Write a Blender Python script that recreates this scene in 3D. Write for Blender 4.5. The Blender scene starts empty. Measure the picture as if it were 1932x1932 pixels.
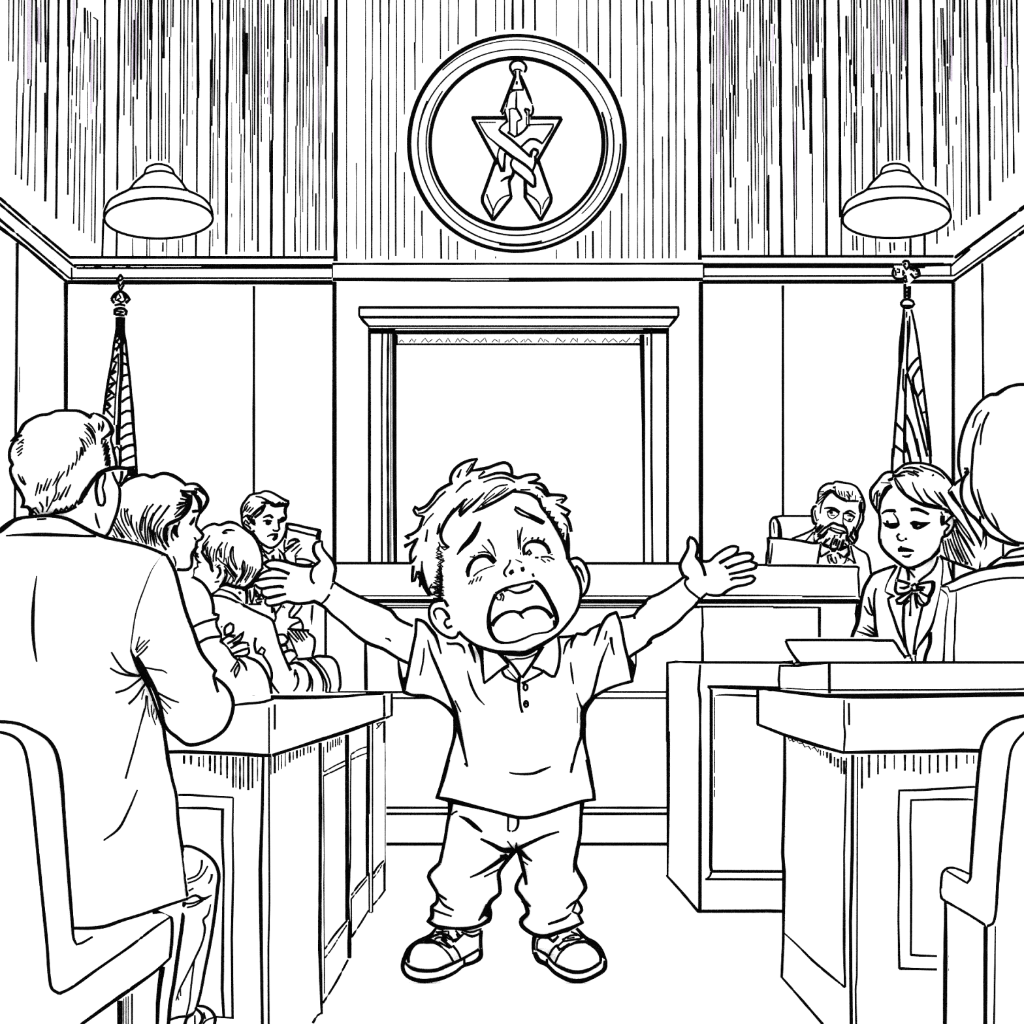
# A courtroom drawn in ink, rebuilt as white matte solids with real raised black ink lines on their surfaces.
import bpy, math, random
import numpy as np
from mathutils import Vector, geometry
from mathutils.bvhtree import BVHTree

random.seed(4)
SC = bpy.context.scene
COL = SC.collection
F, HC, CX, CY = 2771.0, 0.77, 966.0, 1220.0   # focal length, eye height, vanishing point of the one-point perspective
CAM = Vector((0, 0, HC))

# ------------------------------------------------------------------ measuring helpers
def P(x, y, Y):
    return Vector(((x - CX) / F * Y, Y, HC - (y - CY) / F * Y))
def on_side(X):                                # depth of a point of the plane X = const
    return lambda x, y: min(8.0, max(1.0, X * F / (x - CX))) if abs(x - CX) > 1 else 6.0
TILE = dict(A=(0, 0, 4), B=(483, 0, 4), C=(966, 0, 4), D=(1449, 0, 4), E=(0, 450, 4.83), F=(0, 740, 6.44),
            G=(190, 860, 6.44), H=(420, 880, 6.44), I=(620, 860, 3.11613), J=(720, 1440, 4.2), K=(300, 1060, 4.025),
            L=(0, 980, 4.025), M=(0, 1340, 3.26351), N=(440, 1340, 3.26351), O=(1420, 860, 6.44), Q=(1580, 980, 5.48864),
            P=(1580, 700, 5.48864), R=(1220, 980, 4.6), S=(1232, 1232, 2.76), T=(1500, 460, 4.83), U=(600, 470, 2.61081),
            V=(860, 90, 5.68235), W=(720, 830, 4.39091), Z=(0, 0, 1))
def pts(s):
    """'W: 1,2 3,4 I: 5,6' -> points; the letter names the measuring sheet the numbers were read from."""
    out, t = [], TILE['Z']
    for k in s.split():
        if k[-1] == ':':
            t = TILE[k[0]]; continue
        a, b = k.split(',')
        out.append((t[0] + float(a) / t[2], t[1] + float(b) / t[2]))
    return out

def _cr(p0, p1, p2, p3, n):
    def tj(t, a, b):
        return t + max(1e-4, math.hypot(b[0] - a[0], b[1] - a[1]) ** .5)
    t0 = 0; t1 = tj(t0, p0, p1); t2 = tj(t1, p1, p2); t3 = tj(t2, p2, p3)
    o = []
    for i in range(n):
        t = t1 + (t2 - t1) * i / n
        L = lambda a, b, ta, tb: ((tb - t) / (tb - ta) * a[0] + (t - ta) / (tb - ta) * b[0], (tb - t) / (tb - ta) * a[1] + (t - ta) / (tb - ta) * b[1])
        A1 = L(p0, p1, t0, t1); A2 = L(p1, p2, t1, t2); A3 = L(p2, p3, t2, t3)
        o.append(L(L(A1, A2, t0, t2), L(A2, A3, t1, t3), t1, t2))
    return o
def curve(p, closed=False, step=5.0, corner=58, sm=True):
    n = len(p)
    if closed:
        p = p + [p[0]]
    q = [p[0]]
    for a in p[1:]:
        if math.hypot(a[0] - q[-1][0], a[1] - q[-1][1]) > .3: q.append(a)
    p = q; n = len(p)
    if n < 2: return p
    def ang(a, b, c):
        u = (b[0] - a[0], b[1] - a[1]); v = (c[0] - b[0], c[1] - b[1])
        return abs(math.degrees(math.atan2(u[0] * v[1] - u[1] * v[0], u[0] * v[0] + u[1] * v[1])))
    isc = [True] * n
    for i in range(1, n - 1):
        isc[i] = (not sm) or ang(p[i - 1], p[i], p[i + 1]) > corner
    loop = closed and sm and n > 3 and ang(p[-2], p[0], p[1]) <= corner
    if loop: isc[0] = isc[-1] = False
    o = []
    for i in range(n - 1):
        a, b = p[i], p[i + 1]
        m = max(1, int(round(math.hypot(b[0] - a[0], b[1] - a[1]) / step)))
        if isc[i]: pa = (2 * a[0] - b[0], 2 * a[1] - b[1])
        else: pa = p[i - 1] if i > 0 else p[-2]
        if isc[i + 1]: pb = (2 * b[0] - a[0], 2 * b[1] - a[1])
        else: pb = p[i + 2] if i + 2 < n else p[1]
        o += _cr(pa, a, b, pb, m)
    if not closed: o.append(p[-1])
    return o

def seg_dist(X, poly):
    a = np.array(poly, float); b = np.roll(a, -1, 0); d = b - a
    L = np.maximum((d * d).sum(1), 1e-9)
    out = np.empty(len(X))
    for s in range(0, len(X), 1500):
        x = X[s:s + 1500]
        w = x[:, None, :] - a[None]
        t = np.clip((w * d[None]).sum(2) / L, 0, 1)
        out[s:s + 1500] = np.sqrt(((w - t[..., None] * d[None]) ** 2).sum(2)).min(1)
    return out
def inside(X, poly):
    a = np.array(poly, float); b = np.roll(a, -1, 0)
    r = np.zeros(len(X), bool)
    for (x1, y1), (x2, y2) in zip(a, b):
        if y1 == y2: continue
        c = ((y1 > X[:, 1]) != (y2 > X[:, 1])) & (X[:, 0] < (x2 - x1) * (X[:, 1] - y1) / (y2 - y1) + x1)
        r ^= c
    return r

# ------------------------------------------------------------------ materials
def mat(name, col, var=.012, scale=30.0, stretch=(1, 1, 1), emit=0):
    m = bpy.data.materials.new(name); m.use_nodes = True
    nt = m.node_tree; nt.nodes.clear()
    out = nt.nodes.new('ShaderNodeOutputMaterial')
    tc = nt.nodes.new('ShaderNodeTexCoord'); mp = nt.nodes.new('ShaderNodeMapping'); mp.inputs['Scale'].default_value = stretch
    nz = nt.nodes.new('ShaderNodeTexNoise'); nz.inputs['Scale'].default_value = scale
    mx = nt.nodes.new('ShaderNodeMix'); mx.data_type = 'RGBA'
    mx.inputs[6].default_value = (*[max(0, c - var) for c in col], 1); mx.inputs[7].default_value = (*[min(1, c) for c in col], 1)
    nt.links.new(tc.outputs['Object'], mp.inputs['Vector']); nt.links.new(mp.outputs[0], nz.inputs['Vector'])
    nt.links.new(nz.outputs[0], mx.inputs[0])
    if emit:
        sh = nt.nodes.new('ShaderNodeEmission'); sh.inputs['Strength'].default_value = emit
    else:
        sh = nt.nodes.new('ShaderNodeBsdfDiffuse')
    nt.links.new(mx.outputs[2], sh.inputs['Color']); nt.links.new(sh.outputs[0], out.inputs['Surface'])
    return m
W = .985
PEN = [1.0]                                      # finer pen for the small far faces
WADD = 0.5                                       # the pen's ink spreads a little
INK = mat('black_ink', (.0015, .0015, .0015), .001)
LILAC = mat('pale_lilac_wash', (.325, .288, .345), .012)
WOOD = mat('white_painted_wood', (W, W, W), .006, 8, (6, 6, .4))
PLAS = mat('white_plaster', (W, W, W), .005, 3)
CLOTH = mat('white_cloth', (W, W, W), .008, 160)
SKIN = mat('white_skin', (W, W, W), .005, 20)
HAIR = mat('white_hair', (W, W, W), .008, 60)
METAL = mat('white_enamel', (W, W, W), .004, 12)
GLOW = mat('lit_lamp_glass', (1, 1, 1), .0, 5, emit=1.1)

# ------------------------------------------------------------------ objects
def thing(name, label, cat, at, group=None, kind=None):
    o = bpy.data.objects.new(name, None); COL.objects.link(o)
    o.location = at; o.empty_display_size = .05
    if label: o['label'] = label
    if cat: o['category'] = cat
    if group: o['group'] = group
    if kind: o['kind'] = kind
    return o

class Part:
    """One mesh: white solids (slot 0) and the ink lines lying on them (slot 1)."""
    def __init__(s, name, parent, mt=CLOTH, label=None, cat=None, kind=None):
        s.name, s.parent, s.mt, s.label, s.cat, s.kind = name, parent, mt, label, cat, kind
        s.V, s.Fc, s.M = [], [], []
        s.bvh, s.mid = None, (lambda x, y: 5.0)
    def add(s, V, Fs, m=0):
        k = len(s.V); s.V += [Vector(v) for v in V]; s.Fc += [tuple(i + k for i in f) for f in Fs]; s.M += [m] * len(Fs)
        if m == 0: s.bvh = None
    # a body blown up from its outline: round across, full depth
    def blob(s, spec, Y, depth, R=60, over=None, lift=0, back=1.0, bumps=(), step=8, sm=True):
        o = curve(pts(spec) if isinstance(spec, str) else spec, True, min(6, step), sm=sm)
        Yf = Y if callable(Y) else (lambda x, y: Y)
        s.mid = Yf
        a = np.array(o)
        lo, hi = a.min(0), a.max(0)
        step = max(step, math.sqrt((hi[0] - lo[0]) * (hi[1] - lo[1]) / 9000))
        gx, gy = np.meshgrid(np.arange(lo[0], hi[0], step), np.arange(lo[1], hi[1], step * .87))
        gx[1::2] += step / 2
        g = np.stack([gx.ravel(), gy.ravel()], 1)
        g = g[inside(g, o)]
        if len(g): g = g[seg_dist(g, o) > step * .45]
        near = []                                   # a row close inside the rim keeps it round
        if len(g):
            nx = np.roll(a, -1, 0) - np.roll(a, 1, 0)
            ln = np.maximum(np.hypot(nx[:, 0], nx[:, 1]), 1e-6)
            nn = np.stack([-nx[:, 1], nx[:, 0]], 1) / ln[:, None]
            for sgn in (1, -1):
                q = a + nn * sgn * 1.6
                k = inside(q, o)
                q = q[k]
                if len(q): near.append(q[seg_dist(q, o) > 1.1])
        allp = np.concatenate([a, g] + near) if len(g) else a
        n = len(o)
        r = geometry.delaunay_2d_cdt([Vector((float(x), float(y))) for x, y in allp], [(i, (i + 1) % n) for i in range(n)], [], 1, 1e-3)
        X = np.array([(v.x, v.y) for v in r[0]]); tri = [tuple(f) for f in r[2]]
        d_own = seg_dist(X, o)
        rim = d_own < 1e-2
        d_own[rim] = 0
        dome = curve(pts(over), True, 6) if over else None
        if dome:
            d = np.where(inside(X, dome), seg_dist(X, dome), 0)
        else:
            d = d_own
        u = np.clip(d / R, 0, 1)
        h = depth * np.sqrt(u * (2 - u))
        hf = h + lift * np.clip(d_own / 6, .4 if dome is not None else 0, 1)
        for spec2, amp, wd in bumps:
            bp = curve(pts(spec2), True, 6)
            k = inside(X, bp)
            t = np.clip(seg_dist(X, bp) / wd, 0, 1)
            hf = hf + np.where(k, amp * t * t * (3 - 2 * t), 0)
        hb = h * back
        c = X.mean(0)
        dr = (P(c[0], c[1], Yf(c[0], c[1])) - CAM).normalized()
        base = [P(x, y, Yf(x, y)) for x, y in X]
        m = len(X)
        V = [P(x, y, Yf(x, y) - float(f) * dr.y) for (x, y), f in zip(X, hf)] + [b + dr * float(f) for b, f in zip(base, hb)]
        weld = {i: i for i in range(m)}
        Fs = []
        bk = [i if (rim[i] and hf[i] + hb[i] < 1e-5) else i + m for i in range(m)]
        cnt = {}
        for f in tri:
            A, B, C = X[f[0]], X[f[1]], X[f[2]]
            if (B[0] - A[0]) * (C[1] - A[1]) - (B[1] - A[1]) * (C[0] - A[0]) > 0: f = (f[0], f[2], f[1])
            Fs.append(f); Fs.append((bk[f[2]], bk[f[1]], bk[f[0]]))
            for e in ((f[0], f[1]), (f[1], f[2]), (f[2], f[0])):
                cnt[e] = 1
        for (i, j) in list(cnt):
            if (j, i) not in cnt and (bk[i] != i or bk[j] != j):
                q = [j, i]
                if bk[i] != i: q.append(bk[i])
                if bk[j] != j: q.append(bk[j])
                if len(q) > 2: Fs.append(tuple(q))
        used = sorted({i for f in Fs for i in f}); mp = {i: k for k, i in enumerate(used)}
        s.add([V[i] for i in used], [tuple(mp[i] for i in f) for f in Fs])
        return s
    def loft(s, A, B):
        n = len(A)
        s.add(list(A) + list(B), [tuple(range(n))[::-1], tuple(range(n, 2 * n))] + [(i, (i + 1) % n, n + (i + 1) % n, n + i) for i in range(n)])
        Ym = sum(p.y for p in A) / n; s.mid = lambda x, y: Ym
        return s
    def box(s, x0, x1, y0, y1, z0, z1):
        return s.loft([Vector(p) for p in ((x0, y0, z0), (x1, y0, z0), (x1, y0, z1), (x0, y0, z1))],
                      [Vector(p) for p in ((x0, y1, z0), (x1, y1, z0), (x1, y1, z1), (x0, y1, z1))])
    def lathe(s, prof, at, axis=Vector((0, 0, 1)), n=48):
        axis = axis.normalized(); u = axis.orthogonal().normalized(); v = axis.cross(u)
        V, Fs = [], []
        for r, h in prof:
            for i in range(n):
                a = 2 * math.pi * i / n
                V.append(at + axis * h + (u * math.cos(a) + v * math.sin(a)) * max(r, 1e-5))
        for k in range(len(prof) - 1):
            for i in range(n):
                j = (i + 1) % n
                Fs.append((k * n + i, k * n + j, (k + 1) * n + j, (k + 1) * n + i))
        Fs.append(tuple(range(n))[::-1]); Fs.append(tuple(range((len(prof) - 1) * n, len(prof) * n)))
        s.add(V, Fs); s.mid = lambda x, y: at.y
        return s
    def fuse(s, voxel):
        """melt the overlapping solids made so far into one continuous skin"""
        me = bpy.data.meshes.new('tmp'); me.from_pydata(s.V, [], s.Fc); me.update()
        o = bpy.data.objects.new('tmp', me); COL.objects.link(o)
        md = o.modifiers.new('r', 'REMESH'); md.mode = 'VOXEL'; md.voxel_size = voxel
        dg = bpy.context.evaluated_depsgraph_get()
        ev = o.evaluated_get(dg).to_mesh()
        s.V = [v.co.copy() for v in ev.vertices]; s.Fc = [tuple(p.vertices) for p in ev.polygons]; s.M = [0] * len(s.Fc)
        o.evaluated_get(dg).to_mesh_clear()
        bpy.data.objects.remove(o); bpy.data.meshes.remove(me)
        s.bvh = None
        return s
    def hit(s, x, y):
        d = (P(x, y, 1.0) - CAM).normalized()
        r = s.bvh.ray_cast(CAM, d, 30)
        return r[0].y if r[0] is not None else None
    # ink lines: spec holds one line or several split by ';'
    def ink(s, spec, w=4, closed=False, sm=True, fb=None, step=5.0, m=1, jit=0.0, lift=.35, cast=True):
        if s.bvh is None:
            s.bvh = BVHTree.FromPolygons(s.V[:], [f for f, k in zip(s.Fc, s.M) if k == 0])
        t = ''
        for one in spec.split(';'):
            one = one.strip()
            if not one: continue
            if one[1] == ':': t = one[0] + ': '
            else: one = t + one
            s._line(curve(pts(one), closed, step, sm=sm), w, closed, fb, m, jit, lift, cast)
        return s
    def _line(s, c, w, closed, fb, m, jit, lift, cast):
        n = len(c)
        if n < 2: return
        ln = [0]
        for a, b in zip(c, c[1:]): ln.append(ln[-1] + math.hypot(b[0] - a[0], b[1] - a[1]))
        tot = max(ln[-1], 1e-6)
        ws = list(w) if isinstance(w, (list, tuple)) else [w, w]
        wd = [float(np.interp(l / tot, np.linspace(0, 1, len(ws)), ws)) * (1 + jit * (random.random() - .5)) for l in ln]
        wd = [max(.8, (q + WADD * min(1, q / 5)) * PEN[0]) for q in wd]
        fbk = fb or s.mid
        Ys = []
        for (x, y), q in zip(c, wd):
            r = q / 2; best = None
            for dx, dy in ((0, 0), (r, 0), (-r, 0), (0, r), (0, -r)):
                k = s.hit(x + dx, y + dy) if cast else None
                if k is not None and (best is None or k < best): best = k
            Ys.append(best)
        got = [i for i in range(n) if Ys[i] is not None]
        if got and fb is None:                      # off the rim: carry on at the depth of the line's neighbours
            Ys = [float(v) for v in np.interp(range(n), got, [Ys[i] for i in got])]
        else:
            Ys = [Y if Y is not None else fbk(x, y) for Y, (x, y) in zip(Ys, c)]
        Y2 = [min(Ys[max(0, i - 1):i + 2]) for i in range(n)]
        rings = []
        N = 6
        pp = []
        for (x, y), q, Y in zip(c, wd, Y2):
            rad = q / 2 * Y / F
            pp.append((P(x, y, Y - lift * rad), rad))
        V, Fs = [], []
        for i, (p, rad) in enumerate(pp):
            a = pp[i - 1][0] if i > 0 else (pp[-1][0] if closed else p)
            b = pp[i + 1][0] if i < n - 1 else (pp[0][0] if closed else p)
            t = (b - a)
            t = t.normalized() if t.length > 1e-9 else Vector((1, 0, 0))
            u = t.cross(Vector((0, 1, 0)))
            u = u.normalized() if u.length > 1e-3 else Vector((1, 0, 0))
            v = u.cross(t)
            for k in range(N):
                an = 2 * math.pi * k / N
                V.append(p + u * math.cos(an) * rad + v * math.sin(an) * rad)
        m_ = n if closed else n - 1
        for i in range(m_):
            j = (i + 1) % n
            for k in range(N):
                l = (k + 1) % N
                Fs.append((i * N + k, i * N + l, j * N + l, j * N + k))
        if not closed:
            Fs.append(tuple(range(N))[::-1]); Fs.append(tuple(range((n - 1) * N, n * N)))
        s.add(V, Fs, m)
    def done(s):
        me = bpy.data.meshes.new(s.name)
        o = bpy.data.objects.new(s.name, me); COL.objects.link(o)
        if s.parent is None:
            xs = [v.x for v in s.V]; ys = [v.y for v in s.V]
            off = Vector(((min(xs) + max(xs)) / 2, (min(ys) + max(ys)) / 2, min(v.z for v in s.V)))
            o.location = off
        else:
            o.parent = s.parent
            r = s.parent
            while r.parent is not None: r = r.parent
            off = r.location.copy()
        me.from_pydata([v - off for v in s.V], [], s.Fc)
        for q in (s.mt, INK, LILAC): me.materials.append(q)
        me.polygons.foreach_set('material_index', s.M); me.update()
        if s.label: o['label'] = s.label
        if s.cat: o['category'] = s.cat
        if s.kind: o['kind'] = s.kind
        return o

def circle(cx, cy, rx, ry=None, a0=0, a1=360, n=60, rot=0):
    ry = ry or rx; o = []
    for i in range(n + 1):
        a = math.radians(a0 + (a1 - a0) * i / n)
        x, y = rx * math.cos(a), ry * math.sin(a)
        c, q = math.cos(rot), math.sin(rot)
        o.append('%.1f,%.1f' % (cx + x * c - y * q, cy + x * q + y * c))
    return 'Z: ' + ' '.join(o)

# ------------------------------------------------------------------ the room
XL, XR, YB, YC = -2.043, 2.0214, 6.70, 6.60       # side walls, back wall, the middle bay standing forward
ZT = 5.4
fl = Part('floor', None, PLAS, 'plain white courtroom floor', kind='structure')
fl.box(XL - .1, XR + .1, -1.0, YB + .2, -.1, 0); fl.done()

def V3(*a): return Vector(a)
def rect(px0, py0, px1, py1, Y0, Y1):             # solid with a front given by its drawn edges and a depth
    a, b = P(px0, py0, Y0), P(px1, py1, Y0)
    return (a.x, b.x, Y0, Y1, b.z, a.z)

wb = Part('wall_back', None, WOOD, 'back wall of upright planks above plain panels', kind='structure')
wb.box(XL, XR, YB, YB + .15, 0, ZT)
cl, cr = P(631, 0, YC).x, P(1322, 0, YC).x
wb.box(cl, cr, YC, YB, 0, ZT)
wb.ink('Z: 631,529 631,1062', 8, sm=False, step=40, jit=.15).ink('Z: 1322.5,529 1322.5,1062', 8, sm=False, step=40, jit=.15)
wb.ink('Z: 479,534 478.5,1535; 1477,534 1477.5,1535', 4.6, sm=False, step=60, jit=.2)
wb.ink('Z: 124.6,534 124.2,1535', 6.8, sm=False, step=40, jit=.2).ink('Z: 1798.4,534 1798.4,1535', 6.2, sm=False, step=40, jit=.2)
wl = Part('wall_left', None, WOOD, 'side wall with upright planks above the crown moulding, beside the man in the suit', kind='structure')
wl.box(XL - .15, XL, -1.0, YB + .15, 0, ZT)
wl.ink('Z: 33,458 31,700 28,980 28,1590', [5, 5, 4, 4], sm=False, step=30, jit=.2, fb=on_side(XL)); wl.ink('Z: 37,692 37,740', 1.6, fb=on_side(XL))
wr = Part('wall_right', None, WOOD, 'side wall with upright planks above the crown moulding, beside the long-haired person', kind='structure')
wr.box(XR, XR + .15, -1.0, YB + .15, 0, ZT)
wr.ink('Z: 1853,497 1855,745 1857,1610', 4.2, sm=False, step=30, jit=.3, fb=on_side(XR))

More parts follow.
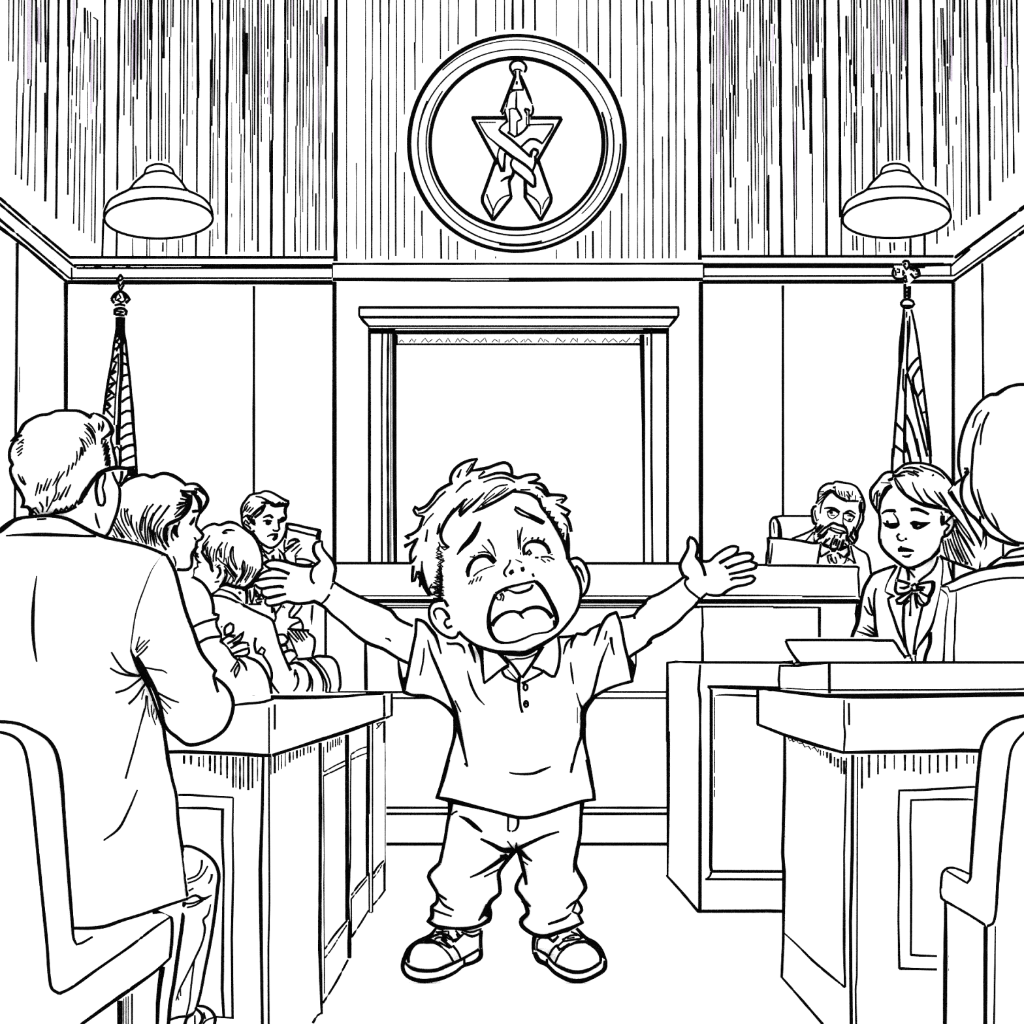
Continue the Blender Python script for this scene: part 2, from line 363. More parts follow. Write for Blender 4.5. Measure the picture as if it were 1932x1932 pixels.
PLANKS = dict(
A='''68,0,66,460,2 105,0,98,465,2.5 145,0,135,600,2.5 130,600,118,1320,2.5 165,0,163,120,2 185,0,180,700,2 175,700,162,1355,3 215,0,212,635,2.5
245,0,235,650,2.5 230,650,208,1400,3 272,0,275,310,4 275,310,270,1000,3 268,1000,262,1445,2 310,0,308,470,2.5 340,0,345,470,3.5 370,0,355,900,4
350,820,350,960,6 340,700,340,1520,3 358,960,345,1520,3 445,0,425,1650,4 515,0,518,350,4 525,0,525,540,3 520,350,512,1470,3 550,300,545,720,2.5
578,0,580,60,3 578,60,552,400,2 580,500,575,800,2.5 572,850,555,1690,2.5 540,750,540,1080,1.5 532,1120,532,1200,2 610,240,600,900,2 605,930,597,1740,2.5
640,60,640,250,4 660,80,665,290,2.5 640,250,625,680,2 660,620,660,980,1.5 680,290,678,620,2.5 683,90,683,450,2 645,960,632,1760,2.5 705,130,735,150,2
735,150,732,800,3 712,300,705,770,2 760,280,760,680,2 697,900,690,1820,2 728,800,715,1835,2.5 760,930,755,1160,2 792,0,785,1600,4 780,1650,772,1932,4
903,0,890,900,5 888,900,885,1460,4 882,1745,878,1932,4 945,0,935,870,2.5 968,0,968,495,2 995,0,985,950,2.5 1012,150,1010,640,2 1022,0,1018,600,2
1045,0,1035,750,3 1063,0,1063,600,4 1088,0,1090,450,2 1115,0,1110,640,2.5 1138,0,1138,300,7 1128,370,1135,1200,2.5 1145,300,1140,900,2.5
1108,620,1108,1270,2.5 1005,730,1005,1380,3 1025,1100,1030,1340,2.5 1238,0,1235,440,4 1250,700,1248,1200,2
1280,280,1275,1240,2.5 1265,0,1262,280,2 1308,0,1305,205,3 1290,0,1290,280,2 1365,0,1358,1330,2.5 1390,0,1385,860,3 1420,0,1410,1100,2.5 1380,900,1375,1370,2.5
1452,0,1450,320,2.5 1452,340,1452,580,1.5 1452,610,1452,680,1.5 1452,830,1452,865,1.5 1490,0,1495,740,5 1488,740,1485,1460,3 1480,1770,1478,1932,3.5 1595,0,1600,450,3 1590,450,1585,1540,3 1605,20,1600,950,2.5
1625,250,1615,800,2.5 1660,0,1655,1040,3 1640,600,1645,1620,2 1610,1000,1605,1500,2 1680,0,1680,150,2 1725,0,1715,700,6 1712,700,1708,1920,5
1762,0,1762,160,1.5 1755,280,1755,530,1.5 1748,770,1748,1280,1.5 1748,1300,1748,1380,1.5 1748,1610,1748,1640,1.5 1785,0,1785,780,2 1810,0,1808,1010,2 1835,60,1835,900,3 1820,1010,1808,1900,2 1850,0,1845,1150,2.5
1842,1150,1845,1900,2 1862,250,1862,560,4 1880,0,1880,830,2.5 1905,0,1905,1230,2 1890,830,1890,1230,2 1905,1230,1903,1815,2.5 1925,200,1920,1020,3
1585,1740,1580,1932,3 1605,1730,1605,1860,1.5 1640,1680,1645,1805,2 1000,1800,1002,1932,2 1108,1800,1108,1932,2 1130,1800,1130,1932,2 1230,1830,1228,1900,3
1258,1800,1258,1932,2 1348,1810,1348,1932,2 1378,1800,1378,1905,2''',
B='''15,0,15,1900,3.5 40,0,40,1070,2 65,0,65,710,2 65,735,65,785,2 90,30,90,370,3 88,390,88,430,2 88,610,88,660,2 88,735,88,785,2 110,0,112,860,2.2 135,0,125,1060,3.5 102,880,102,1300,1.5 118,1060,115,1932,5 222,0,215,1330,4 210,1330,210,1932,3.5
240,0,240,300,2.5 240,440,242,620,3 238,330,238,1460,2 262,0,262,440,2.5 283,0,283,200,2 312,0,310,950,2.5 302,950,298,1640,2.5 293,1640,295,1900,3
335,0,330,1480,2.5 335,1480,335,1932,2 360,0,355,960,2.5 352,960,352,1600,1.5 385,80,385,650,3 380,650,380,960,1.5 408,0,408,190,3 405,190,400,1100,2
392,1100,388,1900,2.5 432,0,430,580,2.5 432,580,430,1200,3 430,1200,428,1560,2 460,0,462,260,3 470,260,475,880,2 475,880,475,1460,2.5 452,1460,450,1890,3
490,0,490,1080,2 480,1080,475,1890,2.5 503,180,503,640,1.5 530,130,530,350,6 528,350,530,650,3.5 530,650,525,1200,3 528,1200,530,1890,2.5 540,0,540,500,2.5
604,0,600,1970,7 577,1000,577,1500,2 683,0,683,1950,2 758,1230,758,1880,2 827,0,827,1960,2 880,0,878,600,2 873,600,873,1950,3 937,0,937,170,3 940,170,940,1932,2 1003,0,1003,180,3.5
1000,180,1000,1960,2.5 1060,0,1060,1150,2 1053,1150,1055,1932,3 1120,0,1120,865,2 1120,1300,1120,1870,2 1203,0,1203,320,2 1198,320,1200,680,3 1195,1480,1195,1950,2
1258,0,1258,150,3 1257,150,1257,475,2 1252,1590,1252,1780,3 1257,1780,1257,1950,2 1392,0,1392,445,2 1395,1730,1398,1952,3.5 1453,0,1453,385,2 1453,1780,1453,1960,2
1528,0,1525,335,2.5 1520,1820,1520,1960,2 1660,0,1660,275,3 1656,1885,1656,1960,2 1808,0,1808,240,2 1808,1935,1808,1950,2 1875,0,1875,225,2''',
C='''5,0,5,225,4 83,0,83,215,4 172,0,175,230,3.5 335,0,335,275,2 335,1885,335,1955,2 502,0,502,370,2 562,0,567,395,2.5 650,0,652,495,2.5 740,0,742,590,3 822,0,825,730,2.5
940,0,945,340,3 947,340,947,1950,2 992,0,995,640,3 998,640,998,1955,2.5 1055,10,1057,180,3.5 1060,180,1065,1950,2.5 1065,1200,1065,1500,3 1135,1030,1135,1950,2
1175,0,1178,200,3.5 1182,200,1185,1950,3 1230,0,1235,320,3 1238,320,1238,1950,2.5 1298,0,1302,1050,2.5 1305,1050,1305,1890,3.5 1408,0,1410,540,7 1412,540,1418,1960,6.5
880,1260,880,1950,2 828,1460,828,1950,3 743,1590,740,1950,2.5 675,1665,675,1950,2 610,1745,612,1950,3.5 555,1775,555,1950,2 495,1820,498,1950,3
1485,0,1490,100,3 1497,60,1497,480,4 1500,480,1500,1345,2 1502,1345,1502,1745,3.5 1528,0,1528,235,2 1520,265,1522,1900,2 1545,40,1545,1165,2 1515,630,1515,790,3
1570,0,1570,830,2 1575,830,1575,1890,2 1592,0,1592,600,2 1592,600,1590,1030,3 1595,1030,1600,1890,3 1612,0,1612,740,2 1618,740,1618,980,2 1635,0,1640,700,2.5
1645,700,1650,1415,3.5 1658,150,1660,640,3 1670,640,1672,1340,2.5 1685,1340,1685,1690,3 1682,0,1682,720,3 1688,720,1688,1050,2 1705,90,1708,880,3 1705,1650,1708,1890,3
1725,0,1725,85,2 1747,0,1747,90,2.5 1775,30,1772,670,2.5 1780,670,1780,1220,2.5 1785,1400,1785,1890,2.5 1798,0,1795,360,3 1803,600,1808,1500,2.5 1810,1500,1812,1800,3
1822,0,1825,550,2 1830,550,1838,1440,2.5 1848,420,1852,1080,2.5 1860,1080,1860,1690,2 1870,0,1875,500,3 1878,500,1885,1170,2 1893,0,1900,1030,3 1905,1030,1905,1932,2 1920,150,1925,1740,2.5''',
D='''5,1320,5,1932,3 15,0,10,460,2.5 28,0,28,180,3 20,460,30,1240,2.5 40,500,40,810,2 50,0,50,90,2 50,180,48,260,2 58,290,58,480,2 65,650,65,800,1.5 85,0,88,290,7 92,290,95,1250,5.5
100,1250,108,1932,5 175,0,180,330,3 185,330,190,920,2.5 190,920,200,1660,3 200,1660,203,1932,3 210,0,215,350,2.5 212,650,212,810,3 215,810,215,1660,2 230,0,230,805,2
250,0,255,600,2.5 255,600,270,980,4 270,0,272,480,3 295,0,305,680,2.5 318,0,320,560,3 320,560,325,1160,5.5 335,1160,335,1932,2.5 340,0,340,460,3 345,200,340,460,2
365,0,365,320,2 378,0,378,430,3 403,130,403,320,1.5 413,360,415,1000,2 428,0,432,740,5 438,740,443,1932,4.5 420,1000,420,1530,2 530,0,535,280,4 540,280,545,1640,5
553,1650,553,1932,3 590,120,592,400,3.5 605,120,610,420,2 592,400,592,950,2 577,920,577,1030,2 618,450,620,700,3 630,0,630,490,2.5 628,700,630,1480,2.5 650,0,650,650,3.5
660,560,660,800,3 652,850,660,1460,3 670,0,668,1080,2 695,0,698,60,3 703,60,703,800,2 712,800,712,1430,2.5 722,200,722,705,2 748,0,748,215,3 775,0,780,660,2.5 795,560,798,1360,4.5
800,0,800,640,2 820,0,825,500,2 822,700,822,1320,2.5 845,0,850,540,2.5 855,540,852,960,3 840,960,840,1080,2 865,150,862,545,2 885,0,892,540,2.5 895,540,908,1230,3 912,0,920,560,2.5
930,560,940,1230,3 935,0,948,330,3 980,0,985,490,2.5 990,520,992,895,2 1008,0,1008,540,2 1008,560,1008,600,2 1035,0,1035,460,2.5 1050,0,1055,1100,4
1040,500,1060,1240,2.5 1062,1000,1065,1280,3.5 1150,0,1160,800,4.5 1160,800,1170,1390,3 1250,0,1256,700,4.5 1260,700,1262,1260,6 1268,1260,1265,1440,3.5 1280,130,1280,370,1.5
1288,440,1288,620,2 1305,60,1310,410,2.5 1320,60,1330,500,2.5 1295,700,1295,860,2 1312,410,1318,950,2 1335,300,1345,1100,2.5 1350,0,1355,480,3 1355,500,1365,1240,3
1350,1240,1355,1490,2.5 1372,0,1372,600,2 1395,0,1398,420,3 1375,420,1372,600,2 1408,0,1408,90,2 1395,1100,1400,1590,2 1420,880,1420,940,2.5 1448,0,1450,280,4
1455,280,1458,1220,2 1460,1220,1460,1700,2 1480,0,1485,640,3 1490,640,1498,1660,2.5 1502,0,1510,610,3 1512,610,1525,1635,3 1570,0,1578,650,4 1582,650,1592,1620,4 1650,0,1655,320,4
1665,0,1668,600,6 1668,600,1675,1515,4 1680,230,1680,560,2 1695,0,1705,700,2.5 1708,800,1708,1205,2 1725,0,1725,40,2 1745,0,1748,200,3.5 1755,200,1755,690,3.5 1762,690,1772,1375,2.5
1780,0,1785,490,2.5 1805,0,1805,500,2 1800,500,1808,1345,2.5 1835,0,1840,520,3.5 1845,520,1855,1310,3 1875,0,1882,490,3 1885,490,1890,1000,2.5 1400,1660,1405,1740,2.5 1358,1710,1358,1785,3
1275,1740,1275,1840,3 640,1775,642,1890,2.5 668,1780,672,1890,3 720,1790,720,1932,2.5 812,1800,815,1932,2 840,1825,840,1900,2 920,1830,925,1910,3 952,1830,955,1890,3
1037,1825,1037,1895,2 1075,1800,1075,1932,4 1182,1775,1182,1932,4.5''')
LILACS = dict(A='220,0,220,600 290,60,290,330 1000,0,1000,620 560,0,560,330 690,300,690,860 1030,100,1030,560', B='30,0,30,720 100,560,100,800 280,0,280,190 470,300,470,1050 500,200,500,420',
              C='1560,100,1560,1150 1605,80,1605,600 1625,60,1625,420 1510,900,1510,1600 1870,480,1870,900', D='35,200,35,480 310,160,310,420 330,160,330,420 825,40,825,560 1020,0,1020,420 1380,280,1380,620 1795,280,1795,500 200,920,200,1480')
for t, txt in LILACS.items():
    for k in txt.split():
        x0, y0, x1, y1 = map(float, k.split(','))
        ax = TILE[t][0] + x0 / 4
        w_ = wl if ax < 127 else wr if ax > 1800 else wb
        w_.ink('%s: %g,%g %g,%g' % (t, x0, y0, x1, y1), 7, sm=False, step=400, m=2, lift=-.65)
for t, txt in PLANKS.items():
    for k in txt.split():
        x0, y0, x1, y1, w = map(float, k.split(','))
        if y0 == 0: y0 = -160
        ax = TILE[t][0] + x0 / 4
        w_ = wl if ax < 127 else wr if ax > 1800 else wb
        w_.ink('%s: %g,%g %g,%g' % (t, x0, y0, x1, y1), w, sm=False, step=28, jit=.35, fb=on_side(XL) if ax < 127 else on_side(XR) if ax > 1800 else None)
for q in (wb, wl, wr): q.done()

# crown mouldings
def trim(n, label): return Part('trim_%d' % n, None, WOOD, label, kind='structure')
t = trim(1, 'crown moulding across the middle bay under the round emblem'); t.box(*rect(626, 498, 1327, 527, YC - .05, YC)); t.box(*rect(634, 527, 1320, 530, YC - .03, YC))
t.ink('Z: 627,498 1327,497.5', 4.2, sm=False, step=60, jit=.3).ink('Z: 627,499 627,524', 2.5, sm=False).ink('Z: 1327.5,499 1327.5,524', 3, sm=False)
t.ink('Z: 628,527 850,528', [6, 7], sm=False, step=40).ink('Z: 850,530.5 960,530.5', 3, sm=False).ink('Z: 850,525.6 960,525.6', 2.4, sm=False).ink('Z: 960,528 1326,527', [8, 6], sm=False, step=40); t.done()
t = trim(2, 'crown moulding on the back wall above the left flag'); t.box(*rect(128, 486, 628, 533, YB - .07, YB))
t.ink('Z: 131,485.5 632,485.5', 5, sm=False, step=60, jit=.15).ink('Z: 140,500 632,500', 4, sm=False, step=60).ink('Z: 145,506 632,505.5', 3.6, sm=False, step=60).ink('Z: 380,503 632,503', 4, sm=False)
t.ink('Z: 139,503 144,503; 160,503 158,503; 178,503 191,503; 212,503 217,503; 238,503 246,503; 272,503 276,503', 4, sm=False)
t.ink('Z: 131,524.5 632,524.5', 3.2, sm=False, step=60).ink('Z: 126,532.5 632,533', 8, sm=False, step=60, jit=.15).ink('Z: 135,505 135.5,528', 3, sm=False); t.done()
t = trim(3, 'crown moulding on the back wall above the right flag'); t.box(*rect(1325, 484, 1796, 532, YB - .07, YB))
t.ink('Z: 1322,483.5 1800,483.5', 5, sm=False, step=60, jit=.15).ink('Z: 1322,501 1686,501', 9, sm=False, step=60).ink('Z: 1680,499 1780,498; 1715,503.5 1745,503.5; 1745,501 1795,499', [4, 5], sm=False)
t.ink('Z: 1322,521 1800,520', 3.4, sm=False, step=60).ink('Z: 1322,532 1797,531.5', 7.5, sm=False, step=60, jit=.15).ink('Z: 1794,499 1794,519', 3, sm=False); t.done()
zt, zb_ = P(0, 485.5, YB).z, P(0, 533, YB).z
t = trim(4, 'crown moulding along the side wall beside the man in the suit'); t.box(XL, XL + .03, 1.5, YB, zb_, zt); f_ = on_side(XL + .03)
t.ink('Z: 0,374 64,429 131,485', 5.5, sm=False, fb=f_, step=12, jit=.2).ink('Z: -2,384 60,436 138,501', [5, 4, 4.5], sm=False, fb=f_, step=12, jit=.2)
t.ink('Z: -2,413 60,465 130,524', [5.5, 5, 4], sm=False, fb=f_, step=12, jit=.2).ink('Z: -2,428 50,467 125,531', [7, 6.5, 7], sm=False, fb=f_, step=12, jit=.2); t.done()
t = trim(5, 'crown moulding along the side wall beside the long-haired person'); t.box(XR - .03, XR, 1.5, YB, zb_, zt); f_ = on_side(XR - .03)
t.ink('Z: 1934,389 1868,437 1803,485', [7, 6.5, 6], sm=False, fb=f_, step=12, jit=.2).ink('Z: 1830,470 1794,502', 4, sm=False, fb=f_, step=12)
t.ink('Z: 1934,424 1870,470 1800,520', 3.6, sm=False, fb=f_, step=12, jit=.2).ink('Z: 1934,435 1865,483 1798,531', [6.5, 6, 6], sm=False, fb=f_, step=12, jit=.2); t.done()

# tall framed opening behind the bench
dr = thing('door_1', None, None, P(978, 1595, YC - .02) * 1.0, kind='structure'); dr.location.z = 0
q = Part('door_panel', dr, PLAS); q.box(*rect(747, 628, 1211, 1290, YC - .02, YC - .001)); q.box(*rect(747, 1290, 1211, 1486, YC - .02, YC - .001)); q.done()
q = Part('door_frame', dr, WOOD)
for a, b in ((695, 746), (1213, 1261)): q.box(*rect(a, 616, b, 1486, YC - .07, YC - .001))
q.box(*rect(695, 614, 1261, 630, YC - .07, YC - .001))
q.ink('Z: 697,617 697,1062', 5.5, sm=False, step=40, jit=.2).ink('Z: 721.5,618 720,700 720.5,1062', 3.4, sm=False, step=40, jit=.2).ink('Z: 732.5,620 731,760 733,1062', 4.4, sm=False, step=20, jit=.4)
q.ink('Z: 737.5,622 737.5,1060', 2, sm=False, step=60).ink('Z: 744,625 744.5,900 746,1062', [8.5, 8, 7.5, 7], sm=False, step=40, jit=.1)
q.ink('Z: 1211,632 1214,800 1215,1062', [9, 7, 5, 4.5], sm=False, step=40).ink('Z: 1229,617 1229,860 1231,1062', 4, sm=False, step=30, jit=.3).ink('Z: 1259.5,617 1259.5,1062', 5, sm=False, step=60)
q.ink('Z: 741,627 1222,626', 8, sm=False, step=60, jit=.1).ink('Z: 735,619.5 1228,618.5', 2.6, sm=False, step=60).ink('Z: 1220,625 1228,620; 1221,636 1221,652', 2.5, sm=False); q.done()
q = Part('cornice', dr, WOOD)
q.box(*rect(677, 579, 1280, 598, YC - .16, YC - .001)); q.box(*rect(694, 598, 1262, 616, YC - .10, YC - .001))
q.ink('Z: 677,580 1281,580', 5, sm=False, step=60).ink('Z: 677.5,580 677.5,595 686,606 697,617', [4, 4, 6, 4], sm=False).ink('Z: 1280,580 1280,595 1271,606 1262,617', [4, 4, 6, 4], sm=False)
q.ink('Z: 680,598.5 1278,598.5', 5, sm=False, step=60, jit=.15).ink('Z: 695,615.5 1262,615.5', 3.2, sm=False, step=60); q.done()
q = Part('frieze', dr, WOOD, 'narrow carved band with a scribbled pattern')
q.box(*rect(748, 630, 1208, 650, YC - .045, YC - .02))
q.ink('Z: 748,649.5 1210,649.5', [3, 3.5, 3, 4.5], sm=False, step=60).ink('Z: 749.5,632 749.5,649', 2, sm=False)
z = 'Z: '; rx = random.Random(8); x = 753
while x < 1200:
    n = rx.choice((2, 3, 4)); z += ' '.join('%.0f,%.0f' % (x + i * rx.uniform(4, 8), 646 - 9 * (i % 2) * rx.uniform(.5, 1)) for i in range(n + 1)) + '; '; x += n * 7 + rx.uniform(2, 7)
q.ink(z, 1.7, sm=False); q.done()

# round emblem
em = thing('wall_emblem', 'large round carved emblem with a bound star high on the middle bay', 'wall emblem', P(975.3, 476, YC))
q = Part('ring', em, WOOD)
cen = P(975.3, 270.5, YC); k = YC / F
q.lathe([(160 * k, 0), (208 * k, 0), (208 * k, .035), (196 * k, .06), (186 * k, .06), (172 * k, .045), (160 * k, .03)], cen, Vector((0, -1, 0)), 96)
CI = circle
q.ink(CI(975.3, 270.5, 203.5), [8, 7.5, 6, 7, 8, 8, 8, 6, 8, 8], step=8)
q.ink(CI(975.5, 270.5, 199, 195, 225, 310), 2.2).ink(CI(975.5, 271, 195, 193, 0, 100), 3)
q.ink(CI(974.5, 271, 186, 178, 165, 345), [2.6, 2.4], step=8).ink(CI(974.5, 271, 183.5, 178, -15, 48), [3.4, 3, 2], step=8).ink(CI(974.5, 271, 186, 190, 75, 205), [3, 3, 3], step=8)
q.ink(CI(975, 270.5, 163.5, 161), [7.5, 6.5, 7.5, 6.5, 7.5, 8, 7.5], step=8).ink(CI(975, 271, 171, 173, -20, 215), [4, 3, 2.5], step=8); q.done()
q = Part('disc', em, PLAS); q.lathe([(162 * k, 0), (162 * k, .012)], cen, Vector((0, -1, 0)), 96); q.done()
q = Part('star', em, PLAS, 'bound star with a ball on top and two pointed feet')
q.blob('V: 620,300 590,235 585,200 620,150 665,140 700,145 745,190 745,235 690,300 725,380 825,680 800,750 1125,752 880,1210 1025,1600 1020,1650 910,1845 740,1610 740,1420 640,1335 600,1380 575,1430 580,1500 600,1600 400,1845 285,1650 285,1600 430,1210 185,755 520,755 480,690', YC - .02, .03, 10, sm=False, step=6)
for sp, w, *a in [
 ('V: 625,300 592,245 580,200 600,160 630,140 700,140 730,165 755,205 745,250 715,285', 4.6), ('V: 610,260 630,235 690,235 715,255', 3),
 ('V: 640,250 640,310 595,450', 3.4), ('V: 685,250 690,330 725,440', 3.4), ('V: 630,300 560,490 485,690', [4, 5, 5.5]), ('V: 490,690 500,715 525,680 530,655', 3), ('V: 695,300 730,380 830,660 825,700 795,735', [4, 5, 6, 5, 4]),
 ('V: 590,452 730,450', 3.6), ('V: 655,360 652,395', 4), ('V: 650,470 648,650', [2.5, 4, 4]), ('V: 540,640 585,480 640,460', 2.6), ('V: 530,690 535,740 550,790 480,850 465,880 490,910 530,935', [3, 5, 5, 3, 4, 5, 4]), ('V: 650,650 700,740 705,765 660,790', [4, 5, 4, 3]),
 ('V: 565,665 600,650 650,660', 3), ('V: 575,670 578,900', [3, 3.4, 3.6]), ('V: 655,790 655,940', [3, 3.6]), ('V: 555,905 580,920 630,955 680,930 740,880 775,830 800,835', [5, 4, 4, 5, 4, 5, 4]), ('V: 735,655 770,660 795,680', 4.6), ('V: 760,690 760,730; 758,740 755,830; 785,660 783,830', 2.6), ('V: 735,660 755,700', 4),
 ('V: 175,752 530,752', 6.5), ('V: 180,755 425,1205', 6), ('V: 240,800 430,800', 2), ('V: 245,800 340,950 400,1000 470,1060', [2, 3, 3, 4]), ('V: 800,752 1130,752', 6.4), ('V: 1135,760 885,1200', 6),
 ('V: 790,825 1045,820 1040,850 930,1025', [3, 3, 3.5, 4, 3]), ('V: 930,1030 860,985 800,980 750,1015 690,1075', [4, 5, 5, 4, 4]),
 ('V: 480,900 600,990 690,1070 800,1170', [5, 5, 5, 5]), ('V: 470,1060 600,1160 760,1270 830,1340', [5, 5, 5.5, 5]), ('V: 800,1175 805,1120 835,1085 875,1100 880,1130 860,1160', [4, 5, 5, 6, 5, 4]), ('V: 850,1160 855,1230 825,1320', [5, 5, 4]), ('V: 820,1110 810,1180', 3),
 ('V: 470,1070 450,1140 450,1200 490,1320 515,1320 520,1230 530,1130', [3, 3, 4, 6, 6, 4, 5]), ('V: 610,1190 590,1230 600,1290 690,1370 760,1430 830,1490 850,1485 845,1380 820,1340', [4, 4, 4, 5, 4, 6, 6, 5, 5]), ('V: 540,1130 600,1180', 3),
 ('V: 425,1210 350,1420 285,1600', 6), ('V: 285,1600 285,1650 400,1850', 6), ('V: 400,1850 595,1605', 6), ('V: 595,1605 580,1510 575,1430 610,1370 620,1330 600,1280', [5, 5, 5, 6, 6, 4]), ('V: 480,1435 530,1400 590,1380', [3, 5, 5]),
 ('V: 885,1210 950,1400 1020,1590', 6), ('V: 1020,1590 1020,1645 910,1850', 6), ('V: 910,1850 740,1600', 5.5), ('V: 742,1610 742,1420', 6), ('V: 870,1200 890,1240', 7), ('V: 430,1200 435,1250', 6),
 ('V: 330,1570 360,1650 400,1760 390,1820', 3), ('V: 400,1750 450,1650 510,1600 575,1580', 3), ('V: 760,1560 860,1630 905,1700 908,1790', [4, 3.5, 3, 2]), ('V: 995,1600 950,1660 930,1730', 2.6), ('V: 750,1430 760,1550', 3), ('V: 640,1340 700,1380', 3)]:
    q.ink(sp, w)
q.done()

# pendant lamps
def lamp(dx, dy, rot, label):
    Y = 5.0; k = Y / F
    c = P(300 + dx, 412 + dy, Y)
    root = thing('pendant_lamp', label, 'lamp', c, 'pendant lamps before the plank wall')
    ax = Vector((math.sin(rot), math.sin(math.radians(-5.5)), 1)).normalized()
    q = Part('lamp_shade', root, METAL)
    q.lathe([(99 * k, .006), (101.5 * k, 0), (102 * k, 8 * k), (97 * k, 24 * k), (86 * k, 38 * k), (70 * k, 49 * k), (54 * k, 57 * k), (41 * k, 71 * k), (28 * k, 85 * k)], c, ax)
    def sh(s):                                   # the drawn numbers of the left lamp, shifted and swung for the other one
        o = []
        for a in s.split(';'):
            p = pts(a); r = []
            for x, y in p:
                X, Yy = x - 300, y - 412
                r.append('%.1f,%.1f' % (300 + dx + X * math.cos(rot) - Yy * math.sin(rot), 412 + dy + X * math.sin(rot) + Yy * math.cos(rot)))
            o.append('Z: ' + ' '.join(r))
        return ';'.join(o)
    q.ink(sh('A: 1092,1312 1010,1385 980,1425 900,1465 830,1510 800,1560 786,1600 786,1640'), 4.4).ink(sh('A: 1312,1312 1370,1372 1412,1432 1480,1465 1540,1500 1590,1560 1604,1620 1604,1640'), 4.2)
    q.ink(sh('A: 985,1425 1080,1412 1200,1410 1300,1416 1410,1436'), 4)
    q.ink(circle(299.3 + dx, 412 + dy, 102.3, 38, rot=rot), 4.6, step=6); q.done()
    q = Part('glass', root, GLOW); q.lathe([(99 * k, 0), (99 * k, .006)], c, ax); q.done()
    q = Part('lamp_cap', root, METAL); q.lathe([(28.5 * k, 84 * k), (27 * k, 95 * k), (22 * k, 101 * k), (4 * k, 105 * k)], c, ax)
    q.ink(sh('A: 1090,1312 1105,1270 1150,1245 1200,1238 1260,1250 1300,1278 1315,1315'), 4, cast=False, fb=lambda x, y: Y - .085).ink(sh('A: 1098,1312 1150,1296 1230,1290 1310,1312'), 4, cast=False, fb=lambda x, y: Y - .095); q.done()
    q = Part('hanging_rod', root, METAL); top = P(302 + dx, 310 + dy, Y)
    q.box(top.x - 2.6 * k, top.x + 2.6 * k, Y - .005, Y + .005, top.z, 5.4); x = 302 + dx
    q.ink('Z: %.1f,-700 %.1f,%.1f' % (x - 3, x - 3, 308 + dy), 2.6, sm=False, step=40, jit=.3).ink('Z: %.1f,-700 %.1f,%.1f' % (x + 3, x + 3, 308 + dy), 2.6, sm=False, step=40, jit=.3); q.done()
lamp(0, 0, 0, 'white dome pendant lamp hanging left of the round emblem')
lamp(1392.5, -1, math.radians(-2.5), 'white dome pendant lamp hanging right of the round emblem')

# ------------------------------------------------------------------ furniture
def quad(p, a, b, c, d, thick):                   # slab from four ground-truth corners, thickened along a vector
    p.loft([a, b, c, d], [v + thick for v in (a, b, c, d)]); return p

# the long bench across the back
YBN = 5.69
be = thing('judge_bench', 'long white bench with thick top across the back, in front of the tall framed opening', 'bench', V3(P(1100, 0, YBN).x, YBN + .2, 0))
q = Part('bench_top', be, WOOD); q.box(*rect(600, 1064, 1620, 1134, YBN - .08, YBN + .33))
q.ink('Z: 600,1062.5 1284,1063', 5, sm=False, step=60).ink('R: 960,395 1050,396; 1050,400 1280,400 1700,407; 1700,410 1820,410 1845,420', [4.2, 5, 4.5], sm=False, step=40)
q.ink('R: 1845,412 1835,470 1842,560 1845,680', [3.4, 4.5, 3.4], step=20, jit=.3)
q.ink('Z: 600,1124 1240,1124.5', 2.8, sm=False, step=60).ink('R: 650,660 1350,662; 1350,668 1815,668', [3.6, 3.2, 2], sm=False, step=60)
q.ink('Z: 600,1133.5 1330,1135', [7, 8.5, 8.5, 8.5], sm=False, step=60).ink('R: 470,712 1840,712', 9.2, sm=False, step=60); q.done()
q = Part('bench_front', be, WOOD); q.box(*rect(613, 1134, 1606, 1595, YBN, YBN + .25)); a = P(0, 1595, YBN)
q.ink('Z: 614,1142 1240,1142', 2.2, sm=False, step=60).ink('Z: 614,1146.5 1320,1146', 3.2, sm=False, step=60).ink('R: 430,758 1100,758; 1100,763 1500,764', [3.8, 3], sm=False, step=60)
q.ink('Z: 614,1305.5 1606,1305.5; 614,1317 1606,1317', 3.4, sm=False, step=60, jit=.15)
q.ink('Z: 614,1524 1606,1524', 4.2, sm=False, step=40, jit=.3).ink('Z: 614,1535.5 1606,1535.5', 4.8, sm=False, step=40, jit=.2).ink('Z: 614,1594 1606,1594', 8.5, sm=False, step=60)
q.ink('K: 1265,355 1265,725', 5, sm=False, step=30).ink('K: 1568,600 1572,975', [4.5, 7, 6.5], sm=False, step=15)
q.ink('R: 482,765 486,860 487,930 478,980 484,1060 485,1235', [3.5, 4.5, 5.5], step=15).ink('R: 1500,760 1500,1070', 5.4, sm=False, step=20, jit=.2).ink('R: 1825,722 1822,820 1828,900', [2, 8, 4], step=10); q.done()

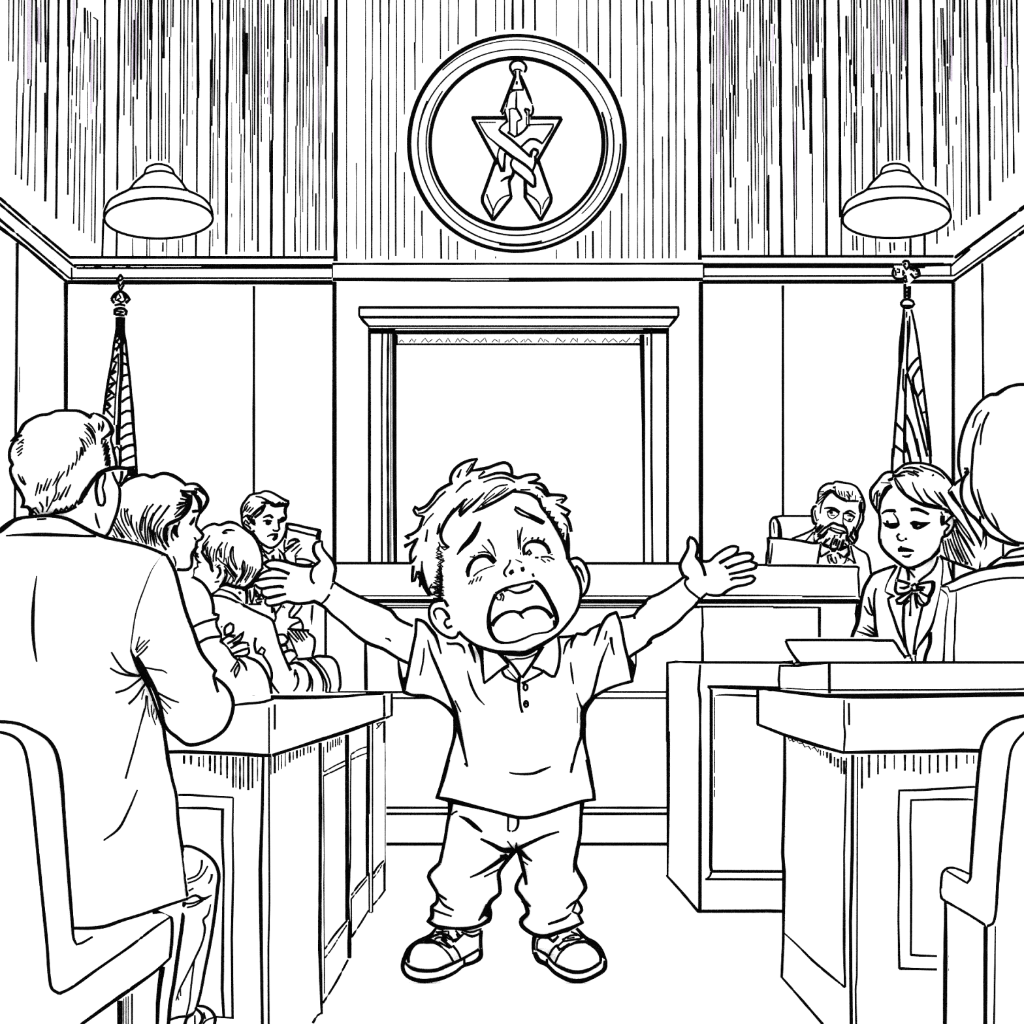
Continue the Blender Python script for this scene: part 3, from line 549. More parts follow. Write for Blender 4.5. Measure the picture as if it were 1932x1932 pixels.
# witness stand on the right
wsx = P(1320, 1722, 4.25).x
ws = thing('witness_stand', 'boxy white stand with a recessed front panel, between the long bench and the right table', 'witness stand', V3(.68, 4.6, 0))
q = Part('carcass', ws, WOOD)
A_, B_ = P(1320, 1250, 4.25), P(1258, 1250, 4.94)
fx = [A_, V3(A_.x + .27, 4.25, A_.z), V3(A_.x + .27, 4.94, B_.z), V3(B_.x, 4.94, B_.z)]
q.loft(fx, [V3(v.x, v.y, 0) for v in fx])
q.ink('R: 180,1930 180,1245 250,1235 460,1240 1160,1242 1270,1235', [5.5, 5.5, 4.5, 5, 5], sm=False, step=30).ink('R: 1160,1242 1290,1250', 3.5)
q.ink('Z: 1260.5,1380 1260.5,1515 1259.5,1652', [6.5, 6, 3.4], sm=False, step=30)
q.ink('Z: 1321,1254 1318,1300 1321,1320 1320.5,1722', [4, 6, 4, 6.5, 6.5, 6.5, 6.5, 6.5, 6.5], sm=False, step=20)
q.ink('S: 72,1160 145,1240 240,1352', [4, 5.5, 5], step=8, jit=.2).ink('S: 240,1345 610,1343 700,1346', 6, sm=False, step=30)
q.ink('S: 284,175 510,181 660,185', [5, 8, 7], sm=False, step=30).ink('S: 284,175 305,195', 3).ink('S: 303,190 303,850 300,1110 305,1135', [6, 6, 7, 6], sm=False, step=25).ink('S: 303,1137 700,1138', 5.5, sm=False, step=30)
q.ink('S: 303,1140 298,1160 274,1180', [4.5, 3.5, 3]).ink('S: 272,1178 700,1180', 4.4, sm=False, step=30).ink('S: 325,220 380,218 545,224', [2, 4.5, 4], sm=False, step=30)
q.ink('S: 320,230 320,450; 320,505 320,625; 320,642 320,702; 320,714 320,750', 2, sm=False, step=40); q.done()
q = Part('front_panel', ws, WOOD); q.box(*rect(1352, 1316, 1470, 1638, 4.245, 4.26)); q.done()

# panelled rail of the seated row on the left
XLS = 'Z: '
ld = thing('jury_box_rail', 'thick-topped white panelled rail under the elbows of the seated row', 'jury box', V3(-.48, 3.5, 0))
XS = -.4025
n0, f0 = P(500, 1425, 2.40), P(725.5, 1352, 4.64)
n0.x = f0.x = XS
q = Part('carcass', ld, WOOD)
top = [n0, f0, V3(-.54, 4.64, f0.z), V3(-.54, 2.40, n0.z)]
q.loft(top, [V3(v.x, v.y, 0) for v in top])
q.ink('Z: 496.5,1424 495,1520 491,1640 493,1790 495,1932', [5, 6, 7.5, 6, 5.5], sm=False, step=25).ink('Z: 507.5,1426 508.5,1700 506.5,1790 507,1932', [3, 3.4, 3.8], sm=False, step=25)
q.ink('M: 1098,522 1170,522 1345,533 1435,537', [4, 4.5, 3.5, 3.5], sm=False, step=20).ink('M: 1436,537 1432,740 1436,1000 1427,1400 1432,1895', [3, 4.5, 4.5], sm=False, step=25)
q.ink('M: 1100,602 1270,603 1380,612', [3.5, 5, 4], sm=False, step=20).ink('M: 1370,615 1368,800 1378,1000 1374,1250 1368,1720 1378,1890', [6, 5, 4, 5, 6, 5], sm=False, step=25).ink('M: 1325,1888 1440,1895', 3.5, sm=False)
z = ''
for k in '130,1460,1535,4 190,1460,1535,4 243,1460,1540,4 303,1480,1555,3.6 337,1465,1562,2.2 387,1470,1590,4 425,1470,1608,3.6 470,1470,1620,3.6 517,1475,1645,3.6 562,1480,1715,3.6 585,1480,1715,2.4 615,1490,1728,3.4 642,1480,1710,3 678,1480,1735,4.2 710,1490,1720,3.4 748,1480,1668,2'.split():  # hatching inked below the rail's top as its shade, front face
    x, a, b, w = map(float, k.split(',')); q.ink('K: %g,%g %g,%g' % (x, a, x, b), w, sm=False, step=10, jit=.4)
for k in '850,1475,1615,2.4 880,1470,1608,4 908,1470,1585,2.2 930,1465,1575,2 960,1450,1555,2 993,1445,1525,3.6 1020,1440,1505,2.2 1048,1430,1495,3.4 1075,1425,1480,2.4 1100,1410,1470,3 1130,1400,1455,2.6 1152,1400,1452,2.6 1180,1410,1435,1.8'.split():  # the same inked shade along the side face
    x, a, b, w = map(float, k.split(',')); q.ink('K: %g,%g %g,%g' % (x, a, x, b), w, sm=False, step=10, jit=.4)
q.ink('N: 553,1803 630,1681 705,1540', [4, 4.5, 4], step=10, cast=False, fb=on_side(XS + .012)).ink('N: 730,1396 790,1304 832,1234', [4.4, 4, 3.5], step=10, cast=False, fb=on_side(XS + .012)).ink('N: 862,1200 900,1155 935,1106', [3.5, 4, 4], step=10, cast=False, fb=on_side(XS + .012)).ink('N: 490,1926 520,1879 545,1862', [5, 4.5, 4], step=8, cast=False, fb=on_side(XS + .012)); q.done()
q = Part('table_top', ld, WOOD)
tn, tf, bn, bf = P(508, 1319, 2.37), P(740, 1307, 4.66), P(508, 1425, 2.37), P(740, 1350, 4.66)
q.loft([tn, tf, V3(-.555, 4.66, tf.z), V3(-.555, 2.37, tn.z)], [bn, bf, V3(-.555, 4.66, bf.z), V3(-.555, 2.37, bn.z)])
q.ink('K: 575,1088 680,1075 740,1072 800,1062 870,1040', [3.6, 5, 4.4, 5, 4.5], step=8).ink('K: 850,1028 1000,1030 1200,1028 1400,1022 1560,1008 1700,1003', [8, 8.5, 7, 6, 5, 3.5], sm=False, step=20).ink('K: 1570,995 1860,988', 4, sm=False)
q.ink('K: 1710,1015 1712,1175', [5, 3.6, 5], sm=False, step=8).ink('K: 1768,1000 1768,1165 1720,1188', [4, 5, 4], sm=False, step=8)
q.ink('M: 1035,257 1130,255 1300,262 1450,268 1610,278 1670,278', [6, 7, 6.5, 7, 7.5, 6], sm=False, step=20).ink('K: 860,1470 1000,1425 1200,1360 1420,1290 1600,1225 1710,1185', [6, 6, 7, 7.5, 7, 5], sm=False, step=15)
q.ink('K: 835,1105 836,1455', 3.2, sm=False, step=30).ink('K: 880,1082 880,1275', 4, sm=False, step=30); q.done()
def side_post(x0, x1, w0, w1, ybot, extra=''):
    q = Part('post', ld, WOOD)
    xm = (x0 + x1) / 2
    Yp = on_side(XS)(xm, 0)                       # where this upright stands along the side
    X = XS
    hw = (x1 - x0) / 2 * Yp / F
    q.box(X - .02, X + hw, Yp - .03, Yp + .03, 0.0, min(n0.z, f0.z) - .004)
    return q, Yp
for x0, x1, yb, L in ((602, 609, 1916, [('N: 535,200 537,600 533,1450 545,1870', [6, 7, 6, 7, 4.5]), ('N: 557,225 556,380; 556,400 560,900 558,1060 562,1745', 2.2), ('N: 545,1790 545,1870', 4)]),
                      (653, 662, 1810, [('N: 700,150 702,1290', [7.5, 7, 7]), ('N: 725,275 722,500 722,900 710,1180 718,1330', [2.6, 3.4, 3]), ('N: 727,1160 728,1400', 3), ('N: 715,1300 716,1525', [4, 8, 8])]),
                      (694, 703, 1722, [('N: 832,95 832,640', 6), ('N: 826,300 826,1020', [5, 6.5, 6]), ('N: 837,1000 838,1245 857,1245', 3), ('N: 858,80 858,1245', 3)])):
    q, Yp = side_post(x0, x1, 0, 0, yb)
    for sp, w in L: q.ink(sp, w, sm=False, step=15, jit=.15, cast=False, fb=on_side(XS + .012))
    q.done()
def side_panel(x0, x1, lines):
    q = Part('side_panel', ld, WOOD)
    Yp = [on_side(XS)(x, 0) for x in (x0, x1)]
    a, b = [V3((x - CX) / F * y, y, 0) for x, y in zip((x0, x1), Yp)]
    z0, z1 = .10, .47
    q.loft([V3(a.x, a.y, z0), V3(b.x, b.y, z0), V3(b.x, b.y, z1), V3(a.x, a.y, z1)], [V3(v.x + .006, v.y, v.z) for v in (V3(a.x, a.y, z0), V3(b.x, b.y, z0), V3(b.x, b.y, z1), V3(a.x, a.y, z1))])
    fb = on_side(XS + .014)
    for sp, w in lines: q.ink(sp, w, fb=fb, step=6, jit=.2, cast=False)
    q.done()
side_panel(611, 652, [('N: 560,380 620,345 688,312', 3), ('N: 558,403 620,375 688,340', 3.2), ('N: 565,1470 620,1390 700,1295', [3.4, 4, 4]), ('N: 565,1525 610,1465 650,1400 698,1325', 3),
    ('K: 1280,1365 1280,1450; 1302,1365 1302,1435; 1320,1350 1320,1410; 1340,1345 1340,1405; 1358,1340 1358,1395; 1372,1330 1372,1395; 1385,1350 1385,1375', 2.4), ('K: 1250,1405 1250,1590', 2)])
side_panel(664, 693, [('N: 725,272 780,238 825,225', 3), ('N: 728,305 780,280 822,265', 3), ('N: 727,1140 770,1080 820,1025', [3.2, 4, 3.4]), ('N: 728,1162 770,1110 822,1045', 3)])
side_panel(705, 723, [('N: 862,1010 890,965 925,928', 4), ('N: 862,1035 890,1000 915,955', 2.6), ('N: 880,85 920,72 900,95 882,115; 885,85 900,105', 2.6)])
q = Part('end_post', ld, WOOD); q.box(XS - .03, XS + .004, 4.60, 4.655, 0, f0.z - .002)
q.ink('Z: 725.3,1360 725.5,1680', 4.6, sm=False, step=25, jit=.15, cast=False, fb=lambda x, y: 4.58); q.done()

# table on the right with its raised top
rd = thing('court_table', 'heavy white table with a raised top in front of the girl with the bow tie', 'table', V3(1.1, 3.1, 0))
q = Part('carcass', rd, WOOD)
n1, f1 = P(1607, 1420, 2.76), P(1476, 1392, 3.419)
top = [n1, V3(1.75, 2.76, n1.z), V3(1.75, 3.419, f1.z), f1]
q.loft(top, [V3(v.x, v.y, 0) for v in top])
q.ink('S: 685,432 685,660 675,1040 682,1140 678,1500 670,1690', [5, 6, 6, 7, 5, 5], sm=False, step=25)
q.ink('S: 672,1690 760,1790 885,1934', [4, 5, 5], step=10).ink('S: 685,1460 760,1530 830,1600 900,1660 1000,1742', [3, 4, 5, 5, 4], step=8)
q.ink('S: 1007,545 1003,760 995,1050 995,1550 1000,1740', [2.6, 4, 3.4, 5, 4], sm=False, step=25).ink('S: 1040,530 1037,1050 1028,1400 1032,1932', [6, 6.5, 6, 6.5], sm=False, step=25).ink('S: 1066,540 1064,1000 1062,1680 1055,1750 1058,1932', [2.4, 3, 3.6], sm=False, step=25)
q.ink('S: 1675,697 1500,707 1410,713 1280,716', [4, 4.5, 4.5, 3.8], sm=False, step=20).ink('S: 1282,712 1278,850 1282,1100 1278,1380 1283,1645', [3.6, 4.6, 3.6, 4.6], sm=False, step=25).ink('S: 1283,1643 1540,1650', [5, 4, 5], sm=False, step=20)
q.ink('S: 1668,765 1640,762 1480,762 1340,767', [3, 5, 4, 3.6], sm=False, step=20).ink('S: 1344,767 1340,900 1342,1000 1345,1200 1343,1575', [3.6, 4.6, 4], sm=False, step=25).ink('S: 1343,1573 1400,1576 1540,1580', [4.5, 4, 3.6], sm=False, step=20)
for k in '1088,540,706,4 1125,530,650,4 1172,530,632,3 1208,530,602,4 1257,530,607,2.6 1312,530,613,4 1358,530,618,4 1393,538,632,3 1440,530,628,3.6 1484,530,624,4 1531,530,618,3.4 1580,530,602,4 1635,530,577,3 1670,533,577,2.4'.split():  # short hatch strokes inked in for the shade under the table top
    x, a, b, w = map(float, k.split(',')); q.ink('S: %g,%g %g,%g' % (x, a, x, b), w, sm=False, step=8, jit=.4)
for k in '980,540,630,2.4 995,560,632,4 963,550,597,4 945,540,592,2.4 924,520,575,4.6 906,515,548,3.6 888,510,535,2.4 872,505,535,2.4'.split():  # inked shade under the top, on the table's side
    x, a, b, w = map(float, k.split(',')); q.ink('S: %g,%g %g,%g' % (x, a, x, b), w, sm=False, step=8, jit=.4)
q.ink('S: 705,445 712,458 725,450 730,462 745,455 760,470 780,470 790,490 810,485 820,502 840,490 860,518 862,500', 2.4, sm=False); q.done()
q = Part('table_top', rd, WOOD)
tn, tf, bn, bf = P(1594, 1316, 2.72), P(1429.5, 1304, 3.45), P(1594, 1419, 2.72), P(1429.5, 1366, 3.45)
tr, br = P(1932, 1312, 2.75), P(1932, 1414, 2.75); xr = 1.8
q.loft([tn, V3(xr, 2.72, tn.z), V3(xr, 3.45, tf.z), tf], [bn, V3(xr, 2.72, bn.z), V3(xr, 3.45, bf.z), bf])
q.ink('S: 545,192 545,370', 5, sm=False, step=20).ink('S: 545,372 680,425 850,480 995,520', [5, 6, 7, 5], sm=False, step=10).ink('S: 995,518 1200,515 1450,512 1600,508 1705,510', [5, 7, 7, 7.5, 7.5], sm=False, step=20)
q.ink('S: 995,245 995,370 1000,420 994,515', [3, 3.4, 4.4, 3.4], sm=False, step=15).ink('S: 1020,260 1022,375', 4, sm=False, step=15)
q.ink('S: 510,183 660,197 800,213 900,224 1100,225 1420,222 1700,217 1940,215', [5, 6, 8, 10, 10, 9, 8.5, 8.5], sm=False, step=20); q.done()
q = Part('raised_top', rd, WOOD)
un, uf = P(1563.5, 1252, 2.95), P(1471, 1255, 3.48)
ln_, lf = P(1563.5, 1309, 2.95), P(1471, 1302, 3.48)
q.loft([un, V3(xr, 2.95, un.z), V3(xr, 3.44, uf.z), uf], [V3(un.x, 2.95, tn.z - .01), V3(xr, 2.95, tn.z - .01), V3(xr, 3.44, tf.z - .01), V3(uf.x, 3.44, tf.z - .01)])
q.ink('S: 660,190 655,140 660,68', [4, 5, 3.6], step=12).ink('S: 660,66 750,66 850,56 905,52', [4, 5, 4.5, 4.5], sm=False, step=15).ink('S: 740,50 800,52 905,50 1100,50 1500,49 1940,49', [4, 5, 5, 5.5, 5, 5, 5], sm=False, step=30)
q.ink('S: 918,52 919,210', 5.4, sm=False, step=15).ink('S: 630,186 700,184 800,190 885,190 915,192', 2.6, sm=False, step=15).ink('S: 925,193 1500,192 1880,190 1940,187', 3.6, sm=False, step=30); q.done()

fo = Part('document_folder', None, CLOTH, 'blank white slanted folder lying open on the raised top of the right table', 'folder')
a, b, c, d = P(1484, 1209, 3.42), P(1688, 1209, 3.42), P(1711, 1245.5, 3.16), P(1508, 1245.5, 3.16)
quad(fo, a, b, c, d, V3(0, .012, .008))
fo.ink('R: 1205,1050 1240,1046 1500,1046 1930,1046 Q: 400,1253 575,1253', 5, sm=False, step=25).ink('Q: 575,1252 605,1285 650,1360 690,1410 706,1440', [5, 5, 5.5, 5, 5], step=6).ink('R: 1207,1052 1230,1110 1300,1215 1322,1240', [5, 5, 5, 6], step=6); fo.done()

# chairs in front
def rounded(spec, fn): return [fn(x, y) for x, y in curve(pts(spec), False, 8)]
ch = thing('chair', 'white upholstered chair under the man in the dark-rimmed glasses, seen from behind', 'chair', V3(-.95, 2.45, 0))
Yr = lambda x, y: 1.98 + .13 * min(1, max(0, (y - 1380) / 500))
q = Part('backrest', ch, CLOTH)
ra = curve(pts('M: -700,135 0,135 70,155 120,190 150,240 175,350 200,550 230,850 260,1150 290,1450 310,1680 330,1735'), False, 12)
fa = curve(pts('M: -700,65 0,70 110,82 200,120 290,175 340,250 370,370 390,560 410,850 430,1120 445,1300 455,1420 470,1445'), False, 12)
def even(c, n):
    l = [0]
    for a, b in zip(c, c[1:]): l.append(l[-1] + math.hypot(b[0] - a[0], b[1] - a[1]))
    u = np.linspace(0, l[-1], n); return list(zip(np.interp(u, l, [p[0] for p in c]), np.interp(u, l, [p[1] for p in c])))
ra, fa = even(ra, 70), even(fa, 70)
A = [P(x, y, Yr(x, y)) for x, y in ra]; B = [P(x, y, Yr(x, y) + .1) for x, y in fa]
A.append(V3(A[0].x, A[-1].y, A[-1].z)); B.append(V3(B[0].x, B[-1].y, B[-1].z))
q.loft(A, B)
q.ink('M: -20,132 0,135 70,155 120,190 150,240 175,350 200,550 230,850 260,1150 290,1450 305,1650 320,1715 365,1745', [5.5, 6, 6, 6, 6.5, 6, 6.5, 6, 6.5, 6, 6, 6], fb=lambda x, y: Yr(x, y), step=6)
q.ink('M: -20,70 0,70 110,82 200,120 290,175 340,245 368,350 385,500 395,650 410,850 425,1050 435,1180 445,1300 455,1410 472,1442 500,1435 570,1395', [6, 6, 6, 7, 8, 8, 7, 6.5, 7, 6.5, 6.5, 6.5, 6, 5, 4], fb=lambda x, y: Yr(x, y) + .1, step=6); q.done()
q = Part('seat', ch, CLOTH)
sa, sb = P(113, 1873, 2.2), P(320, 1731, 2.80)
zt_ = sa.z; th = .073
q.loft([V3(sa.x, 2.19, zt_), V3(sb.x, 2.80, zt_), V3(-1.25, 2.80, zt_), V3(-1.25, 2.19, zt_)], [V3(sa.x, 2.19, zt_ - th), V3(sb.x, 2.80, zt_ - th), V3(-1.25, 2.80, zt_ - th), V3(-1.25, 2.19, zt_ - th)])
q.ink('M: 365,1745 430,1715 600,1595 800,1455 950,1340 1045,1275', [6, 6, 5.5, 5.5, 5, 4], step=8).ink('M: 1055,1275 1060,1310 1058,1420 1048,1525', [6, 6, 6.5, 5], step=8).ink('M: 1048,1525 960,1605 830,1700 680,1805 500,1935', [4.4, 5.5, 8, 7, 6], step=8)
q.ink('M: 940,1245 1000,1242 1040,1260 1058,1285', [7, 6, 5.5, 5], step=6); q.done()
for nm, x0, x1, Y, ins in (('leg', 94.5, 116, 2.24, [('M: 307,1740 307,1934', 3.8), ('M: 372,1745 376,1800 378,1934', 6)]), ('leg', 221, 250, 2.76, [('M: 738,1790 738,1934', 10), ('M: 762,1775 762,1934; 776,1765 776,1934; 790,1760 790,1934', 1.9), ('M: 813,1745 813,1934', 3.6)]),
                           ('leg', 295, 311, 2.79, [('M: 1000,1580 985,1680 972,1800 968,1934', [11, 9, 7.5, 6.5])])):
    q = Part(nm, ch, WOOD); a, b = P(x0, 1800, Y), P(x1, 1800, Y); q.box(a.x, b.x, Y, Y + .04, 0, zt_ - th)
    for sp, w in ins: q.ink(sp, w, sm=False, step=20, jit=.1)
    q.done()
q = Part('leg', ch, WOOD); q.box(-1.22, -1.18, 2.24, 2.28, 0, zt_ - th); q.done()

cr_ = thing('chair', 'white upholstered chair standing empty in front of the right table', 'chair', V3(1.0, 2.45, 0))
q = Part('backrest', cr_, CLOTH)
Yq = lambda x, y: 2.26 + .09 * min(1, max(0, (y - 1380) / 360))
ra = even(curve(pts('S: 2500,380 1960,395 1932,412 1890,460 1865,505 1850,600 1830,800 1810,1000 1795,1200 1782,1370 1770,1412 1735,1420'), False, 12), 70)
fa = even(curve(pts('S: 2500,318 1960,322 1932,327 1850,348 1780,385 1735,432 1710,490 1695,600 1680,750 1665,950 1655,1120 1648,1185 1632,1198'), False, 12), 70)
A = [P(x, y, Yq(x, y)) for x, y in ra]; B = [P(x, y, Yq(x, y) + .1) for x, y in fa]
A.append(V3(A[0].x, A[-1].y, A[-1].z)); B.append(V3(B[0].x, B[-1].y, B[-1].z))
q.loft(A, B)
q.ink('S: 1950,402 1932,415 1890,460 1866,505 1850,600 1830,800 1810,1000 1795,1200 1782,1370 1768,1410 1740,1422', [5, 5, 5, 6, 6, 6, 6, 6.5, 6, 5.5, 5], fb=Yq, step=6)
q.ink('S: 1950,322 1932,327 1850,347 1780,385 1735,432 1710,490 1695,600 1682,750 1667,950 1655,1120 1650,1180 1635,1198 1580,1165 1530,1135', [6, 6, 6, 6, 6.5, 6.5, 6.5, 7, 7, 6.5, 6, 4, 3.4], fb=lambda x, y: Yq(x, y) + .1, step=6); q.done()
q = Part('seat', cr_, CLOTH)
sx = P(1861, 1746, 2.36).x; z0 = P(1861, 1746, 2.36).z; z1 = P(1777, 1645, 2.6).z
prof = [P(x, y, on_side(sx)(x, y)) for x, y in pts('S: 1735,1420 1505,1278 1505,1165 1515,1135 1535,1120 1570,1120 1640,1150 1660,1160 1740,1210')]
q.loft(prof, [V3(1.35, v.y, v.z) for v in prof])
q.ink('S: 1645,1150 1600,1130 1565,1119 1535,1120 1510,1140 1503,1165 1503,1278 1520,1290 1640,1360 1735,1420', [4, 4.4, 5, 5, 5, 5, 5, 5, 5.5, 5], fb=on_side(sx), step=6); q.done()
for x0, x1, Y, ins in ((1780.5, 1789, 2.585, [('S: 1522,1290 1524,1340 1520,1934', [5, 8, 8.4, 7.5])]), (1858, 1878.5, 2.37, [('S: 1732,1425 1730,1934', [8.5, 8, 7.5]), ('S: 1783,1422 1780,1700 1776,1934', [2.4, 3.4, 3.6])])):
    q = Part('leg', cr_, WOOD); a, b = P(x0, 1800, Y), P(x1, 1800, Y); q.box(a.x, b.x, Y, Y + .04, 0, z0 + .02)
    for sp, w in ins: q.ink(sp, w, sm=False, step=20, jit=.1)
    q.done()
for Y in (2.37, 2.585):
    q = Part('leg', cr_, WOOD); q.box(1.29, 1.33, Y, Y + .04, 0, z0 + .02); q.done()

# round-backed chair behind the right table
rc = thing('armchair', 'round-backed white chair of the long-haired person at the picture edge', 'chair', V3(1.2, 3.6, 0))
q = Part('backrest', rc, CLOTH)
q.blob('Q: 1078,690 1200,635 1280,590 1400,545 1500,515 1600,500 1730,475 1850,458 1932,450 2150,440 2150,1900 1105,1900 1120,1250 1135,1000 1150,800', 3.56, .05, 14, step=14)
q.ink('Q: 1075,692 1150,660 1200,637 1280,592 1400,547 1500,517 1600,502', [4, 5, 6, 5.5, 5], step=6).ink('Q: 1480,515 1600,500 1730,470 1850,460 1940,450', [4, 6, 8, 9, 8], step=6)
q.ink('Q: 1155,748 1220,738 1310,703 1420,667 1530,637 1650,618 1780,606 1940,605', 4, step=6).ink('Q: 1080,700 1140,697; 1142,692 1162,748', 2.6)
q.ink('Q: 1232,752 1228,900 1218,1050 1214,1250 1207,1300 1206,1470', [2, 3.6, 4, 3.4, 4.4], step=8); q.done()
q = Part('seat', rc, CLOTH); q.box(.86, 1.5, 3.56, 4.0, .28, .34); q.done()
for x in (.88, 1.45):
    for y in (3.58, 3.95): q = Part('leg', rc, WOOD); q.box(x, x + .04, y, y + .04, 0, .28); q.done()

# what stands on the bench and behind it
jc = thing('armchair', 'high-backed white chair behind the bearded man at the bench', 'chair', P(1500, 1400, 6.42)); jc.location.z = 0
q = Part('backrest', jc, CLOTH)
q.blob('O: 210,1000 210,820 245,755 300,737 720,735 1100,735 1120,1500 330,1500 210,1480', 6.42, .05, 12, step=8)
q.ink('O: 213,990 213,815 230,770 255,745 300,738 370,728', [4.4, 4.4, 4.4, 4, 3.6], step=4).ink('O: 370,731 730,731', 3.6, sm=False, step=20).ink('O: 285,760 318,820 328,900 332,995', [5, 6, 8.5, 9], step=5).ink('O: 250,760 300,757', 3).ink('O: 252,805 258,870 266,945', 2.4); q.done()
q = Part('seat', jc, CLOTH); c_ = P(1500, 0, 6.42).x; q.box(c_ - .12, c_ + .32, 6.2, 6.42, .38, .45); q.done()
for x in (c_ - .1, c_ + .27): q = Part('leg', jc, WOOD); q.box(x, x + .03, 6.3, 6.34, 0, .38); q.done()
mo = Part('nameboard', None, METAL, 'blank white upright board on the bench, left of the bearded man', 'board')
zb = P(0, 1064, YBN + .2).z
b0 = [P(*p, 5.86) for p in pts('O: 187,1000 460,1020 740,1052 826,1066 805,1200 786,1350 160,1350')]
mo.loft(b0, [v + V3(0, .03, 0) for v in b0])
for v in mo.V: v.z = max(v.z, P(0, 1064, YBN - .08).z)
mo.ink('O: 186,990 188,1130 172,1190 168,1290 160,1325', [5.5, 5.5, 4.4, 5, 4.5], step=5).ink('O: 826,1068 805,1200 787,1325', [3, 4, 4.6], step=5).ink('O: 185,998 300,1000 440,1015 480,1018 600,1035 740,1062 820,1062', [5, 5, 4, 4.4, 5, 5, 3], step=5).ink('O: 240,1060 234,1160 224,1220 216,1318', [2.4, 3.6, 3], step=5).ink('O: 210,1025 200,1080 198,1320', 2.6, step=6); mo.done()

# ------------------------------------------------------------------ people
def ground(px, Y): v = P(px, 1220, Y); v.z = 0; return v

# ---- the crying boy
bo = thing('person', 'crying little boy in a polo shirt, arms thrown wide, standing mid floor', 'person', ground(970, 3.5))
HEADC = 'W: 430,1345 240,1040 190,880 260,580 420,490 575,340 740,240 1020,190 1300,300 1530,480 1575,760 1720,1100 1690,1270 1650,1320 1560,1500 1310,1710 1070,1770 830,1730 600,1645 430,1530'
FACE = 'W: 470,820 455,1000 460,1250 520,1400 600,1560 640,1600 740,1685 830,1728 940,1755 1070,1768 1190,1768 1310,1708 1420,1640 1480,1590 1560,1500 1620,1410 1650,1320 1655,1240 1640,1160 1600,1080 1555,1000 1550,920 1520,760 1420,600 1300,470 1150,400 1000,400 800,420 580,560'
b = Part('body', bo, SKIN)
MOUTH = 'W: 945,1275 1030,1225 1150,1195 1275,1170 1320,1210 1400,1350 1455,1500 1430,1560 1380,1590 1260,1610 1090,1675 1000,1680 950,1660 890,1550 890,1450 905,1370'
b.blob(FACE, 3.38, .165, 130, over=HEADC, bumps=[(MOUTH, -.035, 12), ('W: 1000,1140 1010,1040 1070,990 1160,990 1250,1080 1260,1140 1150,1130', .022, 14)])
b.blob('W: 550,1345 430,1345 393,1390 393,1450 415,1520 470,1588 530,1628 590,1645 650,1600 640,1450', 3.39, .02, 18)
b.blob('W: 1500,1000 1570,988 1620,976 1675,1010 1715,1100 1716,1190 1690,1265 1650,1302 1560,1200', 3.44, .02, 18)
b.blob('I: 960,1080 1280,1060 1270,1250 1130,1330 1000,1260', 3.47, .08, 50)
b.blob('I: 640,1090 900,1130 1350,1100 1560,1060 1480,1500 1490,1900 1470,2150 750,2150 765,1900 760,1500', 3.5, .07, 90)
b.blob('J: 560,320 1560,320 1540,800 1560,1000 1530,1250 1200,1250 1150,1000 1110,760 1060,700 920,1000 820,1240 440,1240 430,900 480,700', 3.5, .05, 40)
b.blob('K: 1330,155 1440,222 1510,258 1600,298 1700,338 1765,372 1815,432 I: 505,1000 700,1060 720,1250 480,1228 K: 1830,742 1760,700 1690,662 1600,625 1500,562 1400,470 1310,398 1260,352 1200,312 1225,240', 3.48, .045, 30)
b.blob('R: 320,500 270,540 200,590 100,650 50,682 0,712 I: 1860,860 1815,905 1800,932 1760,945 1715,950 1560,1000 1600,1220 1765,1190 1800,1160 1850,1128 1895,1095 R: 20,1060 60,1025 130,990 200,945 280,880 345,812 420,745 465,690', 3.48, .045, 30)
# hands: palm, thumb and four fingers each
for sp, d, r in (('H: 1350,1405 1372,1250 1340,1150 1180,1150 1110,1212 900,1196 780,1165 720,1300 690,1450 720,1640 780,1645 880,1668 1060,1655 1110,1640 1200,1690 1290,1560', .03, 26), ('H: 1375,1250 1340,1145 1260,1050 1212,970 1212,902 1150,912 1105,960 1103,1040 1175,1150 1120,1240 1200,1330', .02, 12),
                 ('H: 505,1192 560,1150 640,1136 800,1164 920,1196 920,1330 800,1300 720,1266 640,1247 540,1232', .017, 9), ('H: 402,1378 412,1350 470,1288 540,1258 590,1260 720,1270 830,1310 900,1380 780,1357 660,1358 540,1365 440,1385', .017, 9),
                 ('H: 390,1425 440,1392 540,1368 660,1360 790,1360 900,1440 740,1466 650,1460 560,1470 480,1490 430,1480', .017, 9), ('H: 474,1500 520,1482 650,1462 750,1470 880,1520 770,1552 650,1580 540,1602 490,1580 476,1545', .017, 9),
                 ('H: 514,1650 530,1615 650,1585 770,1556 900,1570 880,1668 780,1645 700,1672 620,1692 545,1692', .017, 9)):
    b.blob(sp, 3.44, d, r, step=5)
for sp, d, r in (('R: 300,400 355,330 430,330 490,362 545,358 640,380 690,420 720,475 735,530 650,655 520,650 462,692 400,640 335,570 322,510', .03, 26), ('R: 290,400 310,340 355,258 355,180 375,152 415,165 445,220 442,290 430,320 470,365 480,480 380,470 310,450', .02, 12),
                 ('R: 520,362 545,357 600,310 690,250 750,230 793,238 795,265 760,310 690,346 636,382 600,440', .016, 8), ('R: 620,395 690,345 760,310 860,291 912,298 925,328 892,366 800,385 740,402 695,425 640,450', .016, 8),
                 ('R: 660,430 695,422 760,395 860,370 910,366 955,384 944,420 900,436 780,464 718,476 650,500', .016, 8), ('R: 700,530 750,516 830,505 920,490 944,512 918,545 850,570 775,583 700,620 650,655 620,600', .016, 8)):
    b.blob(sp, 3.44, d, r, step=5)
b.fuse(.0045)
b.mid = lambda x, y: 3.43
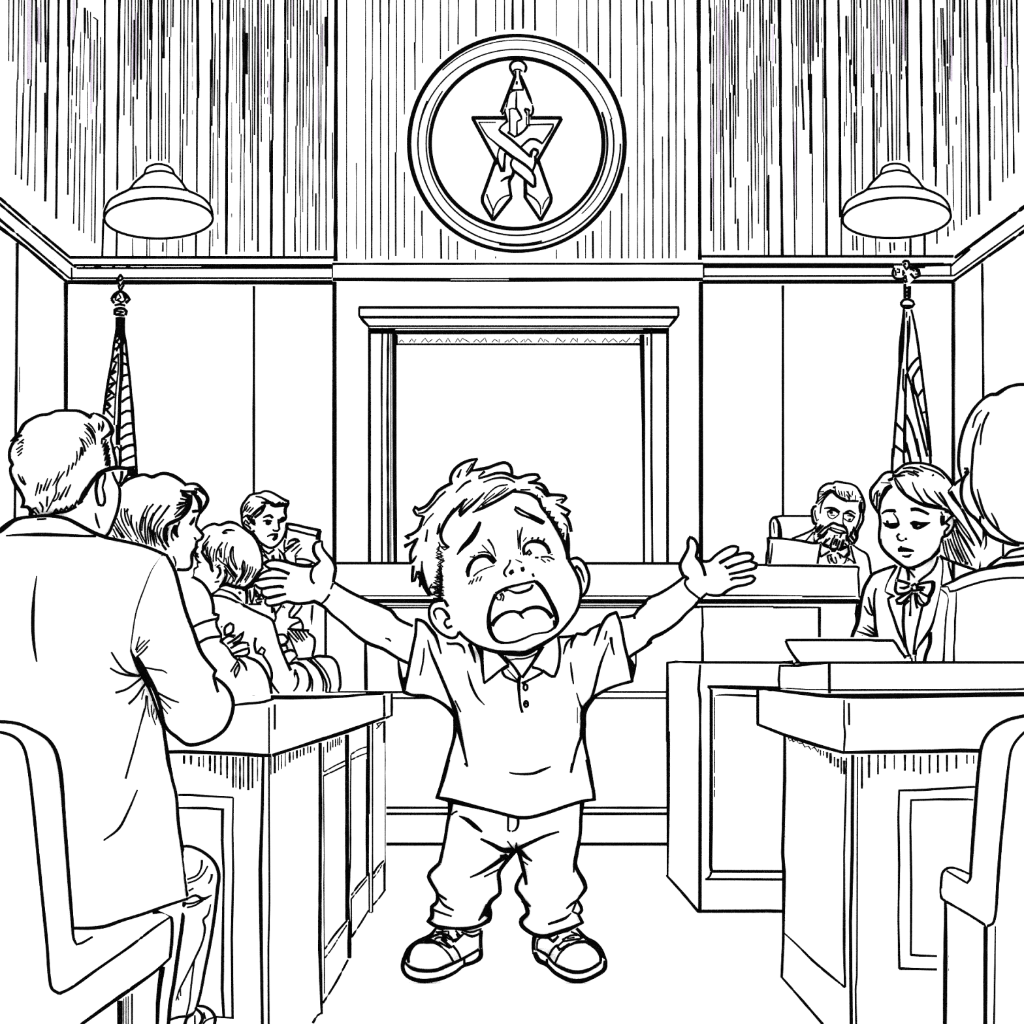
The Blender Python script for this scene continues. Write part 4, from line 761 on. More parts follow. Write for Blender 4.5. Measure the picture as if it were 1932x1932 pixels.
for sp, w, *a in [
 ('W: 638,1588 690,1640 780,1702 830,1722 940,1754 1070,1768 1190,1768 1310,1706 1420,1640 1480,1592 1560,1500 1620,1410 1646,1320 1652,1240 1636,1160 1600,1080 1553,1000', [6, 5.5, 6, 7, 10, 10, 8, 6, 6, 5.5, 5.5, 5.5, 5.5, 6]),  # jaw line, thickened at the chin to draw the shade below it
 ('W: 1553,1000 1540,920 1512,850 1470,760', [6, 8, 6, 4]), ('W: 1547,770 1544,860 1540,990', [3, 8, 9, 5]), ('W: 1560,990 1618,977 1670,1010 1702,1070 1720,1130 1714,1200 1692,1260 1658,1300', 5.5), ('W: 1588,1080 1618,1048 1650,1085 1682,1182', [5, 6, 4, 2.4]), ('W: 1600,1075 1640,1150 1656,1245', [5, 4.5, 4]),
 ('W: 550,1382 520,1330 430,1345 397,1390 393,1450 412,1512 470,1586 530,1626 585,1643 622,1630 640,1588', [6, 5, 4.5, 5, 5, 5, 5, 5, 5]), ('W: 455,1490 432,1425 450,1400 500,1400 540,1440 560,1478 530,1490 520,1520 545,1560 585,1540', [2, 4, 4.5, 4, 5.5, 7, 4.5, 4.5, 4.5, 5]),
 ('W: 817,678 775,768 725,838 672,888 624,952', [6, 10, 11, 8, 2.5]), ('W: 830,868 905,945', 2.6), ('W: 880,822 920,880 946,968', [4.5, 3.4, 2]), ('W: 905,945 952,1007', 3.4), ('W: 1122,560 1180,595 1260,635 1345,685', [5, 4, 6, 7.5]), ('W: 1118,552 1105,578 1140,610 1240,650 1335,695', [5, 4.5, 4, 5, 5]),
 ('W: 717,1135 716,1080 740,1020 780,980 830,960 880,966 910,992 936,1022', [5, 8.5, 7.5, 6, 7, 7, 9, 7]), ('W: 730,968 762,970 772,952', 2.6), ('W: 796,935 850,928 905,940', 3), ('W: 695,1098 716,1076', 3.4), ('W: 760,1130 800,1095 860,1065 940,1040', [3.2, 2.6, 2]),
 ('W: 720,1197 742,1162; 744,1197 766,1148; 780,1176 800,1132; 810,1172 830,1128', 2.8), ('W: 1185,955 1176,900 1200,860 1240,842 1290,840 1332,852 1370,885 1394,942', [6, 6, 4.5, 6, 8, 7.5, 7, 7]), ('W: 1195,952 1222,912 1242,938 1216,955', 4.4), ('W: 1240,822 1256,806; 1285,835 1302,805; 1338,842 1352,815', 3.6),
 ('W: 1270,975 1302,975', 3.6), ('W: 1318,970 1380,968 1432,992', 3.4), ('W: 1320,985 1360,1017; 1370,990 1396,1007; 1400,948 1420,950', 2.6), ('W: 1126,745 1133,905', 2.4), ('W: 1167,722 1147,800 1150,915', [3, 4.4, 2.4]), ('W: 1172,842 1202,805; 1150,930 1150,952', 2.4),
 ('W: 1065,996 1056,1030 1022,1075 1014,1108 1036,1136', [4.5, 3, 4, 4.5, 3]), ('W: 1108,990 1165,1016', [2, 3]), ('W: 1062,1112 1078,1092 1094,1086', [7, 8.5, 7]), ('W: 1164,1052 1170,1075 1166,1090', [7, 9, 5]), ('W: 1250,1105 1262,1135', 4.4),
 ('W: 945,1275 1030,1228 1150,1196 1275,1170', [6, 5, 4, 5]), ('W: 1275,1172 1322,1215 1362,1275 1402,1350 1438,1430 1455,1500 1432,1556', [7, 8.5, 8.5, 8, 10, 8, 6]), ('W: 1432,1556 1380,1590 1260,1610 1180,1645 1090,1676 1000,1680', [4.5, 3.5, 3.5, 4, 4.4, 5]), ('W: 1000,1680 950,1660 912,1610 892,1550 890,1450 908,1370 945,1278', [6, 8, 9, 8.5, 7, 6, 7]),
 ('W: 1440,1520 1412,1535 1430,1495', 4)]:
    b.ink(sp, w)
for sp, w, *a in [
 ('K: 1330,155 1440,222 1510,258 1600,298 1700,338 1765,372 1815,432 1928,488', [5, 5.5, 5.5, 5.5, 6, 6.5, 5.5, 5]), ('K: 1195,310 1260,350 1310,400 1400,470 1500,560 1600,625 1700,662 1762,700 1830,742 1905,776', [6, 5.5, 5, 5.5, 6, 6.5, 6, 5.5, 5.5]), ('K: 1718,580 1745,588 1762,606', [2.5, 4, 3]),
 ('H: 1375,1250 1362,1320 1345,1408', [6, 6.5, 5]), ('H: 1178,908 1210,908 1214,980 1260,1050 1320,1120 1362,1190 1376,1250', [4, 4.4, 4.4, 5, 5.5, 6, 6]), ('H: 1190,908 1140,920 1107,962 1107,1035 1128,1085 1178,1150 1112,1208', [4.4, 5, 6, 6, 6, 5.5, 5]), ('H: 1110,1212 1080,1270 1072,1340 1088,1400 1118,1424', [3.6, 5, 5, 5, 4.5]),
 ('H: 1110,1212 1000,1208 900,1194 800,1166 720,1146 640,1136 560,1150 506,1190', [4.5, 6.5, 6.5, 5.5, 5.5, 5, 4.6, 3.6]), ('H: 506,1190 530,1215 570,1240 640,1247 720,1266 812,1308', [4, 4.6, 5.4, 5.4, 5.5, 6.5]), ('H: 590,1258 540,1270 470,1302 412,1365', [4.6, 4.4, 4.6, 5]), ('H: 385,1395 440,1380 560,1358 670,1356 782,1360', [5.4, 5, 4.6, 5, 5]),
 ('H: 392,1430 428,1470 480,1486 560,1470 650,1460 700,1456 742,1468', [4, 5, 5, 5, 5, 5, 6.5]), ('H: 476,1495 478,1555 520,1590 545,1598 650,1575 770,1548', [3, 4, 5.5, 6, 5.5, 4.4]), ('H: 520,1612 515,1660 545,1690 620,1690 700,1672 780,1645 880,1668 960,1668 1060,1656 1110,1642 1180,1672 1240,1712', [4, 4.5, 5, 5, 5, 6, 5.4, 5, 5.5, 7, 6, 5.5]),
 ('H: 1345,1420 1312,1495', [4, 3]), ('H: 1300,1552 1260,1615 1195,1675', [4.5, 4, 3.4]),
 ('R: 322,498 292,430 290,390 328,312 358,250 358,188 376,154 412,170 441,222 441,280 430,320 460,358 490,415 510,492', [6, 6, 6, 6, 5.6, 5.6, 5.6, 5.4, 5.4, 6, 6, 6, 6]), ('R: 470,345 490,362 545,359 600,310 690,250 750,231 794,240 795,266 765,305 690,346 630,380', [6, 5.4, 5, 5, 5, 4.8, 5, 5, 5, 6, 6.5]),
 ('R: 760,312 860,291 912,298 926,326 905,355 850,368 760,396 700,422 678,402', [5, 5, 6, 6, 5, 4.6, 4.6, 6, 4]), ('R: 905,364 955,384 945,420 880,440 780,464 712,476', [5, 6, 5.6, 5, 5, 4.4]), ('R: 728,528 748,512 830,505 920,490 944,514 915,546 850,570 770,585 700,620 650,656 600,662 540,655 520,645 470,692', [5, 4.8, 5, 5.4, 5.4, 5, 5, 5, 5.4, 6, 5, 4.6, 5, 4]),
 ('R: 366,508 336,530 331,558 362,610 410,650 462,690', [5, 4, 4, 4, 4, 4]), ('R: 315,488 362,512', 6),
 ('R: 322,500 270,540 200,590 100,648 50,668 0,700 I: 1862,865 1818,905 1800,932 1760,945 1715,950', [5.6, 5.2, 5, 5.4, 5.4, 5.4, 6, 5.4, 5, 5]), ('R: 465,690 420,748 345,815 280,885 200,948 130,992 50,1030 0,1092 I: 1895,1098 1850,1130 1800,1162 1762,1188', [6, 5.4, 5.4, 6, 6, 6, 7, 6.5, 6, 6, 5.4, 5.4]), ('I: 1796,935 1800,960', 5),
 ('I: 1100,1194 1150,1192 1200,1175 1225,1160', 3), ('I: 1030,1180 1060,1200 1110,1192', 2.4)]:  # ink strokes drawn as shading on the neck
    b.ink(sp, w)
body = b.done()
q = Part('teeth', body, PLAS, 'small upper teeth')
q.blob('W: 1055,1228 1150,1204 1232,1192 1235,1220 1190,1246 1120,1250', 3.222, .006, 6, step=4)
q.blob('W: 950,1288 975,1272 992,1300 985,1326 962,1322', 3.235, .006, 5, step=3)
q.mid = lambda x, y: 3.23
q.ink('W: 1012,1256 1048,1244 1115,1268 1190,1254 1240,1228 1252,1198', [4, 3.4, 5, 5, 5, 5]).ink('W: 950,1280 975,1268 992,1295 985,1326 964,1325 948,1300 950,1280', 3.4).ink('W: 992,1268 1012,1295 1002,1336', 3.6); q.done()
q = Part('tongue', body, SKIN)
q.blob('W: 915,1540 960,1472 1030,1430 1100,1418 1150,1432 1200,1402 1265,1388 1320,1392 1370,1420 1410,1470 1420,1550 1370,1580 1250,1600 1090,1664 1000,1668 950,1640', 3.245, .018, 20, step=5)
q.ink('W: 915,1545 925,1515 965,1470 1030,1430 1100,1420 1150,1432 1200,1402 1265,1387 1320,1391 1370,1420 1415,1475', [7, 8, 6, 5.4, 5, 6, 6, 7, 6.5, 7.5, 9]).ink('W: 1140,1430 1152,1452 1178,1482', [6, 4.6, 3]); q.done()
h = Part('hair', bo, HAIR)
h.blob('W: 430,1310 395,1285 345,1205 318,1212 300,1120 255,1170 260,1040 238,1015 242,930 272,868 215,890 190,876 238,838 195,810 197,796 260,775 310,735 340,640 290,620 266,580 280,556 305,575 370,545 420,490 480,420 575,355 570,305 610,240 690,185 795,155 740,252 870,234 960,198 1020,188 1062,212 1080,290 1130,312 1210,290 1295,290 1308,315 1270,348 1330,365 1385,455 1520,465 1530,485 1490,525 1560,590 1535,630 1562,700 1575,760 1555,765 1548,970 1500,830 1440,722 1360,620 1315,545 1290,490 1240,455 1150,432 1080,432 960,500 880,540 758,602 840,510 700,590 640,632 650,590 560,655 500,760 495,800 520,850 562,890 505,905 522,1000 480,1090 515,1150 490,1250 522,1300', 3.38, .172, 135, over=HEADC, lift=.012, step=6, sm=False)
h.mid = lambda x, y: 3.36
for sp, w, *a in [
 ('W: 400,1290 347,1200 332,1100 335,1003', [7, 7, 5, 3]), ('W: 302,1085 322,1150 316,1212', 5), ('W: 298,1085 275,1165 250,1172 262,1040', [5, 5, 6, 6]), ('W: 290,958 252,1012 240,1015 240,930 302,812', [3, 6, 6, 6, 3]), ('W: 302,815 230,862 196,888 192,872 250,850 285,822', 4.6), ('W: 232,820 196,800 260,775 310,732 336,660 352,630', [5, 6, 5.6, 6.4, 5.4]), ('W: 430,608 380,660 345,712', [3, 3, 2.4]),
 ('W: 342,632 290,622 265,582 280,553 305,577 370,546 420,490 460,430 515,390 590,353', [4, 5.6, 6, 5.6, 6.4, 6, 6, 6]), ('W: 305,607 350,600 420,540 480,470 532,425', [3, 4.4, 3.4, 4]), ('W: 571,350 571,310 592,260 642,210 710,175 797,155', [6.4, 6, 6, 6, 5.4, 4.4]), ('W: 797,155 765,200 740,250 695,303', [3, 5, 6, 2.4]), ('W: 658,245 628,312', [3, 5.4]), ('W: 748,195 700,270', [2.4, 3]),
 ('W: 740,256 830,240 880,230 960,200 1020,188 1060,208 1078,250 1079,288', [3.4, 5.6, 6.4, 5.6, 6, 6, 6, 6]), ('W: 853,262 800,305', [5, 2.5]), ('W: 800,320 870,300 950,275 1020,275 1085,300 1130,314 1200,292 1290,290 1308,315 1270,340 1212,353', [3.4, 4.4, 5, 5, 6.4, 6.6, 5.6, 5.8, 6.6, 5.4, 4.4]),
 ('W: 1212,353 1320,365 1350,392 1382,455', [4.4, 4.8, 7, 8]), ('W: 840,352 920,322 1000,312 1060,325 1107,353', [3, 3, 4, 4.4, 3]), ('W: 1273,390 1320,410 1370,460 1388,455 1520,466 1530,482 1487,527', [4.4, 4.4, 7, 6, 6, 6, 4.4]), ('W: 1445,502 1500,490', 3), ('W: 1440,527 1560,592 1530,632', [3, 6.4, 6]), ('W: 1482,602 1530,637 1556,690 1572,762', [3, 6.4, 6.4, 6]), ('W: 1505,690 1535,715 1528,860', 3),
 ('W: 742,335 690,360 612,438', [4.4, 4, 2.8]), ('W: 562,892 512,852 490,795 500,740 560,630 620,570 692,490', [4, 5.6, 6.6, 7, 7, 5.4, 3.4]), ('W: 642,632 700,580 780,510 852,436', [7, 6, 5.4, 3]), ('W: 752,602 860,552 960,502 1050,447 1112,408', [3, 6.4, 5.6, 6.4, 5]), ('W: 770,590 850,512 940,440', [2, 2.6, 2]), ('W: 845,492 900,430 960,385 1046,370', [3, 2.6, 3, 3]), ('W: 920,485 1000,440 1052,400; 830,545 920,480 1030,395; 640,612 690,547 757,485; 565,605 600,562', 2.6), ('W: 640,600 690,500 712,488', 4),
 ('W: 1075,425 1150,432 1240,452 1302,500 1322,552 1382,627 1442,722 1502,832 1545,960', [6, 4.6, 7, 5.6, 6, 6.4, 6, 6, 6]), ('W: 1150,414 1232,412', 3), ('W: 1290,450 1292,468; 1322,462 1340,478', 2.5), ('W: 380,740 365,845', [3, 4.6]), ('W: 482,690 470,745 460,785', [3, 5, 4]), ('W: 332,1003 340,1100 375,1230 400,1285', [3, 4, 5, 6]),
 ('W: 470,845 490,885 560,890 520,912 478,872 470,920 450,935 512,962 445,977 522,1002 460,1037 500,1070 452,1092 512,1130 435,1137 512,1162 430,1182 517,1222 418,1212 512,1250 440,1240 522,1290 450,1292 505,1315 430,1312 540,1345 557,1378', 2.8), ('W: 482,1040 492,1130 490,1220 480,1300', [4, 6, 6, 5]), ('W: 480,880 455,905 505,935 452,955 515,985 470,1015 508,1050 462,1075 500,1110 448,1120 500,1145 440,1165 508,1195 405,1225 500,1235 425,1262 515,1270 410,1275 510,1310 445,1330 520,1330', 2.4), ('W: 300,1130 345,1210 385,1270', 4), ('W: 420,1190 395,1235 420,1290', 3),
 ('W: 1310,480 1332,560 1362,560 1347,600 1402,590 1382,640 1432,640 1412,680 1462,680 1442,730 1492,740 1472,790 1512,770 1502,830 1527,852', 3.2), ('W: 1372,630 1432,685 1490,805', [5, 6, 4])]:
    h.ink(sp, w)
h.done()
sh = Part('polo_shirt', bo, CLOTH)
sh.blob('I: 505,1000 515,960 560,975 620,1040 700,1105 760,1098 900,1118 1130,1100 1350,1060 1440,1045 1510,1045 1600,990 1640,945 1690,920 1715,950 1735,1080 1785,1325 1700,1345 1620,1380 1560,1420 1510,1500 1500,1680 1550,1920 J: 1690,285 1600,300 1480,340 1290,405 1170,430 1080,430 900,380 700,330 530,285 430,270 I: 670,1900 740,1640 745,1540 700,1480 620,1430 560,1410 490,1405 445,1385 470,1260 500,1080', 3.5, .116, 70,
        over='I: 420,1000 480,930 560,960 620,1035 700,1100 760,1093 900,1110 1130,1090 1350,1050 1440,1037 1510,1035 1600,980 1640,935 1700,890 1790,950 1810,1080 1840,1345 1720,1365 1630,1390 1566,1425 1515,1505 1506,1680 1560,1920 J: 1740,600 380,600 410,270 I: 660,1900 732,1640 738,1545 695,1487 618,1440 560,1420 490,1415 400,1410 390,1260')
for sp, w, *a in [
 ('I: 515,960 511,1050 500,1100 480,1200 460,1300 440,1388', [5.4, 5.6, 5.6, 5.6, 5.6]), ('I: 515,960 560,975 600,1020 627,1055 662,1165', [5.4, 6, 7.4, 5, 3]), ('I: 625,1050 700,1103 760,1105 792,1127 800,1162', [5, 4.6, 4.4, 5.4, 3]), ('I: 830,1110 850,1165 863,1217', [8, 6, 3]), ('I: 872,1118 900,1180 906,1260 916,1338', [8, 8.4, 6, 4]),
 ('I: 440,1388 490,1407 570,1412 640,1440 700,1482 748,1535', [7, 5, 5.4, 5.6, 7, 10]), ('I: 583,1083 600,1150 650,1270 700,1390 740,1490 752,1550 782,1680 817,1828', [2.6, 5.4, 6, 5.6, 9, 9, 5.6, 3]), ('I: 745,1540 740,1640 700,1790 662,1935', [8, 6, 6, 6.4]), ('I: 562,1130 555,1210 538,1292', [3, 3.4, 3.4]), ('I: 815,1263 840,1350 875,1420 917,1465', [2, 5, 4.6, 2]), ('I: 743,1438 777,1507', 2.8),
 ('I: 408,1195 422,1290 440,1375', [3, 8, 6]), ('I: 450,1300 445,1375', 7), ('I: 472,1235 440,1380', 4), ('I: 1690,918 1715,980 1740,1110 1765,1210 1786,1326', 5.4), ('I: 1786,1326 1710,1346 1640,1372 1560,1417', [5.4, 4.6, 5.4, 6]), ('I: 1560,1417 1502,1500 1500,1600', [8, 12, 9]), ('I: 1500,1600 1505,1680 1530,1800 1552,1935', [8, 5.6, 5.6, 6]), ('I: 1764,1182 1785,1230 1783,1312', [3, 12, 4]), ('I: 1806,1162 1806,1230 1787,1320', 3.4),
 ('I: 1690,920 1640,942 1602,1000 1580,1060 1560,1117', [5.6, 5.6, 6, 5, 3]), ('I: 1600,990 1540,1020 1510,1047 1460,1045 1432,1090 1425,1132', [5.4, 4.6, 7, 5, 6, 3.4]), ('I: 1345,1065 1400,1063 1445,1056', 4.6), ('I: 1440,1062 1400,1100 1380,1168', [3, 4.6, 2.6]), ('I: 1635,1030 1622,1082', 3.4), ('I: 1660,1068 1665,1110 1680,1172', [6, 4.6, 2.6]), ('I: 1647,1098 1600,1220 1560,1380 1540,1442', [2, 4.6, 5.4, 5]),
 ('I: 1423,1213 1430,1280 1440,1342', [2.6, 4.4, 2.6]), ('I: 1458,1393 1475,1450 1500,1505', [2.4, 3.4, 6]), ('I: 1463,1478 1463,1572', 1.8), ('I: 1490,1640 1460,1720 1440,1800 1425,1865', [6, 5, 4.4, 4]), ('I: 1500,1510 1490,1650', 9), ('I: 1062,1862 1100,1870 1200,1868 1250,1850 1307,1827', [3, 4, 5, 5.6, 2.6]),
 ('J: 530,-30 520,0 500,90 470,180 440,270', 6.4), ('J: 427,270 500,285 560,300 700,335 900,385 1010,415 1080,430 1170,430 1290,400 1480,335 1600,300 1692,287', [5, 10, 8, 6, 6, 6.4, 6.4, 6.4, 6.4, 6.4, 5.4]), ('J: 1628,-30 1635,0 1660,130 1680,220 1686,287', 6.2), ('J: 660,0 682,28; 1512,0 1498,75', [5, 3.4])]:
    sh.ink(sp, w)
shirt = sh.done()
q = Part('collar', shirt, CLOTH)
q.blob('I: 905,1125 1000,1145 1060,1225 1015,1255 970,1295 915,1337 905,1260', 3.375, .012, 6, step=4)
q.blob('I: 1350,1060 1360,1150 1352,1240 1330,1297 1310,1297 1262,1262 1195,1240 1255,1118', 3.375, .012, 6, step=4)
q.mid = lambda x, y: 3.375
q.ink('I: 985,1140 1030,1190 1057,1227 1010,1260 960,1302 913,1338', [9, 7, 4.4, 4.4, 5, 4.4]).ink('I: 1062,1238 1020,1260 1032,1292 1115,1332', [3, 5.4, 4.4, 4.4]).ink('I: 1050,1255 1112,1322', [2, 3]).ink('I: 1035,1180 1090,1240 1132,1305', [4, 5, 6]).ink('I: 1257,1118 1210,1200 1138,1305', [9, 5.4, 5.4]).ink('I: 1195,1243 1240,1255 1262,1272 1210,1302 1145,1335', [5, 4.4, 5, 4, 5]).ink('I: 1350,1063 1360,1150 1351,1240 1330,1297 1310,1297 1258,1262', [4.4, 5, 5, 5.4, 5.4, 5]).ink('I: 900,1120 906,1260 914,1338', [6, 5, 4]); q.done()
q = Part('placket', shirt, CLOTH)
q.blob('I: 1110,1310 1150,1310 1185,1345 1185,1490 1150,1505 1125,1500', 3.388, .006, 4, step=4); q.mid = lambda x, y: 3.38
q.ink('I: 1122,1300 1118,1335 1120,1400 1130,1480 1140,1510', [6, 6, 5, 4.4, 5]).ink('I: 1135,1330 1150,1345', 4); q.done()
for cy in (1361, 1459):
    q = Part('button', shirt, METAL); cx = 1158 if cy < 1400 else 1161
    q.blob('I: ' + ' '.join('%.1f,%.1f' % (cx + 13 * math.cos(a), cy + 17 * math.sin(a)) for a in np.linspace(0, 6.28, 12, False)), 3.374, .005, 3, step=2); q.mid = lambda x, y: 3.37
    q.ink('I: ' + ' '.join('%.1f,%.1f' % (cx + 12 * math.cos(a), cy + 18 * math.sin(a)) for a in np.linspace(0, 6.28, 12, False)), 4.2, closed=True, step=2)
    if cy > 1400: q.ink('I: 1163,1452 1158,1462', 3)
    q.done()
tr_ = Part('trousers', bo, CLOTH)
tr_.blob('J: 530,250 535,400 500,600 465,780 375,880 365,910 430,1040 435,1110 390,1150 400,1200 370,1250 440,1290 560,1310 690,1310 790,1282 860,1245 850,1140 870,1095 938,1030 935,860 1060,690 1120,870 1065,980 1068,1010 1130,1110 1152,1190 1105,1260 1150,1325 1225,1362 1310,1372 1440,1332 1592,1262 1560,1200 1588,1160 1552,1080 1620,990 1600,930 1535,800 1570,600 1590,310 1560,250 1100,230', lambda x, y: 3.49 - .032 * min(1, max(0, (y - 1640) / 80)), .085, 50,
         over='J: 520,100 525,400 490,600 455,780 365,880 355,910 420,1040 380,1150 340,1400 870,1400 855,1140 878,1095 946,1030 943,860 1060,705 1112,870 1058,980 1062,1010 1122,1110 1140,1190 1090,1260 1080,1450 1620,1420 1570,1200 1598,1160 1562,1080 1630,990 1610,930 1545,800 1580,600 1600,310 1580,100 1100,100')
for sp, w, *a in [
 ('J: 545,300 540,380 520,480 505,580 480,700 460,790', [11, 6.4, 5.6, 5.6, 5.6, 6.4]), ('J: 460,790 380,870 372,900 400,960 440,1032 436,1100 396,1140 400,1180 396,1220 368,1252 430,1290 550,1308 690,1308 780,1285 850,1245', [6.4, 7, 7, 6.4, 6.4, 6.4, 8, 8.4, 7, 7, 5, 6.4, 6.4, 6.4, 9]), ('J: 450,1040 516,1082', [5.4, 4]), ('J: 450,1060 490,1120 572,1167', [3, 5, 3.8]), ('J: 408,1160 470,1185 557,1214', [4.4, 4, 3.4]),
 ('J: 852,1245 860,1190 850,1130 870,1090 936,1030 936,960 930,870 980,790 1060,690', [8.4, 9, 8, 6.6, 7, 7, 6.6, 8, 9]), ('J: 842,1125 810,1190 768,1247', [9, 8, 3]), ('J: 845,1150 835,1215', 8), ('J: 700,905 780,870 880,810 995,730', [3, 5.6, 7.4, 9]), ('J: 812,900 922,845', 3.4), ('J: 938,735 1000,735', 4.4), ('J: 783,598 880,645 960,688 1040,690', [4, 6.6, 9, 11]), ('J: 996,617 1042,677', 2.8), ('J: 1068,628 1068,690', [2, 6.4]),
 ('J: 1080,677 1200,620 1300,575 1407,542', [8, 6.4, 5.4, 3.4]), ('J: 1060,690 1100,700 1140,740 1192,777', [9, 8, 6.4, 3.4]), ('J: 1085,700 1120,830 1140,920 1146,963', [7, 7, 7.4, 5.4]), ('J: 1124,780 1160,807', 2.6), ('J: 1120,870 1075,950 1066,1000 1120,1080 1150,1150 1155,1190 1108,1240 1108,1280 1160,1330 1230,1365 1310,1372 1440,1332 1592,1264', [5.4, 6.4, 8, 7, 8, 9, 8, 7, 8, 10, 10, 6.6, 6]), ('J: 1120,1090 1182,1137', [9, 3]),
 ('J: 1592,1264 1560,1200 1587,1165 1582,1140 1552,1085', [6.6, 6, 6, 6, 5]), ('J: 1552,1085 1600,1020 1617,990 1600,930 1560,860 1536,800 1550,700 1575,560 1580,440 1590,310', [4.4, 7, 8.4, 7, 7.4, 7, 6, 6, 6, 8.6]), ('J: 1525,795 1522,867', [4, 3]), ('J: 1552,1085 1500,1120 1463,1154', [5, 5, 3.4]), ('J: 1540,1108 1513,1175 1547,1192', 4), ('J: 1318,1276 1400,1250 1460,1225 1502,1188', [4, 5.4, 5.6, 2.6]), ('J: 602,380 575,390 555,408', 3.4), ('J: 613,418 680,450 740,500 797,545', [2.4, 8, 9, 4])]:
    tr_.ink(sp, w)
tro = tr_.done()
q = Part('fly_tab', tro, CLOTH); q.blob('J: 1003,425 1083,430 1083,490 1060,530 1030,542 1003,535', 3.4, .006, 4, step=4)
q.ink('J: 1003,425 1001,530 1022,540', 4).ink('J: 1082,435 1081,490 1060,530 1030,541', [5.4, 4.6, 3]); q.done()
def shoe(upper, sole, ul, sl, lacepoly, ll, toe, tl):
    q = Part('shoe', bo, CLOTH); q.blob(upper, 3.43, .07, 40, step=6)
    for sp, w in ul: q.ink(sp, w)
    o = q.done()
    for nm, sp_, ls, Y, d, r in (('sole', sole, sl, 3.39, .045, 14), ('toe_cap', toe, tl, 3.372, .02, 20), ('laces', lacepoly, ll, 3.366, .012, 10)):
        q = Part(nm, o, CLOTH); q.blob(sp_, Y, d, r, step=5)
        for sp, w in ls: q.ink(sp, w)
        q.done()
shoe('J: 440,1280 390,1360 270,1412 195,1480 170,1570 215,1615 290,1645 430,1645 640,1552 785,1470 795,1340 810,1290 690,1290 550,1290',
     'J: 180,1550 163,1600 170,1650 205,1692 290,1725 390,1725 500,1700 590,1655 650,1610 740,1572 790,1540 792,1465 640,1545 520,1605 430,1640 290,1640 215,1610',
     [('J: 437,1298 382,1365 280,1415 212,1475 176,1560', [4, 7, 7, 8, 8.4]), ('J: 790,1325 786,1400 788,1480', 6.4), ('J: 645,1345 720,1372 778,1350', [3, 5.4, 4]), ('J: 630,1318 700,1340 790,1312', 3.4), ('J: 558,1438 600,1490 627,1547', [4.6, 4, 3.8])],
     [('J: 178,1545 166,1600 170,1640 205,1688 290,1722 390,1722 500,1697 590,1652 640,1612 730,1580 787,1540 790,1470', [8, 7, 7, 7.4, 7.4, 7.4, 6.4, 6, 5.4, 5.6, 6.4, 6.4]), ('J: 185,1575 215,1610 290,1640 430,1640 520,1605 640,1550 772,1474', [3.4, 6.4, 6, 6, 5.6, 4.6, 5]), ('J: 655,1553 655,1602', 4), ('J: 658,1590 730,1570 772,1530 776,1480', 3.4)],
     'J: 380,1385 470,1330 600,1325 650,1345 600,1400 555,1465 530,1465 450,1415',
     [('J: 430,1340 530,1330 532,1358', 3.4), ('J: 380,1382 470,1352 540,1372 572,1420', 4.6), ('J: 470,1392 530,1440 555,1462', 5), ('J: 480,1362 560,1400 612,1388 592,1350', 3.6), ('J: 585,1325 627,1372', 3.6), ('J: 632,1335 652,1350 580,1417', 4), ('J: 450,1415 542,1467', 3.6), ('J: 440,1310 492,1322', 3.4), ('J: 420,1395 450,1380 490,1385 520,1410', 4)],
     'J: 210,1540 230,1470 280,1425 340,1415 420,1422 480,1460 530,1510 562,1568 430,1632 290,1632 218,1600',
     [('J: 215,1580 210,1545 232,1470 282,1421 342,1412', [5, 6.4, 6.6, 6.6, 7]), ('J: 340,1413 420,1420 480,1460 530,1510 567,1570', [8, 6, 3.6, 3.6, 4]), ('J: 330,1402 400,1400 452,1422', 7)])
